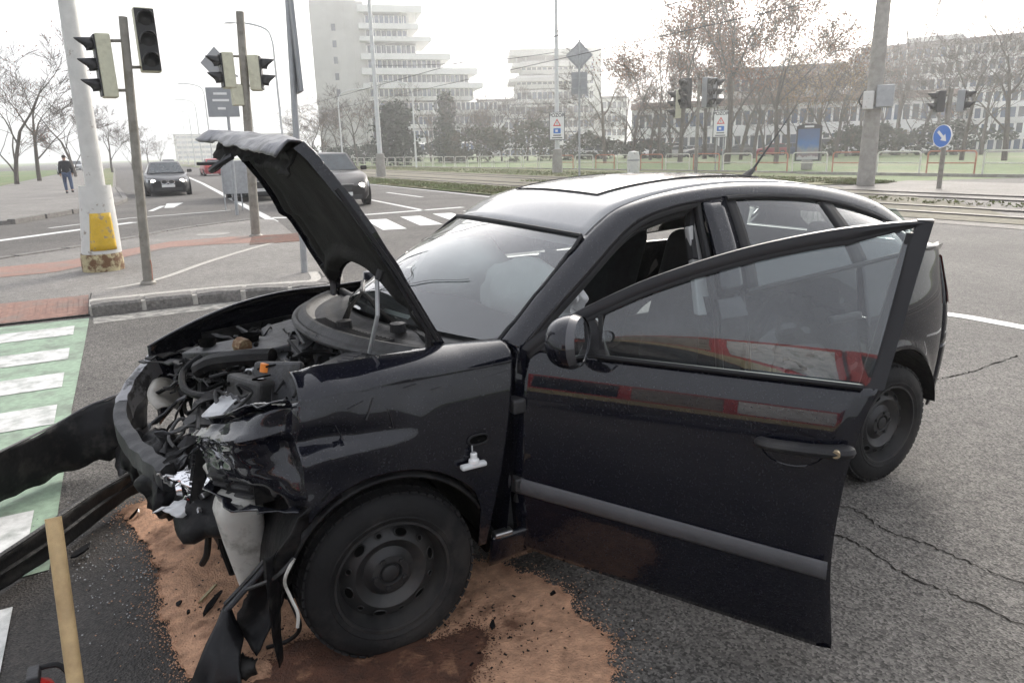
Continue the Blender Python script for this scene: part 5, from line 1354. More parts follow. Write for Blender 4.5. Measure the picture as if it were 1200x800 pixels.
flap('bent_edge', [(.26, .76, .92), (.31, .68, .89), (.38, .57, .85), (.44, .46, .80)], (.02, .015, .03), PNT, 12, .02)
flap('bent_edge', [(.26, .82, .60), (.35, .72, .575), (.43, .56, .57), (.47, .40, .57)], (.03, .03, .012), PNT, 15, .03)
# bare bright metal along the torn edges
MB().tube(smooth_path([(.27, .77, .918), (.30, .70, .905), (.33, .65, .895), (.36, .60, .875)], 6), [.006, .004, .008, .004, .007, .003, .006, .004, .008, .004, .006, .004, .007, .005, .006, .004, .006, .004, .003], 5, flat=.5).build('torn_edge', A['metal'], car)

# sill, rear door, rear quarter
def sill_pt(u, v):
    x = -.36 - 1.80 * u; z = .19 + .13 * v; return (x, sy(x, z) - .02 * (1 - v), z)
MB().grid(sill_pt, 20, 5).build('sill', PNT, car, smooth=True, solid=.02)
MB().box((-.395, .80, .333), (.07, .035, .018)).build('sill_end', A['metal'], car, bevel=.006)
def rdoor_pt(u, v):
    x = -1.50 - .72 * u + .03 * sin(v * 2)
    top = 1.035 + .045 * u
    zb = arch_bot(x, -2.46, .30); z = zb + (top - zb) * v
    y = sy(x, z)
    g = math.exp(-((x + 1.80) / .26) ** 2 - ((z - .76) / .17) ** 2)      # the big dent
    y -= .20 * g * (1 + .5 * nz(x * 7, z * 7, 2)) + .035 * g * nz(x * 17, z * 17, 5)
    y -= .035 * math.exp(-((x + 1.56) / .05) ** 2) * (z > .6) * min((z - .6) * 4, 1)
    return (x, y, z)
MB().grid(rdoor_pt, 44, 36).build('rear_door', PNT, car, smooth=True, angle=60, solid=.01)
MB().tube([(-1.495 - .006, sy(-1.5, .3 + .74 * t / 10) + .001, .3 + .74 * t / 10) for t in range(11)], .006, 6).build('door_gap', A['seal'], car)
MB().box((-2.05, sy(-2.05, .86) + .016, .87), (.20, .03, .035)).build('door_handle', A['plastic'], car, bevel=.012)
def quarter_pt(u, v):
    x = -2.225 - .70 * u; top = 1.08 + .03 * u
    zb = arch_bot(x, -2.46, .36); z = zb + (top - zb) * v
    return (x, sy(x, z) + .012 * math.exp(-((hypot(x + 2.46, z - ARCH_Z) - ARCH_R) / .03) ** 2), z)
MB().grid(quarter_pt, 36, 24).build('rear_quarter', PNT, car, smooth=True, solid=.006)
MB().grid(lambda u, v: (lambda a: (-2.46 + .362 * cos(a), .25 + .55 * v, .30 + .362 * sin(a)))(radians(6 + 168 * u)), 24, 4).build('wheel_arch_liner', A['bumper'], car, smooth=True)
def tail_xy(t, z, s_=1):
    rx = sinterp(z, [.25, .40, .55, .75, .95, 1.05, 1.2, 1.27], [-3.06, -3.12, -3.14, -3.12, -3.03, -2.95, -2.83, -2.77])
    x0 = -2.92; y0 = sy(x0, min(z, 1.05)) if z < 1.05 else interp(z, [1.05, 1.27], [sy(x0, 1.05) - .02, .48])
    a = t * pi / 2
    n_ = 2.6
    cx, sx = abs(cos(a)) ** (2 / n_), abs(sin(a)) ** (2 / n_)
    return (x0 + (rx - x0) * sx, y0 * cx * s_, z)
for nm, z0, z1, mt in (('rear_bumper', .27, .60, PNT), ('tailgate', .605, 1.10, PNT)):
    mb = MB(); mb.grid(lambda u, v: tail_xy(u * 2, z0 + (z1 - z0) * v, 1) if u <= .5 else tail_xy(2 - u * 2, z0 + (z1 - z0) * v, -1), 48, 14).build(nm, mt, car, smooth=True, angle=60, solid=.008)
mb = MB(); mb.grid(lambda u, v: tail_xy(.25 + u * 1.5, 1.11 + .15 * v, 1) if u <= .5 else tail_xy(1.75 - u * 1.5, 1.11 + .15 * v, -1), 24, 6).build('rear_window', A['sideglass'], car, smooth=True)
for s_ in (1, -1):
    MB().grid(lambda u, v: (lambda q: (q[0] - .006, q[1] + .006 * s_, q[2]))(tail_xy(.08 + .40 * u, .80 + .27 * v, s_)), 10, 8).build('tail_light', A['taillamp'], car, smooth=True)
MB().ext([(-2.74, .45, 1.265), (-2.86, .45, 1.225), (-2.865, .45, 1.205), (-2.76, .45, 1.235)], (0, -.92, 0)).build('rear_spoiler', PNT, car, bevel=.01)

AER0, AER1 = Vector((-2.30, .0, 1.438)), Vector((-2.62, .0, 1.79))
# ---- side glazing and pillars
def outer_at(x):
    for i in range(NR):
        if outer[i].x >= x >= outer[i + 1].x:
            t = (x - outer[i].x) / (outer[i + 1].x - outer[i].x); return outer[i].lerp(outer[i + 1], t)
    return outer[-1]
def belt(x): return Vector((x, sy(x, 1.035) + .002, 1.035 + .045 * min(max((-x - 1.5) / .72, 0), 1.4)))
def glazing(name, xb0, xt0, xb1, xt1, mt, s_=1, off=-.006, top=.0, nu=14):
    def fn(u, v):
        b = belt(xb0 + (xb1 - xb0) * u); t = outer_at(xt0 + (xt1 - xt0) * u)
        p = b.lerp(t, v * (1 - top)); p.y += .018 * sin(pi * v) + off
        return (p.x, p.y * s_, p.z)
    return MB().grid(fn, nu, 10).build(name, mt, car, smooth=True)
def pillar(name, xb0, xt0, xb1, xt1, mt, s_=1, off=.004):
    o = glazing(name, xb0, xt0, xb1, xt1, mt, s_, off, nu=3); md = o.modifiers.new('solid', 'SOLIDIFY'); md.thickness = .03; md.offset = -1 if s_ > 0 else 1; return o
for s_ in (1, -1):
    glazing('rear_side_window', -1.575, -1.60, -2.19, -2.14, A['sideglass'], s_)
    glazing('quarter_window', -2.245, -2.20, -2.60, -2.58, A['sideglass'], s_)
    pillar('window_frame', -1.530, -1.560, -1.585, -1.61, A['seal'], s_, .003)
    pillar('window_frame', -2.17, -2.12, -2.25, -2.205, A['seal'], s_, .003)
    pillar('centre_pillar', -1.40, -1.44, -1.532, -1.562, PNT, s_, .0)
    pillar('rear_pillar', -2.585, -2.56, -2.95, -2.86, PNT, s_, .002)
    # rubber run along the top and the belt of the rear glazing
    MB().tube([(outer_at(x).x, (outer_at(x).y + .004) * s_, outer_at(x).z) for x in [-1.56 - .052 * k for k in range(21)]], .011, 6).build('window_seal', A['seal'], car)
    MB().tube([(belt(x).x, (belt(x).y + .004) * s_, belt(x).z) for x in [-1.52 - .052 * k for k in range(22)]], .010, 6).build('window_seal', A['seal'], car)
# door opening of the open door: black rubber run, pale inner pillar
op = [Vector((-.47, .775, .42)), Vector((-.495, .775, .70)), Vector((-.53, .765, .93))] + [outer[i] + Vector((0, -.012, -.012)) for i in range(2, 26)] + [Vector((-1.415, .60, 1.30)), Vector((-1.40, .655, 1.20)), Vector((-1.385, .70, 1.10)), Vector((-1.375, .76, .95)), Vector((-1.38, .79, .70)), Vector((-1.40, .80, .40))]
MB().tube(op, .016, 7).build('door_seal', A['seal'], car, smooth=True)
ip = [p + Vector((0, -.035, -.025)) for p in op[2:27]] + [Vector((-1.385, .575, 1.27)), Vector((-1.36, .63, 1.16))]
MB().tube(ip, .022, 7).build('inner_seal', A['seal'], car, smooth=True)
MB().ext([(-1.36, .60, 1.28), (-1.345, .66, 1.10), (-1.335, .70, .95), (-1.40, .72, .95), (-1.405, .66, 1.10), (-1.41, .58, 1.30)], (0, -.03, 0)).build('pillar_trim', A['trim'], car, bevel=.006)
MB().ext([(-1.37, .78, .30), (-1.37, .79, .95), (-1.37, .765, 1.02), (-1.50, .765, 1.02), (-1.50, .80, .95), (-1.50, .80, .30)], (0, -.12, 0)).build('centre_pillar_base', PNT, car)
# hinge face of the scuttle, front door aperture
MB().grid(lambda u, v: (-.455 - .05 * v + .10 * (1 - v) * .5, .80 - .20 * u, .30 + .66 * v), 6, 10).build('hinge_pillar', PNT, car)
for z in (.50, .78):
    MB().box((-.465, .79, z), (.05, .06, .05)).build('door_hinge', A['darkmetal'], car, bevel=.008)

# right side: one panel per door, lower body
MB().grid(lambda u, v: (lambda x, z: (x, -sy(x, z), z))(-.44 - 1.03 * u, .22 + .80 * v), 16, 10).build('front_door', PNT, car, smooth=True, solid=.03)
MB().grid(lambda u, v: (lambda x: (lambda z: (x, -sy(x, z), z))((arch_bot(x, -2.46, .25)) + (1.03 - arch_bot(x, -2.46, .25)) * v))(-1.48 - 1.45 * u), 40, 10).build('rear_panel', PNT, car, smooth=True, solid=.03)
def gl_front(u, v):
    b = belt(-.62 - .80 * u); i = min(int(3 + u * 22), NR); t = outer[i]
    p = b.lerp(t, v); return (p.x, -(p.y - .005), p.z)
MB().grid(gl_front, 16, 8).build('front_side_window', A['sideglass'], car, smooth=True)

# ---- cabin
def soft_box(name, c, d, mt, rot=None, r=.05, parent=None):
    o = MB().box((0, 0, 0), d).build(name, mt, parent or car, smooth=True, loc=c)
    md = o.modifiers.new('bevel', 'BEVEL'); md.width = r; md.segments = 4
    if rot: o.rotation_euler = rot
    return o
soft_box('cabin_floor', (-1.45, 0, .26), (2.1, 1.42, .06), A['fabric'], r=.02)
for s_ in (1, -1):
    st_ = soft_box('front_seat', (-1.28, .37 * s_, .48), (.52, .50, .22), A['fabric'], r=.07)
    soft_box('backrest', (-.34, 0, .42), (.17, .48, .66), A['fabric'], (0, radians(-17), 0), .07, st_)
    soft_box('headrest', (-.47, 0, .80), (.11, .27, .19), A['fabric'], (0, radians(-12), 0), .05, st_)
soft_box('rear_seat', (-2.05, 0, .52), (.48, 1.25, .22), A['fabric'], r=.07)
soft_box('rear_backrest', (-2.38, 0, .78), (.16, 1.25, .58), A['fabric'], (0, radians(-20), 0), .06)
for y in (-.38, .38): soft_box('rear_headrest', (-2.48, y, 1.13), (.10, .26, .16), A['fabric'], (0, radians(-12), 0), .04)
MB().ext([(-.36, -.68, .96), (-.62, -.68, 1.0), (-.80, -.68, .93), (-.80, -.68, .72), (-.5, -.68, .40), (-.36, -.68, .40)], (0, 1.38, 0)).build('dashboard', A['plastic'], car, bevel=.03)
sw = MB(); c0 = Vector((-.86, .37, .86)); ax_ = Vector((-.85, 0, .5)).normalized(); e1 = Vector((0, 1, 0)); e2 = ax_.cross(e1)
sw.tube([c0 + (e1 * cos(t * pi / 12) + e2 * sin(t * pi / 12)) * .185 for t in range(25)], .016, 8); sw.build('steering_wheel', A['plastic'], car, smooth=True)
def lump(name, c, d, mt, seed, amp=.06, rot=0):
    mb = MB()
    def fn(u, v):
        th, ph = 2 * pi * u, pi * v - pi / 2
        q = Vector((cos(th) * cos(ph), sin(th) * cos(ph), sin(ph)))
        k = 1 + amp * 3 * nz(q.x * 1.6 + seed, q.y * 1.6, q.z * 1.6) + amp * nz(q.x * 5, q.y * 5 + seed, q.z * 5)
        return (q.x * d[0] * k, q.y * d[1] * k, q.z * d[2] * k)
    o = mb.grid(fn, 28, 16).build(name, mt, car, smooth=True, loc=c, angle=80); o.rotation_euler = (0, 0, rot); return o
lump('passenger_airbag', (-.76, -.24, 1.05), (.22, .28, .17), A['airbag'], 2)
lump('passenger_airbag_fold', (-.74, -.36, .97), (.14, .16, .12), A['airbag'], 6)
lump('driver_airbag', (-.80, .26, 1.02), (.15, .24, .15), A['airbag'], 4)
# limp airbag cloth hanging in the door opening
def bagcloth(u, v):
    c = Vector((-.80, .50, 1.115)).lerp(Vector((-.84, .52, .93)), v)
    w_ = .085 * (.8 + .5 * v) * (1 + .2 * sin(v * 9))
    d = Vector((-1, .15, -.12)).normalized()
    return c + d * (u - .4) * 2 * w_ + Vector((.02 * nz(u * 5, v * 4, 2), .05 * nz(u * 4, v * 4, 8) + .02 * sin(u * 14), .03 * nz(u * 5, 3, 1) * (1 - v)))
MB().grid(bagcloth, 16, 18).build('hanging_airbag', A['airbag'], car, smooth=True, solid=.004)
soft_box('sun_visor', (-1.10, .32, 1.29), (.16, .34, .02), A['fabric'], (0, radians(-30), 0), .008)
soft_box('rear_mirror', (-.98, 0, 1.30), (.03, .22, .07), A['plastic'], None, .02)
MB().grid(lambda u, v: roof_pt(u, .03 + .94 * v) - Vector((0, 0, .045)), 10, 8).build('headlining', A['trim'], car)

# ---- wheels
def car_wheel(x, y, s_, label=None):
    tyre_r, rim_r = .292, .185
    wh = MB().lathe([(rim_r - .005, -.085), (rim_r + .012, -.092), (.25, -.096), (.277, -.082), (.288, -.05), (tyre_r, 0), (.288, .05), (.281, .070), (.272, .082), (.268, .084), (.25, .094), (.225, .098), (.212, .0955), (.208, .0975), (rim_r + .012, .092), (rim_r - .005, .083)], (0, 0, 0), 'Y', 56).build('front_wheel' if x > -1 else 'rear_wheel', A['rubber'], car, smooth=True, angle=32, loc=(x, y, tyre_r - .002))
    if s_ < 0: wh.rotation_euler = (0, 0, pi)
    mb = MB()                                                    # tread blocks round the crown
    for k in range(56):
        a = 2 * pi * k / 56
        for yy in (-.062, -.022, .022, .062):
            r = tyre_r - .0035 - (.006 if abs(yy) > .05 else 0)
            mb.box((r * cos(a + yy * .8), yy, r * sin(a + yy * .8)), (.008, .030, .024), Matrix.Rotation(-a - yy * .8, 3, 'Y'))
    tag(mb.build('tread', A['rubber'], wh), kind='stuff')
    rim = MB().lathe([(.196, .080), (.192, .092), (.184, .092), (.176, .070), (.170, .045), (.163, .032), (.150, .040), (.128, .058), (.118, .062), (.108, .056), (.085, .038), (.070, .046), (.060, .058), (.040, .060), (.034, .050), (.0, .048)], (0, 0, 0), 'Y', 56).build('rim', A['steelwheel'], wh, smooth=True, angle=40)
    mb = MB()
    for k in range(12):                                          # ventilation openings
        a = 2 * pi * k / 12 + .2
        big = k % 2 == 0
        rr, ry = (.020, .0125) if big else (.009, .008)
        c = Vector((.140 * cos(a), .0505, .140 * sin(a))); er = Vector((cos(a), -.55, sin(a))).normalized(); et = Vector((-sin(a), 0, cos(a))); n_ = er.cross(et); n_ = n_ if n_.y > 0 else -n_
        ring = [c + et * rr * cos(q) + er * ry * sin(q) + n_ * .0035 for q in [2 * pi * j / 12 for j in range(12)]]
        mb.add(ring + [c + n_ * .0035] , [(j, (j + 1) % 12, 12) for j in range(12)])
    lip = MB()
    for k in range(12):
        a = 2 * pi * k / 12 + .2; big = k % 2 == 0; rr, ry = (.022, .0145) if big else (.0105, .0095)
        c = Vector((.140 * cos(a), .0505, .140 * sin(a))); er = Vector((cos(a), -.55, sin(a))).normalized(); et = Vector((-sin(a), 0, cos(a))); n_ = er.cross(et); n_ = n_ if n_.y > 0 else -n_
        lip.tube([c + et * rr * cos(q) + er * ry * sin(q) + n_ * .003 for q in [2 * pi * j / 12 for j in range(13)]], .0022, 5, caps=False)
    tag(lip.build('vent_lips', A['steelwheel'], wh, smooth=True), kind='stuff')
    mb.build('vent_holes', A['voidblack'], wh)['kind'] = 'stuff'
    for k in range(5):
        a = 2 * pi * k / 5 + .3
        MB().lathe([(0, .014), (.008, .013), (.0095, 0), (.012, -.004)], (0, 0, 0), 'Y', 8).build('wheel_bolt', A['darkmetal'], wh, loc=(.052 * cos(a), .052, .052 * sin(a)))
    MB().lathe([(.030, .052), (.028, .060), (.015, .064), (0, .064)], (0, 0, 0), 'Y', 20).build('hub_cap', A['steelwheel'], wh, smooth=True)
    return wh
fwh = car_wheel(0, .715, 1); fwh.rotation_euler = (0, .4, 0)
car_wheel(0, -.715, -1); rwh = car_wheel(-2.46, .715, 1); rwh.rotation_euler = (0, 1.1, 0); car_wheel(-2.46, -.715, -1)

# ---- open driver's door: local s along the door, n outwards
ANG = radians(53); dvec = Vector((-cos(ANG), sin(ANG), 0)); nvec = Vector((sin(ANG), cos(ANG), 0)); H0 = Vector((-.46, .80, 0))
def DP(s, n, z): return H0 + dvec * s + nvec * n + Vector((0, 0, z - .012 * s))
def dn(z): return sinterp(z, [.10, .25, .40, .55, .70, .80, .88, .955], [-.075, -.035, -.010, .0, -.006, -.018, -.034, -.058])
def dz_bot(s): return .235 - .138 * s
rear_edge = [(.10, 1.01), (.40, .985), (.64, .995), (.80, 1.02), (.955, 1.065)]
def s_rear(z): return sinterp(z, [r[0] for r in rear_edge], [r[1] for r in rear_edge])
def dtop(s): return .958 - .005 * s
def door_pt(u, v, off=0.0):
    z = dz_bot(u) + (dtop(u) - dz_bot(u)) * v
    se = s_rear(z - .02); s = -.035 + (se + .035) * u
    return DP(s, dn(z) + off - .012 * (u > .97) - .008 * (u < .03), z)
door = MB().grid(lambda u, v: door_pt(u, v), 48, 40).build('front_door', PNT, car, smooth=True, angle=50, solid=.012, off=-1)
door['label'] = 'wide open driver door with its window frame'
MB().grid(lambda u, v: door_pt(.02 + .96 * u, .03 + .95 * v, -.07), 10, 10).build('inner_panel', A['plastic'], door, smooth=True, solid=.03)
for uu in (0, 1): MB().grid(lambda u, v: door_pt(uu, v, -.075 * u), 1, 20).build('door_edge', PNT, door)
MB().grid(lambda u, v: door_pt(v, 0, -.075 * u), 1, 24).build('door_edge', PNT, door)
# rubbing strip
def strip_pt(u, v):
    z = .497 - .088 * u + (v - .5) * .062; s = -.02 + .985 * u + .02 * (u - .5)
    return DP(s, dn(z) + .004 + .013 * sin(pi * (.08 + .84 * v)), z)
MB().grid(strip_pt, 30, 8).build('rubbing_strip', A['strip'], door, smooth=True, solid=.008)
# window frame: front corner, roof curve, rear upright
FT = smooth_path([(.0, -.058, .965), (.05, -.07, 1.01), (.13, -.090, 1.062), (.22, -.112, 1.115), (.40, -.148, 1.205), (.64, -.182, 1.295), (.86, -.203, 1.355), (1.03, -.214, 1.385), (1.155, -.222, 1.398)], 5)
def frame_strip(name, path, inw, mt, dep=.035, face=.006, lip=.0):
    "flat section swept along (s,n,z) points; inw = vectors across the visible width"
    mb = MB(); vs = []
    for i, p in enumerate(path):
        w_ = Vector(inw[i] if isinstance(inw, list) else inw)
        for q, dn_ in ((p, 0), (p + w_ * .5, face), (p + w_, 0), (p + w_, -dep), (p, -dep)):
            vs.append(DP(q.x, q.y + dn_, q.z))
    n = len(path)
    fs = [(i * 5 + j, i * 5 + (j + 1) % 5, (i + 1) * 5 + (j + 1) % 5, (i + 1) * 5 + j) for i in range(n - 1) for j in range(5)] + [(0, 1, 2, 3, 4), tuple((n - 1) * 5 + j for j in range(5))[::-1]]
    return mb.add(vs, fs).build(name, mt, door, smooth=True, angle=40)
inw = []
for i, p in enumerate(FT):
    d = (FT[min(i + 1, len(FT) - 1)] - FT[max(i - 1, 0)]).normalized(); nn = Vector((d.z, 0, -d.x)); w_ = .034
    w_ *= min(1, .12 + (len(FT) - 1 - i) / 9); inw.append(nn * w_ + Vector((0, .22 * w_, 0)))
fr_top = frame_strip('window_frame', FT, inw, A['framepaint'])
RU = smooth_path([(1.157, -.2225, 1.3985), (1.130, -.178, 1.26), (1.103, -.130, 1.11), (1.073, -.074, .950)], 6)
frame_strip('window_frame', RU, [Vector((-.040 - .008 * i / len(RU), 0, 0)) for i in range(len(RU))], A['framepaint'])
frame_strip('frame_seal', [p + q for p, q in zip(FT, inw)], [q * .38 for q in inw], A['seal'], .03, .002)
frame_strip('frame_seal', [p + Vector((-.040 - .008 * i / len(RU), 0, 0)) for i, p in enumerate(RU)][2:], Vector((-.016, 0, 0)), A['seal'], .03, .001)
# mirror sail, belt seal
MB().ext([DP(.02, -.055, .96), DP(.30, -.055, .962), DP(.245, -.098, 1.06), DP(.20, -.11, 1.095), DP(.10, -.085, 1.03)], nvec * -.02).build('mirror_sail', A['plastic'], door, bevel=.004)
MB().tube([DP(.26 + .76 * t / 12, -.052, .963 - .004 * t / 12) for t in range(13)], .009, 6).build('belt_seal', A['seal'], door)
# window glass
def topcurve(s):
    best = None
    for i in range(len(FT) - 1):
        a, b = FT[i] + inw[i] * 1.2, FT[i + 1] + inw[i + 1] * 1.2
        if a.x <= s <= b.x: return a.lerp(b, (s - a.x) / max(b.x - a.x, 1e-6))
    return FT[-1] + inw[-1] * 1.2
def dglass(u, v):
    sb = .27 + .765 * u; stp = .27 + .835 * u
    t = topcurve(stp); b = Vector((sb, -.068, .955))
    p = b.lerp(t, v); return DP(p.x, p.y - .008 + .022 * sin(pi * v), p.z)
MB().grid(dglass, 72, 16).build('door_window', A['doorglass'], door, smooth=True)
MB().ext([DP(.285, -.07, .965), DP(.262, -.112, 1.085), DP(.248, -.112, 1.085), DP(.268, -.07, .965)], nvec * .012).build('glass_divider', A['seal'], door)
# handle: dished recess, bar, lock
hs_, hz_ = .875, .775
def dish(u, v):
    a = 2 * pi * u; r = v; z = hz_ + .052 * r * sin(a) - .006; s = hs_ - .02 + .085 * r * cos(a)
    return DP(s, dn(z) + .003 - .028 * (1 - r ** 3), z)
MB().grid(dish, 28, 6).build('handle_recess', PNT, door, smooth=True)
hb = MB(); pth = [DP(.765, dn(.78) + .012, .782), DP(.79, dn(.78) + .034, .783), DP(.86, dn(.78) + .040, .785), DP(.93, dn(.78) + .036, .786), DP(.985, dn(.78) + .020, .786), DP(.995, dn(.78) + .006, .786)]
hb.tube(smooth_path(pth, 4), [.016, .019, .021, .022, .023, .023, .023, .023, .023, .023, .023, .023, .024, .025, .026, .027, .028, .028, .027, .026, .024], 10, flat=.75)
hd = hb.build('door_handle', A['plastic'], door, smooth=True)
lk = MB().lathe([(0, .006), (.011, .006), (.0135, 0), (.0135, -.01)], (0, 0, 0), 'Y', 16).build('door_lock', A['brass'], door, smooth=True)
lk.location = DP(.968, dn(.786) + .047, .787); lk.rotation_euler = (0, 0, -ANG)
# mirror
mc = DP(.235, .075, 1.045)
mm = MB()
def mir(u, v):
    th, ph = 2 * pi * u, (pi / 2) * v
    k = cos(ph) ** .55
    return (.082 * sin(ph) ** 1.0, .112 * cos(th) * k, .080 * sin(th) * k * (1 + .12 * cos(th)))
# housing: closed shell bulging forward (+x local), mirror glass on the back
mm.grid(mir, 28, 10)
mh = mm.build('mirror_housing', PNT, door, smooth=True, loc=mc); mh.rotation_euler = (0, radians(4), radians(-48))
MB().grid(lambda u, v: (-.022 * v * 1.0 - .0 , .112 * cos(2 * pi * u) * (1 - .14 * v), .080 * sin(2 * pi * u) * (1 - .10 * v) * (1 + .12 * cos(2 * pi * u))), 28, 2).build('mirror_bezel', A['bezel'], door, smooth=True, loc=mc).rotation_euler = (0, radians(4), radians(-48))
MB().add([(-.018, .098 * cos(2 * pi * j / 28), .070 * sin(2 * pi * j / 28) * (1 + .12 * cos(2 * pi * j / 28))) for j in range(28)], [tuple(range(28))]).build('mirror_glass', A['mirrorglass'], door, loc=mc).rotation_euler = (0, radians(4), radians(-48))
MB().tube([DP(.16, -.07, 1.005), DP(.19, -.01, 1.005), mc + Vector((.03, -.02, -.035))], [.035, .03, .028], 10, flat=.8).build('mirror_arm', A['plastic'], door, smooth=True)

# ---- bonnet, hinged at the scuttle and folded at its front edge
BL = [(-.285, .985), (-.20, 1.14), (-.10, 1.31), (.00, 1.46), (.085, 1.585), (.115, 1.632)]   # x,z along the left edge
def bon(u, v, off=0.0):
    "u across from left (0) to right (1); v from hinge to nose"
    t = 1 - 2 * u; y = .635 * t
    v0 = .27 * (1 - abs(t) ** 2.4); v = v0 + v * (1 - v0)
    x = sinterp(v, [0, .25, .5, .74, .92, 1.0], [-.285, -.205, -.115, -.02, .065, .105]) ; z = sinterp(v, [0, .25, .5, .74, .92, 1.0], [.985, 1.135, 1.31, 1.468, 1.59, 1.635])
    y *= 1 - .07 * v ** 3
    crown = .05 * (1 - t * t)
    x -= crown * .85; z += crown * .53                                   # bonnet crown (outer face looks aft and up)
    hinge = .10 * (abs(t) ** 2) * (1 - v) ** 3; 
    rgt = max(0, u - .5) * 2
    z += .06 * rgt * v ** 2; x += .06 * rgt * v ** 3
    z -= .035 * math.exp(-((v - .60) / .05) ** 2) * rgt                  # kink on the far edge
    x += .012 * nz(u * 5, v * 5, 3) * v + .008 * nz(u * 13, v * 11, 5) * v
    n_ = Vector((.85, 0, -.53)) * off
    return Vector((x, y, z)) + n_
bn = MB().grid(lambda u, v: bon(u, v), 36, 40).build('bonnet', PNT, car, smooth=True, angle=50, solid=.004)
bn['label'] = 'raised bonnet with its folded front edge'
def bon_in(u, v):
    e = min(u, 1 - u, v * .8, 1 - v); d = min(e / .05, 1)
    rib = .012 * max(0, cos((u - .5) * 5 * pi)) * sin(pi * min(v * 1.1, 1))
    h = .016 + .014 * d + rib * .5 - .018 * math.exp(-((abs(u - .5) - .42) / .03) ** 2)
    if v < .16: h += .022 * sin(pi * v / .16)
    return bon(.015 + .97 * u, .02 + .95 * v, h)
MB().grid(bon_in, 40, 40).build('inner_skin', A['bonnetinner'], bn, smooth=True, angle=60)
for e in (0, 1): MB().grid(lambda u, v: bon(e, v, .034 * u), 2, 30).build('bonnet_edge', PNT, bn, smooth=True)
# folded nose of the bonnet, its upper side catching the sky
def nose(u, v):
    b = bon(u, 1.0)
    d = Vector((.80, .10, -.02 + .06 * u)).normalized()
    L = .035 + .115 * sin(pi * min(.12 + u * .82, 1)) ** .8
    w_ = .018 * nz(u * 7, v * 3, 2) + .007 * nz(u * 22, v * 9, 3)
    p = b + d * L * v + Vector((0, 0, -.035 * v * v + w_ * v + .012 * sin(pi * v)))
    if u > .9: p += Vector((.05, -.02, .01)) * (u - .9) * 10 * v
    return p
MB().grid(nose, 36, 10).build('folded_nose', A['foldmetal'], bn, smooth=True, angle=45, solid=.006)
def nose2(u, v):
    b = bon(.02 + .96 * u, 1.0, .02); d = Vector((.35, 0, -.75)).normalized()
    return b + d * .10 * v * (1 + .5 * nz(u * 7, 2, v)) + Vector((.02 * nz(u * 15, v * 4, 1), 0, 0))
MB().grid(nose2, 30, 6).build('torn_reinforcement', A['bonnetinner'], bn, smooth=True, angle=45, solid=.005)
MB().tube(smooth_path([(.20, -.15, 1.60), (.25, -.18, 1.57), (.27, -.24, 1.55), (.24, -.30, 1.56), (.20, -.28, 1.60)], 5), .012, 6).build('bonnet_catch', A['darkmetal'], bn)
MB().tube([(.22, -.22, 1.575), (.31, -.30, 1.575)], .007, 5).build('catch_lever', A['darkmetal'], bn)
MB().tube(smooth_path([bon(.0, .02) + Vector((.02, .0, 0)), bon(0, .4, .02), bon(0, .8, .02)], 5), .009, 5).build('bonnet_seal', A['seal'], bn)
MB().tube([(-.055, .545, .965), (-.075, .60, 1.10), (-.085, .59, 1.21)], .0075, 8).build('bonnet_stay', A['silver'], car)
MB().tube([(-.088, .592, 1.21), (-.10, .592, 1.24)], .013, 8).build('stay_clip', A['plastic'], car)
for s_ in (1, -1): MB().tube(smooth_path([(-.24, .60 * s_, .95), (-.24, .61 * s_, 1.02), (-.20, .60 * s_, 1.10)], 4), .014, 6).build('bonnet_hinge', A['darkmetal'], car)

# ---- scuttle tray, wipers
def cowl(u, v):
    t = 2 * u - 1
    f = Vector((.045 - .22 * abs(t) ** 2.2, .60 * t, .945 - .01 * t * t)); b = Vector((-.17 - .27 * abs(t) ** 1.8, .64 * t, 1.0 - .035 * t * t))
    p = f.lerp(b, v)
    p.z += .028 * sin(pi * min(v * 3, 1)) + .012 * sin(v * 3 * pi) ** 2 * .5 - .012 * v
    return p
MB().grid(cowl, 40, 20).build('scuttle_tray', A['greyplastic'], car, smooth=True, solid=.008)
MB().tube([cowl(k / 30, .0) + Vector((0, 0, .004)) for k in range(31)], .016, 8).build('scuttle_seal', A['greyplastic'], car, smooth=True)
mb = MB()
for k in range(26):
    c = cowl(.52 + .014 * k, .30); mb.box(c + Vector((0, 0, .012)), (.055, .004, .012))
tag(mb.build('intake_grille', A['housing'], car), kind='stuff')
for (u0, v0), (u1, v1) in (((.66, .42), (.52, 1.0)), ((.80, .75), (.56, .98))):
    a, b_ = cowl(u0, v0), cowl(u1, v1)
    ww = MB().tube([a + Vector((0, 0, .03)), a.lerp(b_, .5) + Vector((-.0, 0, .055)), wind_pt(u1 - .05, .08) + Vector((0, 0, .02))], [.014, .010, .006], 8, flat=.6).build('wiper_arm', A['voidblack'], car, smooth=True)
    MB().lathe([(.03, 0), (.028, .03), (.0, .035)], (0, 0, 0), 'Z', 14).build('wiper_pivot', A['plastic'], ww, loc=a + Vector((0, 0, .01)))
    MB().tube([wind_pt(u1 + .06, .06) + Vector((0, 0, .012)), wind_pt(u1 - .10, .09) + Vector((.0, 0, .012)), wind_pt(u1 - .30, .10) + Vector((0, 0, .012))], .007, 5).build('wiper_blade', A['seal'], ww)

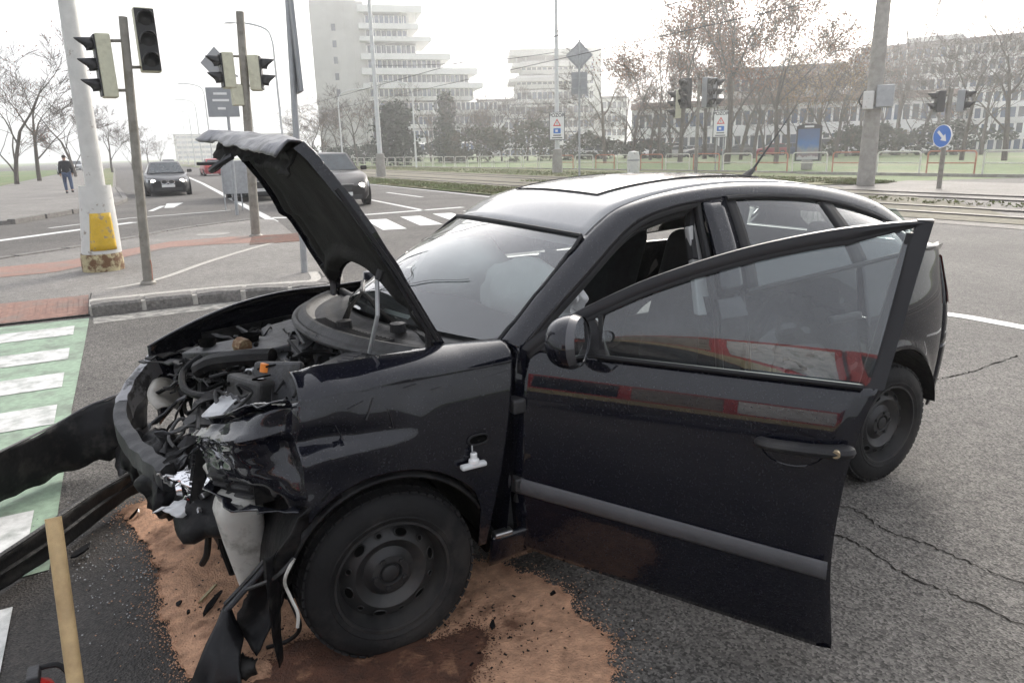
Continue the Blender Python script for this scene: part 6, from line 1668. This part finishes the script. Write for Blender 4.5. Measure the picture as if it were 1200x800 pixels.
# ---- engine bay
def eb(name, c, d, mt='plastic', rot=(0, 0, 0), bevel=.012, parent=None):
    o = MB().box((0, 0, 0), d).build(name, A[mt], parent or car, bevel=bevel, loc=c); o.rotation_euler = rot; return o
MB().ext([(-.30, -.62, .50), (.42, -.62, .42), (.46, -.62, .60), (.25, -.62, .70), (-.30, -.62, .78)], (0, .92, 0)).build('engine_block', A['voidblack'], car)
for s_ in (1, -1): MB().grid(lambda u, v: (-.30 + .66 * u, .60 * s_, .60 + .30 * v - .05 * u), 8, 4).build('inner_wing', A['bumper'], car, solid=.01)
eb('bulkhead', (-.28, 0, .80), (.03, 1.2, .36), 'bumper')
fb_ = eb('fuse_box', (-.02, .44, .865), (.24, .16, .12), 'greyplastic', (radians(6), radians(6), radians(30)), .015)
MB().box((0, 0, .062), (.20, .12, .012)).build('lid', A['greyplastic'], fb_, bevel=.006)
for k in range(6): MB().box((-.07 + k * .022, .02, .070), (.006, .05, .006)).build('embossing', A['strip'], fb_)
eb('battery_cover', (.21, .30, .83), (.025, .24, .17), 'slatepl', (radians(8), radians(-22), radians(28)))
bt_ = eb('battery_tray', (.26, .22, .77), (.14, .20, .16), 'greyplastic', (0, radians(-10), radians(25)))
MB().lathe([(0, .03), (.018, .03), (.02, 0)], (0, 0, 0), 'Z', 10).build('terminal', A['orange'], bt_, loc=(.0, .03, .10))
eb('lamp_carrier', (.36, .20, .73), (.16, .12, .10), 'silver', (radians(12), radians(20), radians(40)), .02)
eb('air_filter_box', (.05, -.10, .865), (.22, .50, .07), 'slatepl', (radians(-4), radians(10), radians(-4)), .02)
sp = MB().ext([(.10, .06, .91), (.17, .05, .90), (.42, -.30, .84), (.46, -.40, .82), (.40, -.44, .83), (.24, -.28, .88), (.14, -.14, .905)], (0, 0, -.03)).build('slam_panel', A['slatepl'], car, bevel=.006)
for k, (x, y, r) in enumerate(((.36, -.34, .035), (.22, -.16, .04))):
    MB().lathe([(r, .006), (r * .9, -.02), (0, -.02)], (x, y, .87 + .04 * k - .0), 'Z', 14).build('panel_hole', A['voidblack'], sp)
def hose(name, pts, r, mt='bumper'): return MB().tube(smooth_path(pts, 6), r, 9).build(name, A[mt], car, smooth=True)
hose('intake_hose', [(.42, -.16, .80), (.36, -.10, .84), (.27, .02, .87), (.18, .10, .88)], .035)
hose('coolant_hose', [(.34, .10, .80), (.42, .05, .76), (.48, -.07, .76), (.47, -.18, .80), (.40, -.22, .84)], .014)
hose('coolant_hose', [(.10, .20, .85), (.02, .12, .88), (-.10, .10, .86)], .015)
hose('vacuum_hose', [(-.10, -.10, .88), (-.02, -.02, .90), (.04, .12, .88), (.02, .25, .84)], .009)
hose('vacuum_hose', [(-.16, .05, .87), (-.12, .20, .89), (-.10, .34, .86)], .010)
hose('vacuum_hose', [(.16, .26, .86), (.10, .20, .90), (.0, .18, .89), (-.1, .26, .87)], .008)
eb('rear_cover', (-.16, -.22, .895), (.10, .22, .06), 'greyplastic', (0, 0, radians(10)))
for k in range(5): MB().tube([(-.14 + .0 * k, -.20 + .045 * k, .885), (-.03, -.14 + .045 * k, .87)], .010, 7).build('injector_pipe', A['plastic'], car)
rnd = random.Random(21)
for k in range(64):                                               # broken brackets, connectors, plugs across the bay
    x, y = rnd.uniform(-.16, .34), rnd.uniform(-.42, .40); z = .84 - .20 * max(x, 0) + rnd.uniform(-.02, .04)
    d = (rnd.uniform(.02, .08), rnd.uniform(.012, .05), rnd.uniform(.01, .035))
    eb('broken_bracket', (x, y, z), d, rnd.choice(['plastic', 'plastic', 'bumper', 'greyplastic', 'darkmetal', 'slatepl']), (rnd.uniform(-.5, .5), rnd.uniform(-.6, .3), rnd.uniform(0, 3)), .004)
for k in range(30):
    x, y = rnd.uniform(-.1, .36), rnd.uniform(-.35, .35); z = .87 - .2 * max(x, 0)
    hose('cable', [(x, y, z), (x + rnd.uniform(-.06, .06), y + rnd.uniform(.02, .1), z + rnd.uniform(.0, .04)), (x + rnd.uniform(-.1, .1), y + rnd.uniform(.08, .2), z - .01)], rnd.uniform(.004, .007), rnd.choice(['bumper', 'bumper', 'orange', 'redpaint', 'seal', 'greyplastic']) if k < 7 else 'seal')
eb('orange_connector', (.255, .13, .82), (.03, .045, .04), 'orange', (0, .3, .4), .006); eb('orange_connector', (.31, .20, .76), (.02, .04, .05), 'orange', (.3, 0, .4), .006)
hose('oil_filler', [(.27, -.09, .90), (.25, -.05, .895)], .03, 'rustbase')
# jagged broken plastic of the grille surround and right headlamp
def shard(c, L, w, rotz, tilt, mt, seed, nm='broken_plastic'):
    r = random.Random(seed); n = 7; top, bot = [], []
    for i in range(n + 1):
        t = i / n; ww = w * (1 - t * .8) * r.uniform(.6, 1.2)
        top.append(Vector((t * L, ww, r.uniform(-.01, .01)))); bot.append(Vector((t * L, -ww * r.uniform(.3, 1), r.uniform(-.01, .01))))
    R = Matrix.Rotation(rotz, 3, 'Z') @ Matrix.Rotation(tilt, 3, 'Y')
    vs = [R @ p + Vector(c) for p in top + bot]; m_ = n + 1
    return MB().add(vs, [(i, i + 1, m_ + i + 1, m_ + i) for i in range(n)]).build(nm, A[mt], car, solid=.006)
for k, (c, L, w, rz, tl_, mt) in enumerate((((.34, -.50, .80), .34, .06, -1.0, .30, 'bumper'), ((.40, -.44, .83), .26, .05, -.7, .25, 'bumper'), ((.44, -.36, .80), .28, .05, -.9, .12, 'plastic'), ((.30, -.42, .82), .25, .07, -.9, .20, 'plastic'), ((.38, -.30, .77), .24, .06, -.5, .45, 'bumper'), ((.46, -.14, .74), .22, .045, -.3, .7, 'slatepl'), ((.42, .02, .74), .20, .05, .1, .8, 'plastic'), ((.40, .12, .72), .22, .055, .2, .8, 'slatepl'), ((.33, .30, .80), .22, .035, .3, .6, 'slatepl'), ((.40, -.55, .74), .30, .04, -1.2, .2, 'bumper'), ((.36, .06, .80), .16, .05, .3, .5, 'bumper'), ((.48, -.22, .68), .2, .05, -.2, 1.0, 'plastic'), ((.47, .05, .66), .2, .06, .2, 1.1, 'slatepl'))):
    shard(c, L, w, rz, tl_, mt, 40 + k)
rnd = random.Random(91)
for k in range(34):
    x = rnd.uniform(.10, .52); y = rnd.uniform(-.62, .40); z = .90 - .42 * max(x - .05, 0) + rnd.uniform(-.06, .03)
    shard((x, y, z), rnd.uniform(.06, .20), rnd.uniform(.010, .035), rnd.uniform(-2.2, 1.2), rnd.uniform(-.3, 1.1), rnd.choice(['voidblack', 'bumper', 'bumper', 'plastic', 'slatepl', 'greyplastic']), 200 + k)
for k in range(26):
    x = rnd.uniform(.15, .50); y = rnd.uniform(-.60, .35); z = .84 - .45 * max(x - .1, 0) + rnd.uniform(-.08, .05)
    hose('loose_cable', [(x, y, z), (x + rnd.uniform(-.05, .08), y + rnd.uniform(-.08, .1), z + rnd.uniform(.0, .05)), (x + rnd.uniform(-.08, .1), y + rnd.uniform(-.05, .2), z - rnd.uniform(.0, .06)), (x + rnd.uniform(-.03, .12), y + rnd.uniform(.05, .25), z - rnd.uniform(.02, .12))], rnd.uniform(.003, .008), rnd.choice(['voidblack', 'bumper', 'seal', 'greyplastic']))
for k in range(16):
    x = rnd.uniform(.2, .52); y = rnd.uniform(-.55, .35); z = .78 - .5 * max(x - .2, 0) + rnd.uniform(-.1, .03)
    eb('engine_fragment', (x, y, z), (rnd.uniform(.02, .07), rnd.uniform(.02, .08), rnd.uniform(.015, .05)), rnd.choice(['voidblack', 'darkmetal', 'bumper', 'metal', 'plastic']), (rnd.uniform(-1, 1), rnd.uniform(-1, 1), rnd.uniform(0, 3)), .004)
for k in range(90):                                             # clips, plugs and splinters strewn on top of the covers
    x = rnd.uniform(-.14, .40); y = rnd.uniform(-.44, .40); z = .905 - .02 * abs(y) - .26 * max(x - .02, 0) + rnd.uniform(-.012, .022)
    if k % 3 == 0: shard((x, y, z), rnd.uniform(.04, .13), rnd.uniform(.006, .020), rnd.uniform(0, 6.3), rnd.uniform(-.4, .7), rnd.choice(['voidblack', 'bumper', 'plastic', 'slatepl', 'greyplastic', 'strip']), 400 + k)
    elif k % 3 == 1: hose('cable', [(x, y, z), (x + rnd.uniform(-.06, .06), y + rnd.uniform(-.06, .08), z + rnd.uniform(.005, .03)), (x + rnd.uniform(-.1, .1), y + rnd.uniform(-.1, .15), z - rnd.uniform(-.01, .02))], rnd.uniform(.003, .008), rnd.choice(['voidblack', 'voidblack', 'seal', 'greyplastic', 'bumper']))
    else: eb('engine_fragment', (x, y, z), (rnd.uniform(.012, .05), rnd.uniform(.012, .04), rnd.uniform(.01, .03)), rnd.choice(['voidblack', 'bumper', 'plastic', 'plastic', 'greyplastic', 'darkmetal', 'silver']), (rnd.uniform(-.6, .6), rnd.uniform(-.6, .6), rnd.uniform(0, 3)), .003)
# bright broken lamp glass and bracket pieces below the bent beam
for k in range(16):
    shard((.50 + rnd.uniform(-.05, .07), .22 + rnd.uniform(-.09, .11), .47 + rnd.uniform(-.10, .10)), rnd.uniform(.03, .09), rnd.uniform(.006, .018), rnd.uniform(-2, 2), rnd.uniform(-1, 1.2), rnd.choice(['chrome', 'lampwhite', 'silver', 'lens', 'metal']), 300 + k, 'lamp_shard')
MB().grid(lambda u, v: Vector((.47 + .05 * nz(u * 5, v * 4, 1) - .10 * v, -.66 + .95 * u, .27 + .44 * v + .03 * nz(u * 9, 2, v * 6))), 24, 14).build('crushed_front_panel', A['bumper'], car, smooth=True, angle=30, solid=.006)
# radiator, support, bumper beam
rad = MB().box((0, 0, 0), (.035, .62, .36)).build('radiator', A['bumper'], car, loc=(.46, -.02, .56)); rad.rotation_euler = (0, radians(-14), radians(-6))
mb = MB()
for k in range(22): mb.box((.02, 0, -.165 + k * .0155), (.012, .60, .004))
tag(mb.build('radiator_fins', A['darkmetal'], rad), kind='stuff')
MB().box((.03, -.05, .0), (.02, .028, .34)).build('support_post', A['whiteplastic'], rad, bevel=.004)
beam = smooth_path([(.50, -.80, .735), (.58, -.73, .69), (.665, -.62, .625), (.71, -.50, .575), (.715, -.36, .545), (.68, -.18, .52), (.645, -.05, .512), (.61, .05, .503), (.585, .11, .497)], 6)
def beam_sec(pth, h, d, name, mt, parent=car, wav=0.0):
    mb = MB(); vs = []; n = len(pth)
    for i, p in enumerate(pth):
        t = (pth[min(i + 1, n - 1)] - pth[max(i - 1, 0)]).normalized(); s_ = t.cross(Vector((0, 0, 1))).normalized(); u_ = s_.cross(t)
        hh = h * (1 + wav * nz(i * .4, 2)); off = s_ * wav * .03 * nz(i * .3, 7)
        for a, b_ in ((-.5, -.5), (.1, -.5), (.5, -.38), (.5, .38), (.1, .5), (-.5, .5)): vs.append(p + off - s_ * a * d * -1 + u_ * b_ * hh)
    fs = [(i * 6 + j, i * 6 + (j + 1) % 6, (i + 1) * 6 + (j + 1) % 6, (i + 1) * 6 + j) for i in range(n - 1) for j in range(6)] + [tuple(range(6)), tuple((n - 1) * 6 + j for j in range(6))[::-1]]
    return mb.add(vs, fs).build(name, mt, parent, smooth=True, angle=35)
beam_sec(beam[17:], .095, .05, 'bumper_beam', A['beamgrey'], wav=.25)
beam_sec(beam[:18], .10, .05, 'bent_beam_end', A['beampale'], wav=.3)
lampR = MB().grid(lambda u, v: Vector((.44 + .14 * u + .03 * sin(3 * v), -.55 + .26 * v, .60 + .09 * sin(u * 2) - .05 * v)), 8, 8).build('headlight_shell', A['shelldull'], car, smooth=True, solid=.006)
lump('crushed_bracket', (.58, -.04, .41), (.09, .15, .11), A['bumper'], 23, .20)
lump('crushed_bracket', (.58, -.28, .38), (.10, .16, .13), A['bumper'], 31, .20)
lump('crushed_carrier', (.45, .12, .40), (.14, .30, .12), A['bumper'], 9, .10)
lump('crushed_carrier', (.60, -.20, .43), (.09, .18, .13), A['bumper'], 14, .12)
lump('crushed_carrier', (.68, -.40, .42), (.06, .10, .11), A['bumper'], 17, .14)
# broken left headlamp hanging at the end of the beam
def lampshell(u, v):
    a = -.6 + 2.6 * u; r = .075 * (1 - .25 * v)
    return Vector((.485 + .10 * v - .05 * cos(a), .215 + r * cos(a) * .9 + .02 * nz(u * 9, v * 7, 3), .485 + r * sin(a) + .012 * nz(u * 14, v * 9, 5)))
MB().grid(lampshell, 14, 6).build('broken_headlight', A['chrome'], car, smooth=True, angle=40, solid=.004)
MB().grid(lambda u, v: lampshell(u * .6 + .5, v) * 1.0 + Vector((.035, .04, -.095)), 10, 5).build('broken_lens', A['lampwhite'], car, smooth=True, angle=40, solid=.004)
MB().lathe([(0, .02), (.022, .018), (.03, 0), (.02, -.02)], (.55, .20, .485), 'X', 14).build('lamp_bulb', A['chrome'], car, smooth=True)
eb('lamp_bracket', (.50, .24, .46), (.04, .15, .02), 'metal', (.5, .2, .5), .004)
MB().lathe([(0, .01), (.016, .008), (.018, -.01)], (.53, .26, .43), 'X', 10).build('lamp_screw', A['signwhite'], car)
# ribbed duct and white washer bottle behind the missing bumper
du = eb('air_duct', (.34, .46, .60), (.16, .24, .10), 'plastic', (.15, .1, .5), .015)
for k in range(3):
    for s_ in (-1, 1): MB().box((.085, s_ * .06, -.03 + k * .03), (.02, .09, .008)).build('duct_rib', A['greyplastic'], du)
def bottle(u, v):
    a = 2 * pi * u; z = .53 - .34 * v
    rx, ry = interp(v, [0, .12, .5, 1], [.055, .075, .065, .045]), interp(v, [0, .12, .5, 1], [.065, .085, .062, .042])
    sq = lambda c: abs(c) ** .6 * (1 if c > 0 else -1)
    return (.405 + rx * sq(cos(a)) - .02 * v, .50 + ry * sq(sin(a)) - .035 * v, z + .03 + .01 * nz(u * 3, v * 3, 3))
wb_ = MB(); wb_.grid(bottle, 24, 14); wb_.add([bottle(k / 24, 0) for k in range(24)], [tuple(range(24))]); wb_.add([bottle(k / 24, 1) for k in range(24)], [tuple(range(24))])
wbo = wb_.build('washer_bottle', A['whiteplastic'], car, smooth=True, angle=50)
MB().tube(smooth_path([(.40, .40, .54), (.44, .33, .57), (.46, .30, .60)], 4), [.035, .03, .03, .028, .026, .024, .022, .022, .02], 10).build('filler_neck', A['whiteplastic'], wbo, smooth=True)
for pts, r, mt in (([(.47, .26, .42), (.48, .22, .34), (.50, .20, .22), (.52, .16, .16)], .012, 'bumper'), ([(.44, .34, .42), (.45, .30, .30), (.43, .30, .17)], .016, 'bumper'), ([(.40, .30, .45), (.42, .24, .30), (.44, .22, .20)], .02, 'darkmetal'), ([(.30, .62, .22), (.28, .66, .13), (.31, .62, .06), (.38, .58, .03)], .007, 'bumper'), ([(.24, .55, .30), (.2, .6, .2), (.22, .62, .12)], .012, 'bumper')):
    hose('torn_hose', pts, r, mt)
eb('orange_connector', (.43, .30, .27), (.015, .02, .025), 'orange', (0, 0, 0), .003)
MB().box((.0, 0, .20), (.62, 1.16, .06)).build('undertray', A['voidblack'], car, bevel=.02)
MB().tube([(.05, -.6, .29), (.05, .66, .29)], .04, 10).build('driveshaft', A['darkmetal'], car)
# side repeater lamp torn out of the wing and hanging by its wire
hole = MB(); sx_ = lambda x, z: Vector((x, sy(x, z) + .004, z))
hole.tube([sx_(-.305 + .035 * cos(a_) * (abs(cos(a_)) ** -.4 if abs(cos(a_)) > .01 else 1), .705 + .016 * sin(a_)) for a_ in [2 * pi * k / 24 for k in range(25)]], .004, 6).build('repeater_opening', A['seal'], car)
MB().add([sx_(-.305 + .033 * cos(2 * pi * k / 20), .705 + .014 * sin(2 * pi * k / 20)) + Vector((0, -.002, 0)) for k in range(20)], [tuple(range(20))]).build('repeater_hole', A['voidblack'], car)
MB().tube([sx_(-.278, .693) + Vector((0, .006, 0)), sx_(-.275, .668) + Vector((0, .010, 0))], .0025, 5).build('repeater_wire', A['silver'], car)
rl = MB().lathe([(.008, .022), (.011, .018), (.011, .0), (.017, -.002), (.018, -.012)], (0, 0, 0), 'Z', 14).build('side_repeater', A['signwhite'], car, smooth=True, loc=sx_(-.277, .652) + Vector((0, .016, 0)))
MB().box((.004, .004, -.020), (.088, .026, .016)).build('repeater_lens', A['lampwhite'], rl, bevel=.006)
# scratches and dirt scuffs on the wing
for k, (x0, z0, x1, z1) in enumerate(((.02, .90, .05, .84), (-.02, .86, -.03, .80), (-.08, .91, -.12, .915), (.10, .88, .05, .895), (-.16, .89, -.20, .895), (.14, .84, .12, .79))):
    pts = [Vector((x0 + (x1 - x0) * t / 5, 0, z0 + (z1 - z0) * t / 5)) for t in range(6)]
    pts = [Vector((p.x, Vector(wing_pt((p.x + .44) / .80, .72 * (p.z - .66) / .27 if p.z < .925 else .72)).y + .0025, p.z)) for p in pts]
    MB().tube(pts, .0035, 4, flat=.4).build('scratch', A['reflection_and_scratch'], car)
# aerial
MB().tube([AER0 + Vector((.05, 0, -.02)), AER0 + Vector((0, 0, .012)), AER0 + Vector((-.03, 0, .03))], [.022, .016, .008], 8).build('aerial_base', A['housing'], car, smooth=True)
MB().tube([AER0 + Vector((-.015, 0, .02)), AER0.lerp(AER1, .45), AER1], [.0065, .004, .002], 6).build('aerial', A['housing'], car, smooth=True)
# underside so that nothing shines through
MB().box((-1.45, 0, .20), (2.1, 1.3, .05)).build('floor_pan', A['voidblack'], car)

# ================================================================== LOOSE PIECES AND THINGS ROUND THE WRECK
tb = thing('torn_bumper', 'torn black bumper cover lying bent on the road beyond the bumper beam', 'bumper', (0, 0, 0))
def sheetgrid(name, lo, hi, mt, parent, seed, amp=.012, rag=.03, bulge=.04, n=(36, 8), thick=.006, bdir=(.3, .6, .5)):
    bd = Vector(bdir).normalized()
    def fn(u, v):
        a, b_ = along(lo, u), along(hi, u); k = v + (rag * 6 * (nz(u * 14, seed) * (v > .9) - nz(u * 11, seed + 4) * (v < .1))) * .35
        p = a.lerp(b_, k); p += bd * bulge * sin(pi * min(max(v, 0), 1))
        return p + Vector((nz(p.x * 14, p.y * 14, seed), nz(p.y * 14, p.z * 14, seed + 1), nz(p.x * 14, p.z * 14, seed + 2))) * amp
    return MB().grid(fn, *n).build(name, mt, parent, smooth=True, angle=45, solid=thick)
L1 = [PZ(-60, 615, .02), PZ(10, 583, .03), PZ(67, 556, .03), PZ(100, 545, .05), PZ(128, 538, .08), PZ(150, 520, .12), PZ(172, 500, .16)]
H1 = [PZ(-60, 560, .28), PZ(10, 525, .29), PZ(67, 497, .30), PZ(100, 478, .34), PZ(128, 467, .37), PZ(150, 457, .38), PZ(182, 444, .40)]
sheetgrid('upper_skin', L1, H1, A['bumper'], tb, 3)
MB().tube([p + Vector((0, 0, .004)) for p in smooth_path(H1, 4)], .006, 5).build('skin_edge', A['strip'], tb)
L2 = [PZ(-60, 730, .01), PZ(10, 685, .01), PZ(67, 648, .01), PZ(110, 613, .02), PZ(150, 582, .04), PZ(198, 558, .07)]
H2 = [PZ(-60, 690, .13), PZ(10, 645, .14), PZ(67, 607, .15), PZ(110, 578, .16), PZ(150, 556, .17), PZ(200, 535, .20)]
sheetgrid('lower_lip', L2, H2, A['bumper'], tb, 8, .004, .01, -.03)
MB().tube([p + Vector((0, 0, .004)) for p in smooth_path(H2, 4)], .008, 5).build('lip_edge', A['greyplastic'], tb)
MB().tube([p.lerp(q, .42) + Vector((.0, .012, .012)) for p, q in zip(smooth_path(L2, 4), smooth_path(H2, 4))], .010, 5).build('lip_rib', A['bumper'], tb)
sheetgrid('grille_web', [PZ(140, 560, .14), PZ(160, 545, .15), PZ(180, 535, .17)], [PZ(135, 520, .12), PZ(158, 508, .14), PZ(178, 498, .17)], A['bumper'], tb, 12, .02, .15, .02, (10, 6))
# the bumper's left end, torn down in front of the wheel
te = thing('torn_bumper_end', 'torn end of the bumper hanging down to the powder in front of the near wheel', 'bumper', (0, 0, 0))
b0, b1 = PZ(366, 600, .50), PZ(264, 709, .19)
bar = [b0, b0.lerp(b1, .35) + Vector((0, 0, .01)), b0.lerp(b1, .7), b1]
sheetgrid('upper_flange', [p + Vector((.012, .02, -.028)) for p in bar], bar, A['slatepl'], te, 5, .003, .0, .012, (24, 4), .012)
MB().tube([p + Vector((0, 0, .006)) for p in smooth_path(bar, 5)], .007, 6).build('flange_edge', A['greyplastic'], te)
sheetgrid('end_skin', [PZ(222, 806, .01), PZ(248, 812, .01), PZ(284, 806, .02)], [b1, b1 + Vector((-.02, .02, 0)), PZ(286, 745, .12)], A['glossblack'], te, 7, .008, .02, .03, (14, 12))
sheetgrid('inner_web', [b0 + Vector((-.02, .03, -.06)), PZ(352, 650, .32), PZ(325, 720, .14), PZ(300, 768, .06)], [b0 + Vector((.005, .01, -.01)), b0.lerp(b1, .4) + Vector((0, .01, -.02)), b0.lerp(b1, .75) + Vector((0, .01, -.02)), PZ(275, 735, .13)], A['bumper'], te, 15, .01, .05, -.03, (20, 8))
sheetgrid('torn_corner', [PZ(272, 800, .02), PZ(290, 798, .02), PZ(304, 792, .02)], [PZ(275, 770, .07), PZ(290, 768, .07), PZ(302, 770, .07)], A['bumper'], te, 19, .012, .15, .02, (10, 6))

def chip(name, label, px, py, L, W, rz, mt, seed, cat='debris', tilt=.1, group=None):
    r = random.Random(seed); p = PZ(px, py, .035)
    n = 9; pts = []
    for i in range(n):
        a = 2 * pi * i / n; k = r.uniform(.65, 1.15)
        pts.append((cos(a) * L / 2 * k, sin(a) * W / 2 * k))
    o = MB().prism(pts, 0, .008).build(name, A[mt], None, loc=(p.x, p.y, .03 if not group == 'flat' else .01)); o.rotation_euler = (tilt * r.uniform(-1, 1), tilt, rz)
    return tag(o, label, cat, 'broken pieces on the ground')
chip('plastic_shard', 'long black plastic shard lying on the powder left of the torn bumper end', 248, 706, .16, .022, .9, 'bumper', 1)
chip('plastic_shard', 'thin brown shard above the long black one on the powder', 244, 694, .10, .014, .8, 'rustbase', 2)
chip('plastic_shard', 'small upright black chip on the left half of the powder', 210, 705, .03, .018, .3, 'bumper', 3, tilt=.8)
chip('plastic_shard', 'tiny black chip between the small upright chip and the long shard', 221, 716, .025, .012, 1.2, 'bumper', 4)
chip('chrome_shard', 'bright chrome shard at the top of the powder below the bumper beam', 158, 602, .06, .03, .6, 'chrome', 5, tilt=.6)
chip('plastic_shard', 'flat dark piece lying at the lower lip of the torn bumper', 96, 644, .10, .05, .7, 'bumper', 6)
chip('plastic_shard', 'black chip on the pale powder right of the front wheel', 577, 731, .045, .022, 1.0, 'bumper', 7, tilt=.3)
chip('plastic_shard', 'pale flake on the asphalt right of the powder patch', 728, 742, .03, .02, .3, 'strip', 8)
chip('plastic_shard', 'small black bit on the powder edge near the wheel', 648, 694, .03, .015, .3, 'bumper', 9)
rnd = random.Random(77); mb = MB(); mb.keep = True
for _ in range(420):                                             # glass crumbs and grit
    if rnd.random() < .6: p = PZ(rnd.gauss(130, 45), rnd.gauss(660, 40), .004)
    else: p = PZ(rnd.uniform(70, 760), rnd.uniform(560, 795), .004)
    s_ = rnd.uniform(.001, .0035); mb.box(p + Vector((0, 0, s_ / 2 + .001)), (s_ * rnd.uniform(1, 2), s_ * 1.4, s_), Matrix.Rotation(rnd.uniform(0, 3), 3, 'Z'))
tag(mb.build('glass_crumbs', A['crumb'], None), kind='stuff')
mb = MB(); mb.keep = True
for _ in range(260):                                             # dark splinters scattered over the powder
    p = PZ(rnd.gauss(270, 70), rnd.gauss(690, 45), .02) if rnd.random() < .6 else PZ(rnd.gauss(600, 60), rnd.gauss(735, 30), .02)
    s_ = rnd.uniform(.0015, .0055); mb.box(p + Vector((0, 0, .006)), (s_ * rnd.uniform(1, 3), s_, s_ * .5), Matrix.Rotation(rnd.uniform(0, 3), 3, 'Z'))
tag(mb.build('splinters', A['bumper'], None), kind='stuff')

# broom handle, extinguisher with its hose in the near left corner
sa, sb = CAM + ray(89, 805) * 1.75, CAM + ray(56, 560) * 1.80
dv = (sb - sa).normalized(); s0 = sa - dv * (sa.z / dv.z - .0); s1 = sa + dv * ((.74 - sa.z) / dv.z)
br = thing('broom', 'worn wooden broom handle leaning in the near left corner', 'broom', s0)
MB().tube([Vector((0, 0, .06)), (s1 - s0) * .5, s1 - s0], .0185, 14).build('handle', A['wood'], br, smooth=True)
MB().box((0, 0, .05), (.30, .06, .045), Matrix.Rotation(.6, 3, 'Z')).build('head', A['wood'], br, bevel=.01)
mb = MB()
rnd = random.Random(5)
for k in range(160):
    q = Matrix.Rotation(.6, 3, 'Z') @ Vector((rnd.uniform(-.14, .14), rnd.uniform(-.025, .025), .03)); mb.tube([q, q + Vector((rnd.uniform(-.015, .015), rnd.uniform(-.015, .015), -.03))], .002, 3, caps=False)
tag(mb.build('bristles', A['seal'], br), kind='stuff')
ep = PZ(56, 862, 0)
ex = thing('fire_extinguisher', 'red fire extinguisher with a black hose at the lower left corner', 'extinguisher', ep)
ex.scale = (.62, .62, .62)
MB().lathe([(0, 0), (.075, 0), (.08, .02), (.08, .22), (.065, .27), (.03, .30), (.0, .30)], (0, 0, 0), 'Z', 24).build('cylinder', A['redpaint'], ex, smooth=True)
MB().box((0, 0, .33), (.05, .10, .05)).build('valve', A['darkmetal'], ex, bevel=.008)
MB().lathe([(.0815, .10), (.0815, .18)], (0, 0, 0), 'Z', 24).build('label_band', A['signwhite'], ex, smooth=True)
MB().tube(smooth_path([(0, -.05, .33), (-.10, -.06, .30), (-.16, .0, .14), (-.20, .06, .03), (-.24, .16, .015), (-.20, .26, .015)], 6), .013, 8).build('hose', A['seal'], ex, smooth=True)

# ---- fire engine standing behind the camera, seen only as the reflection in the open door
ft_ = thing('fire_engine', 'red fire engine with a pale stripe and dark windows, mirrored in the open black door', 'fire engine', FE_LOC, FE_ROT)
FR = A['engine_red']
MB().box((0, 0, .62), (7.2, 2.4, .55)).build('chassis', A['housing'], ft_, bevel=.03)
MB().box((-1.05, 0, 1.72), (4.7, 2.45, 1.75)).build('body', FR, ft_, bevel=.05)
MB().ext([(1.35, -1.2, .85), (3.5, -1.2, .85), (3.62, -1.2, 1.5), (3.30, -1.2, 2.55), (1.35, -1.2, 2.60)], (0, 2.4, 0)).build('cab', FR, ft_, bevel=.05)
for s_ in (-1, 1):
    MB().box((-1.05, s_ * 1.23, 1.02), (4.6, .02, .30)).build('side_stripe', A['engine_yellow'], ft_)
    MB().box((2.35, s_ * 1.21, 1.02), (2.0, .02, .30)).build('side_stripe', A['engine_yellow'], ft_)
    for k in range(3):
        MB().box((-2.6 + k * 1.55, s_ * 1.235, 1.85), (1.35, .02, 1.15)).build('roller_shutter', A['silver' if k == 2 else 'shelldull' if k == 1 else 'carglass'], ft_, bevel=.01)
    for x0 in (1.55, 2.5):
        MB().box((x0 + .42, s_ * 1.21, 2.05), (.78, .02, .70)).build('side_window', A['carglass'], ft_, bevel=.01)
    for x0 in (-2.2, 2.4):
        MB().lathe([(0, -.14), (.3, -.14), (.5, -.12), (.5, .12), (.3, .14), (0, .14)], (0, 0, 0), 'Y', 24).build('wheel', A['rubber'], ft_, smooth=True, loc=(x0, s_ * 1.05, .5))
MB().ext([(3.585, -1.05, 1.55), (3.585, 1.05, 1.55), (3.34, 1.0, 2.45), (3.34, -1.0, 2.45)], (.03, 0, .01)).build('windscreen', A['carglass'], ft_)
MB().box((2.6, 0, 2.68), (.35, 1.7, .16)).build('light_bar', A['signblue'], ft_, bevel=.03)
MB().box((-1.0, .0, 2.66), (4.2, .5, .12)).build('ladder', A['galv'], ft_)

# ================================================================== HAZE
hz = MB().box((-150, -250, 29), (1820, 1520, 62)).build('haze', A['haze'])
hz['kind'] = 'stuff'
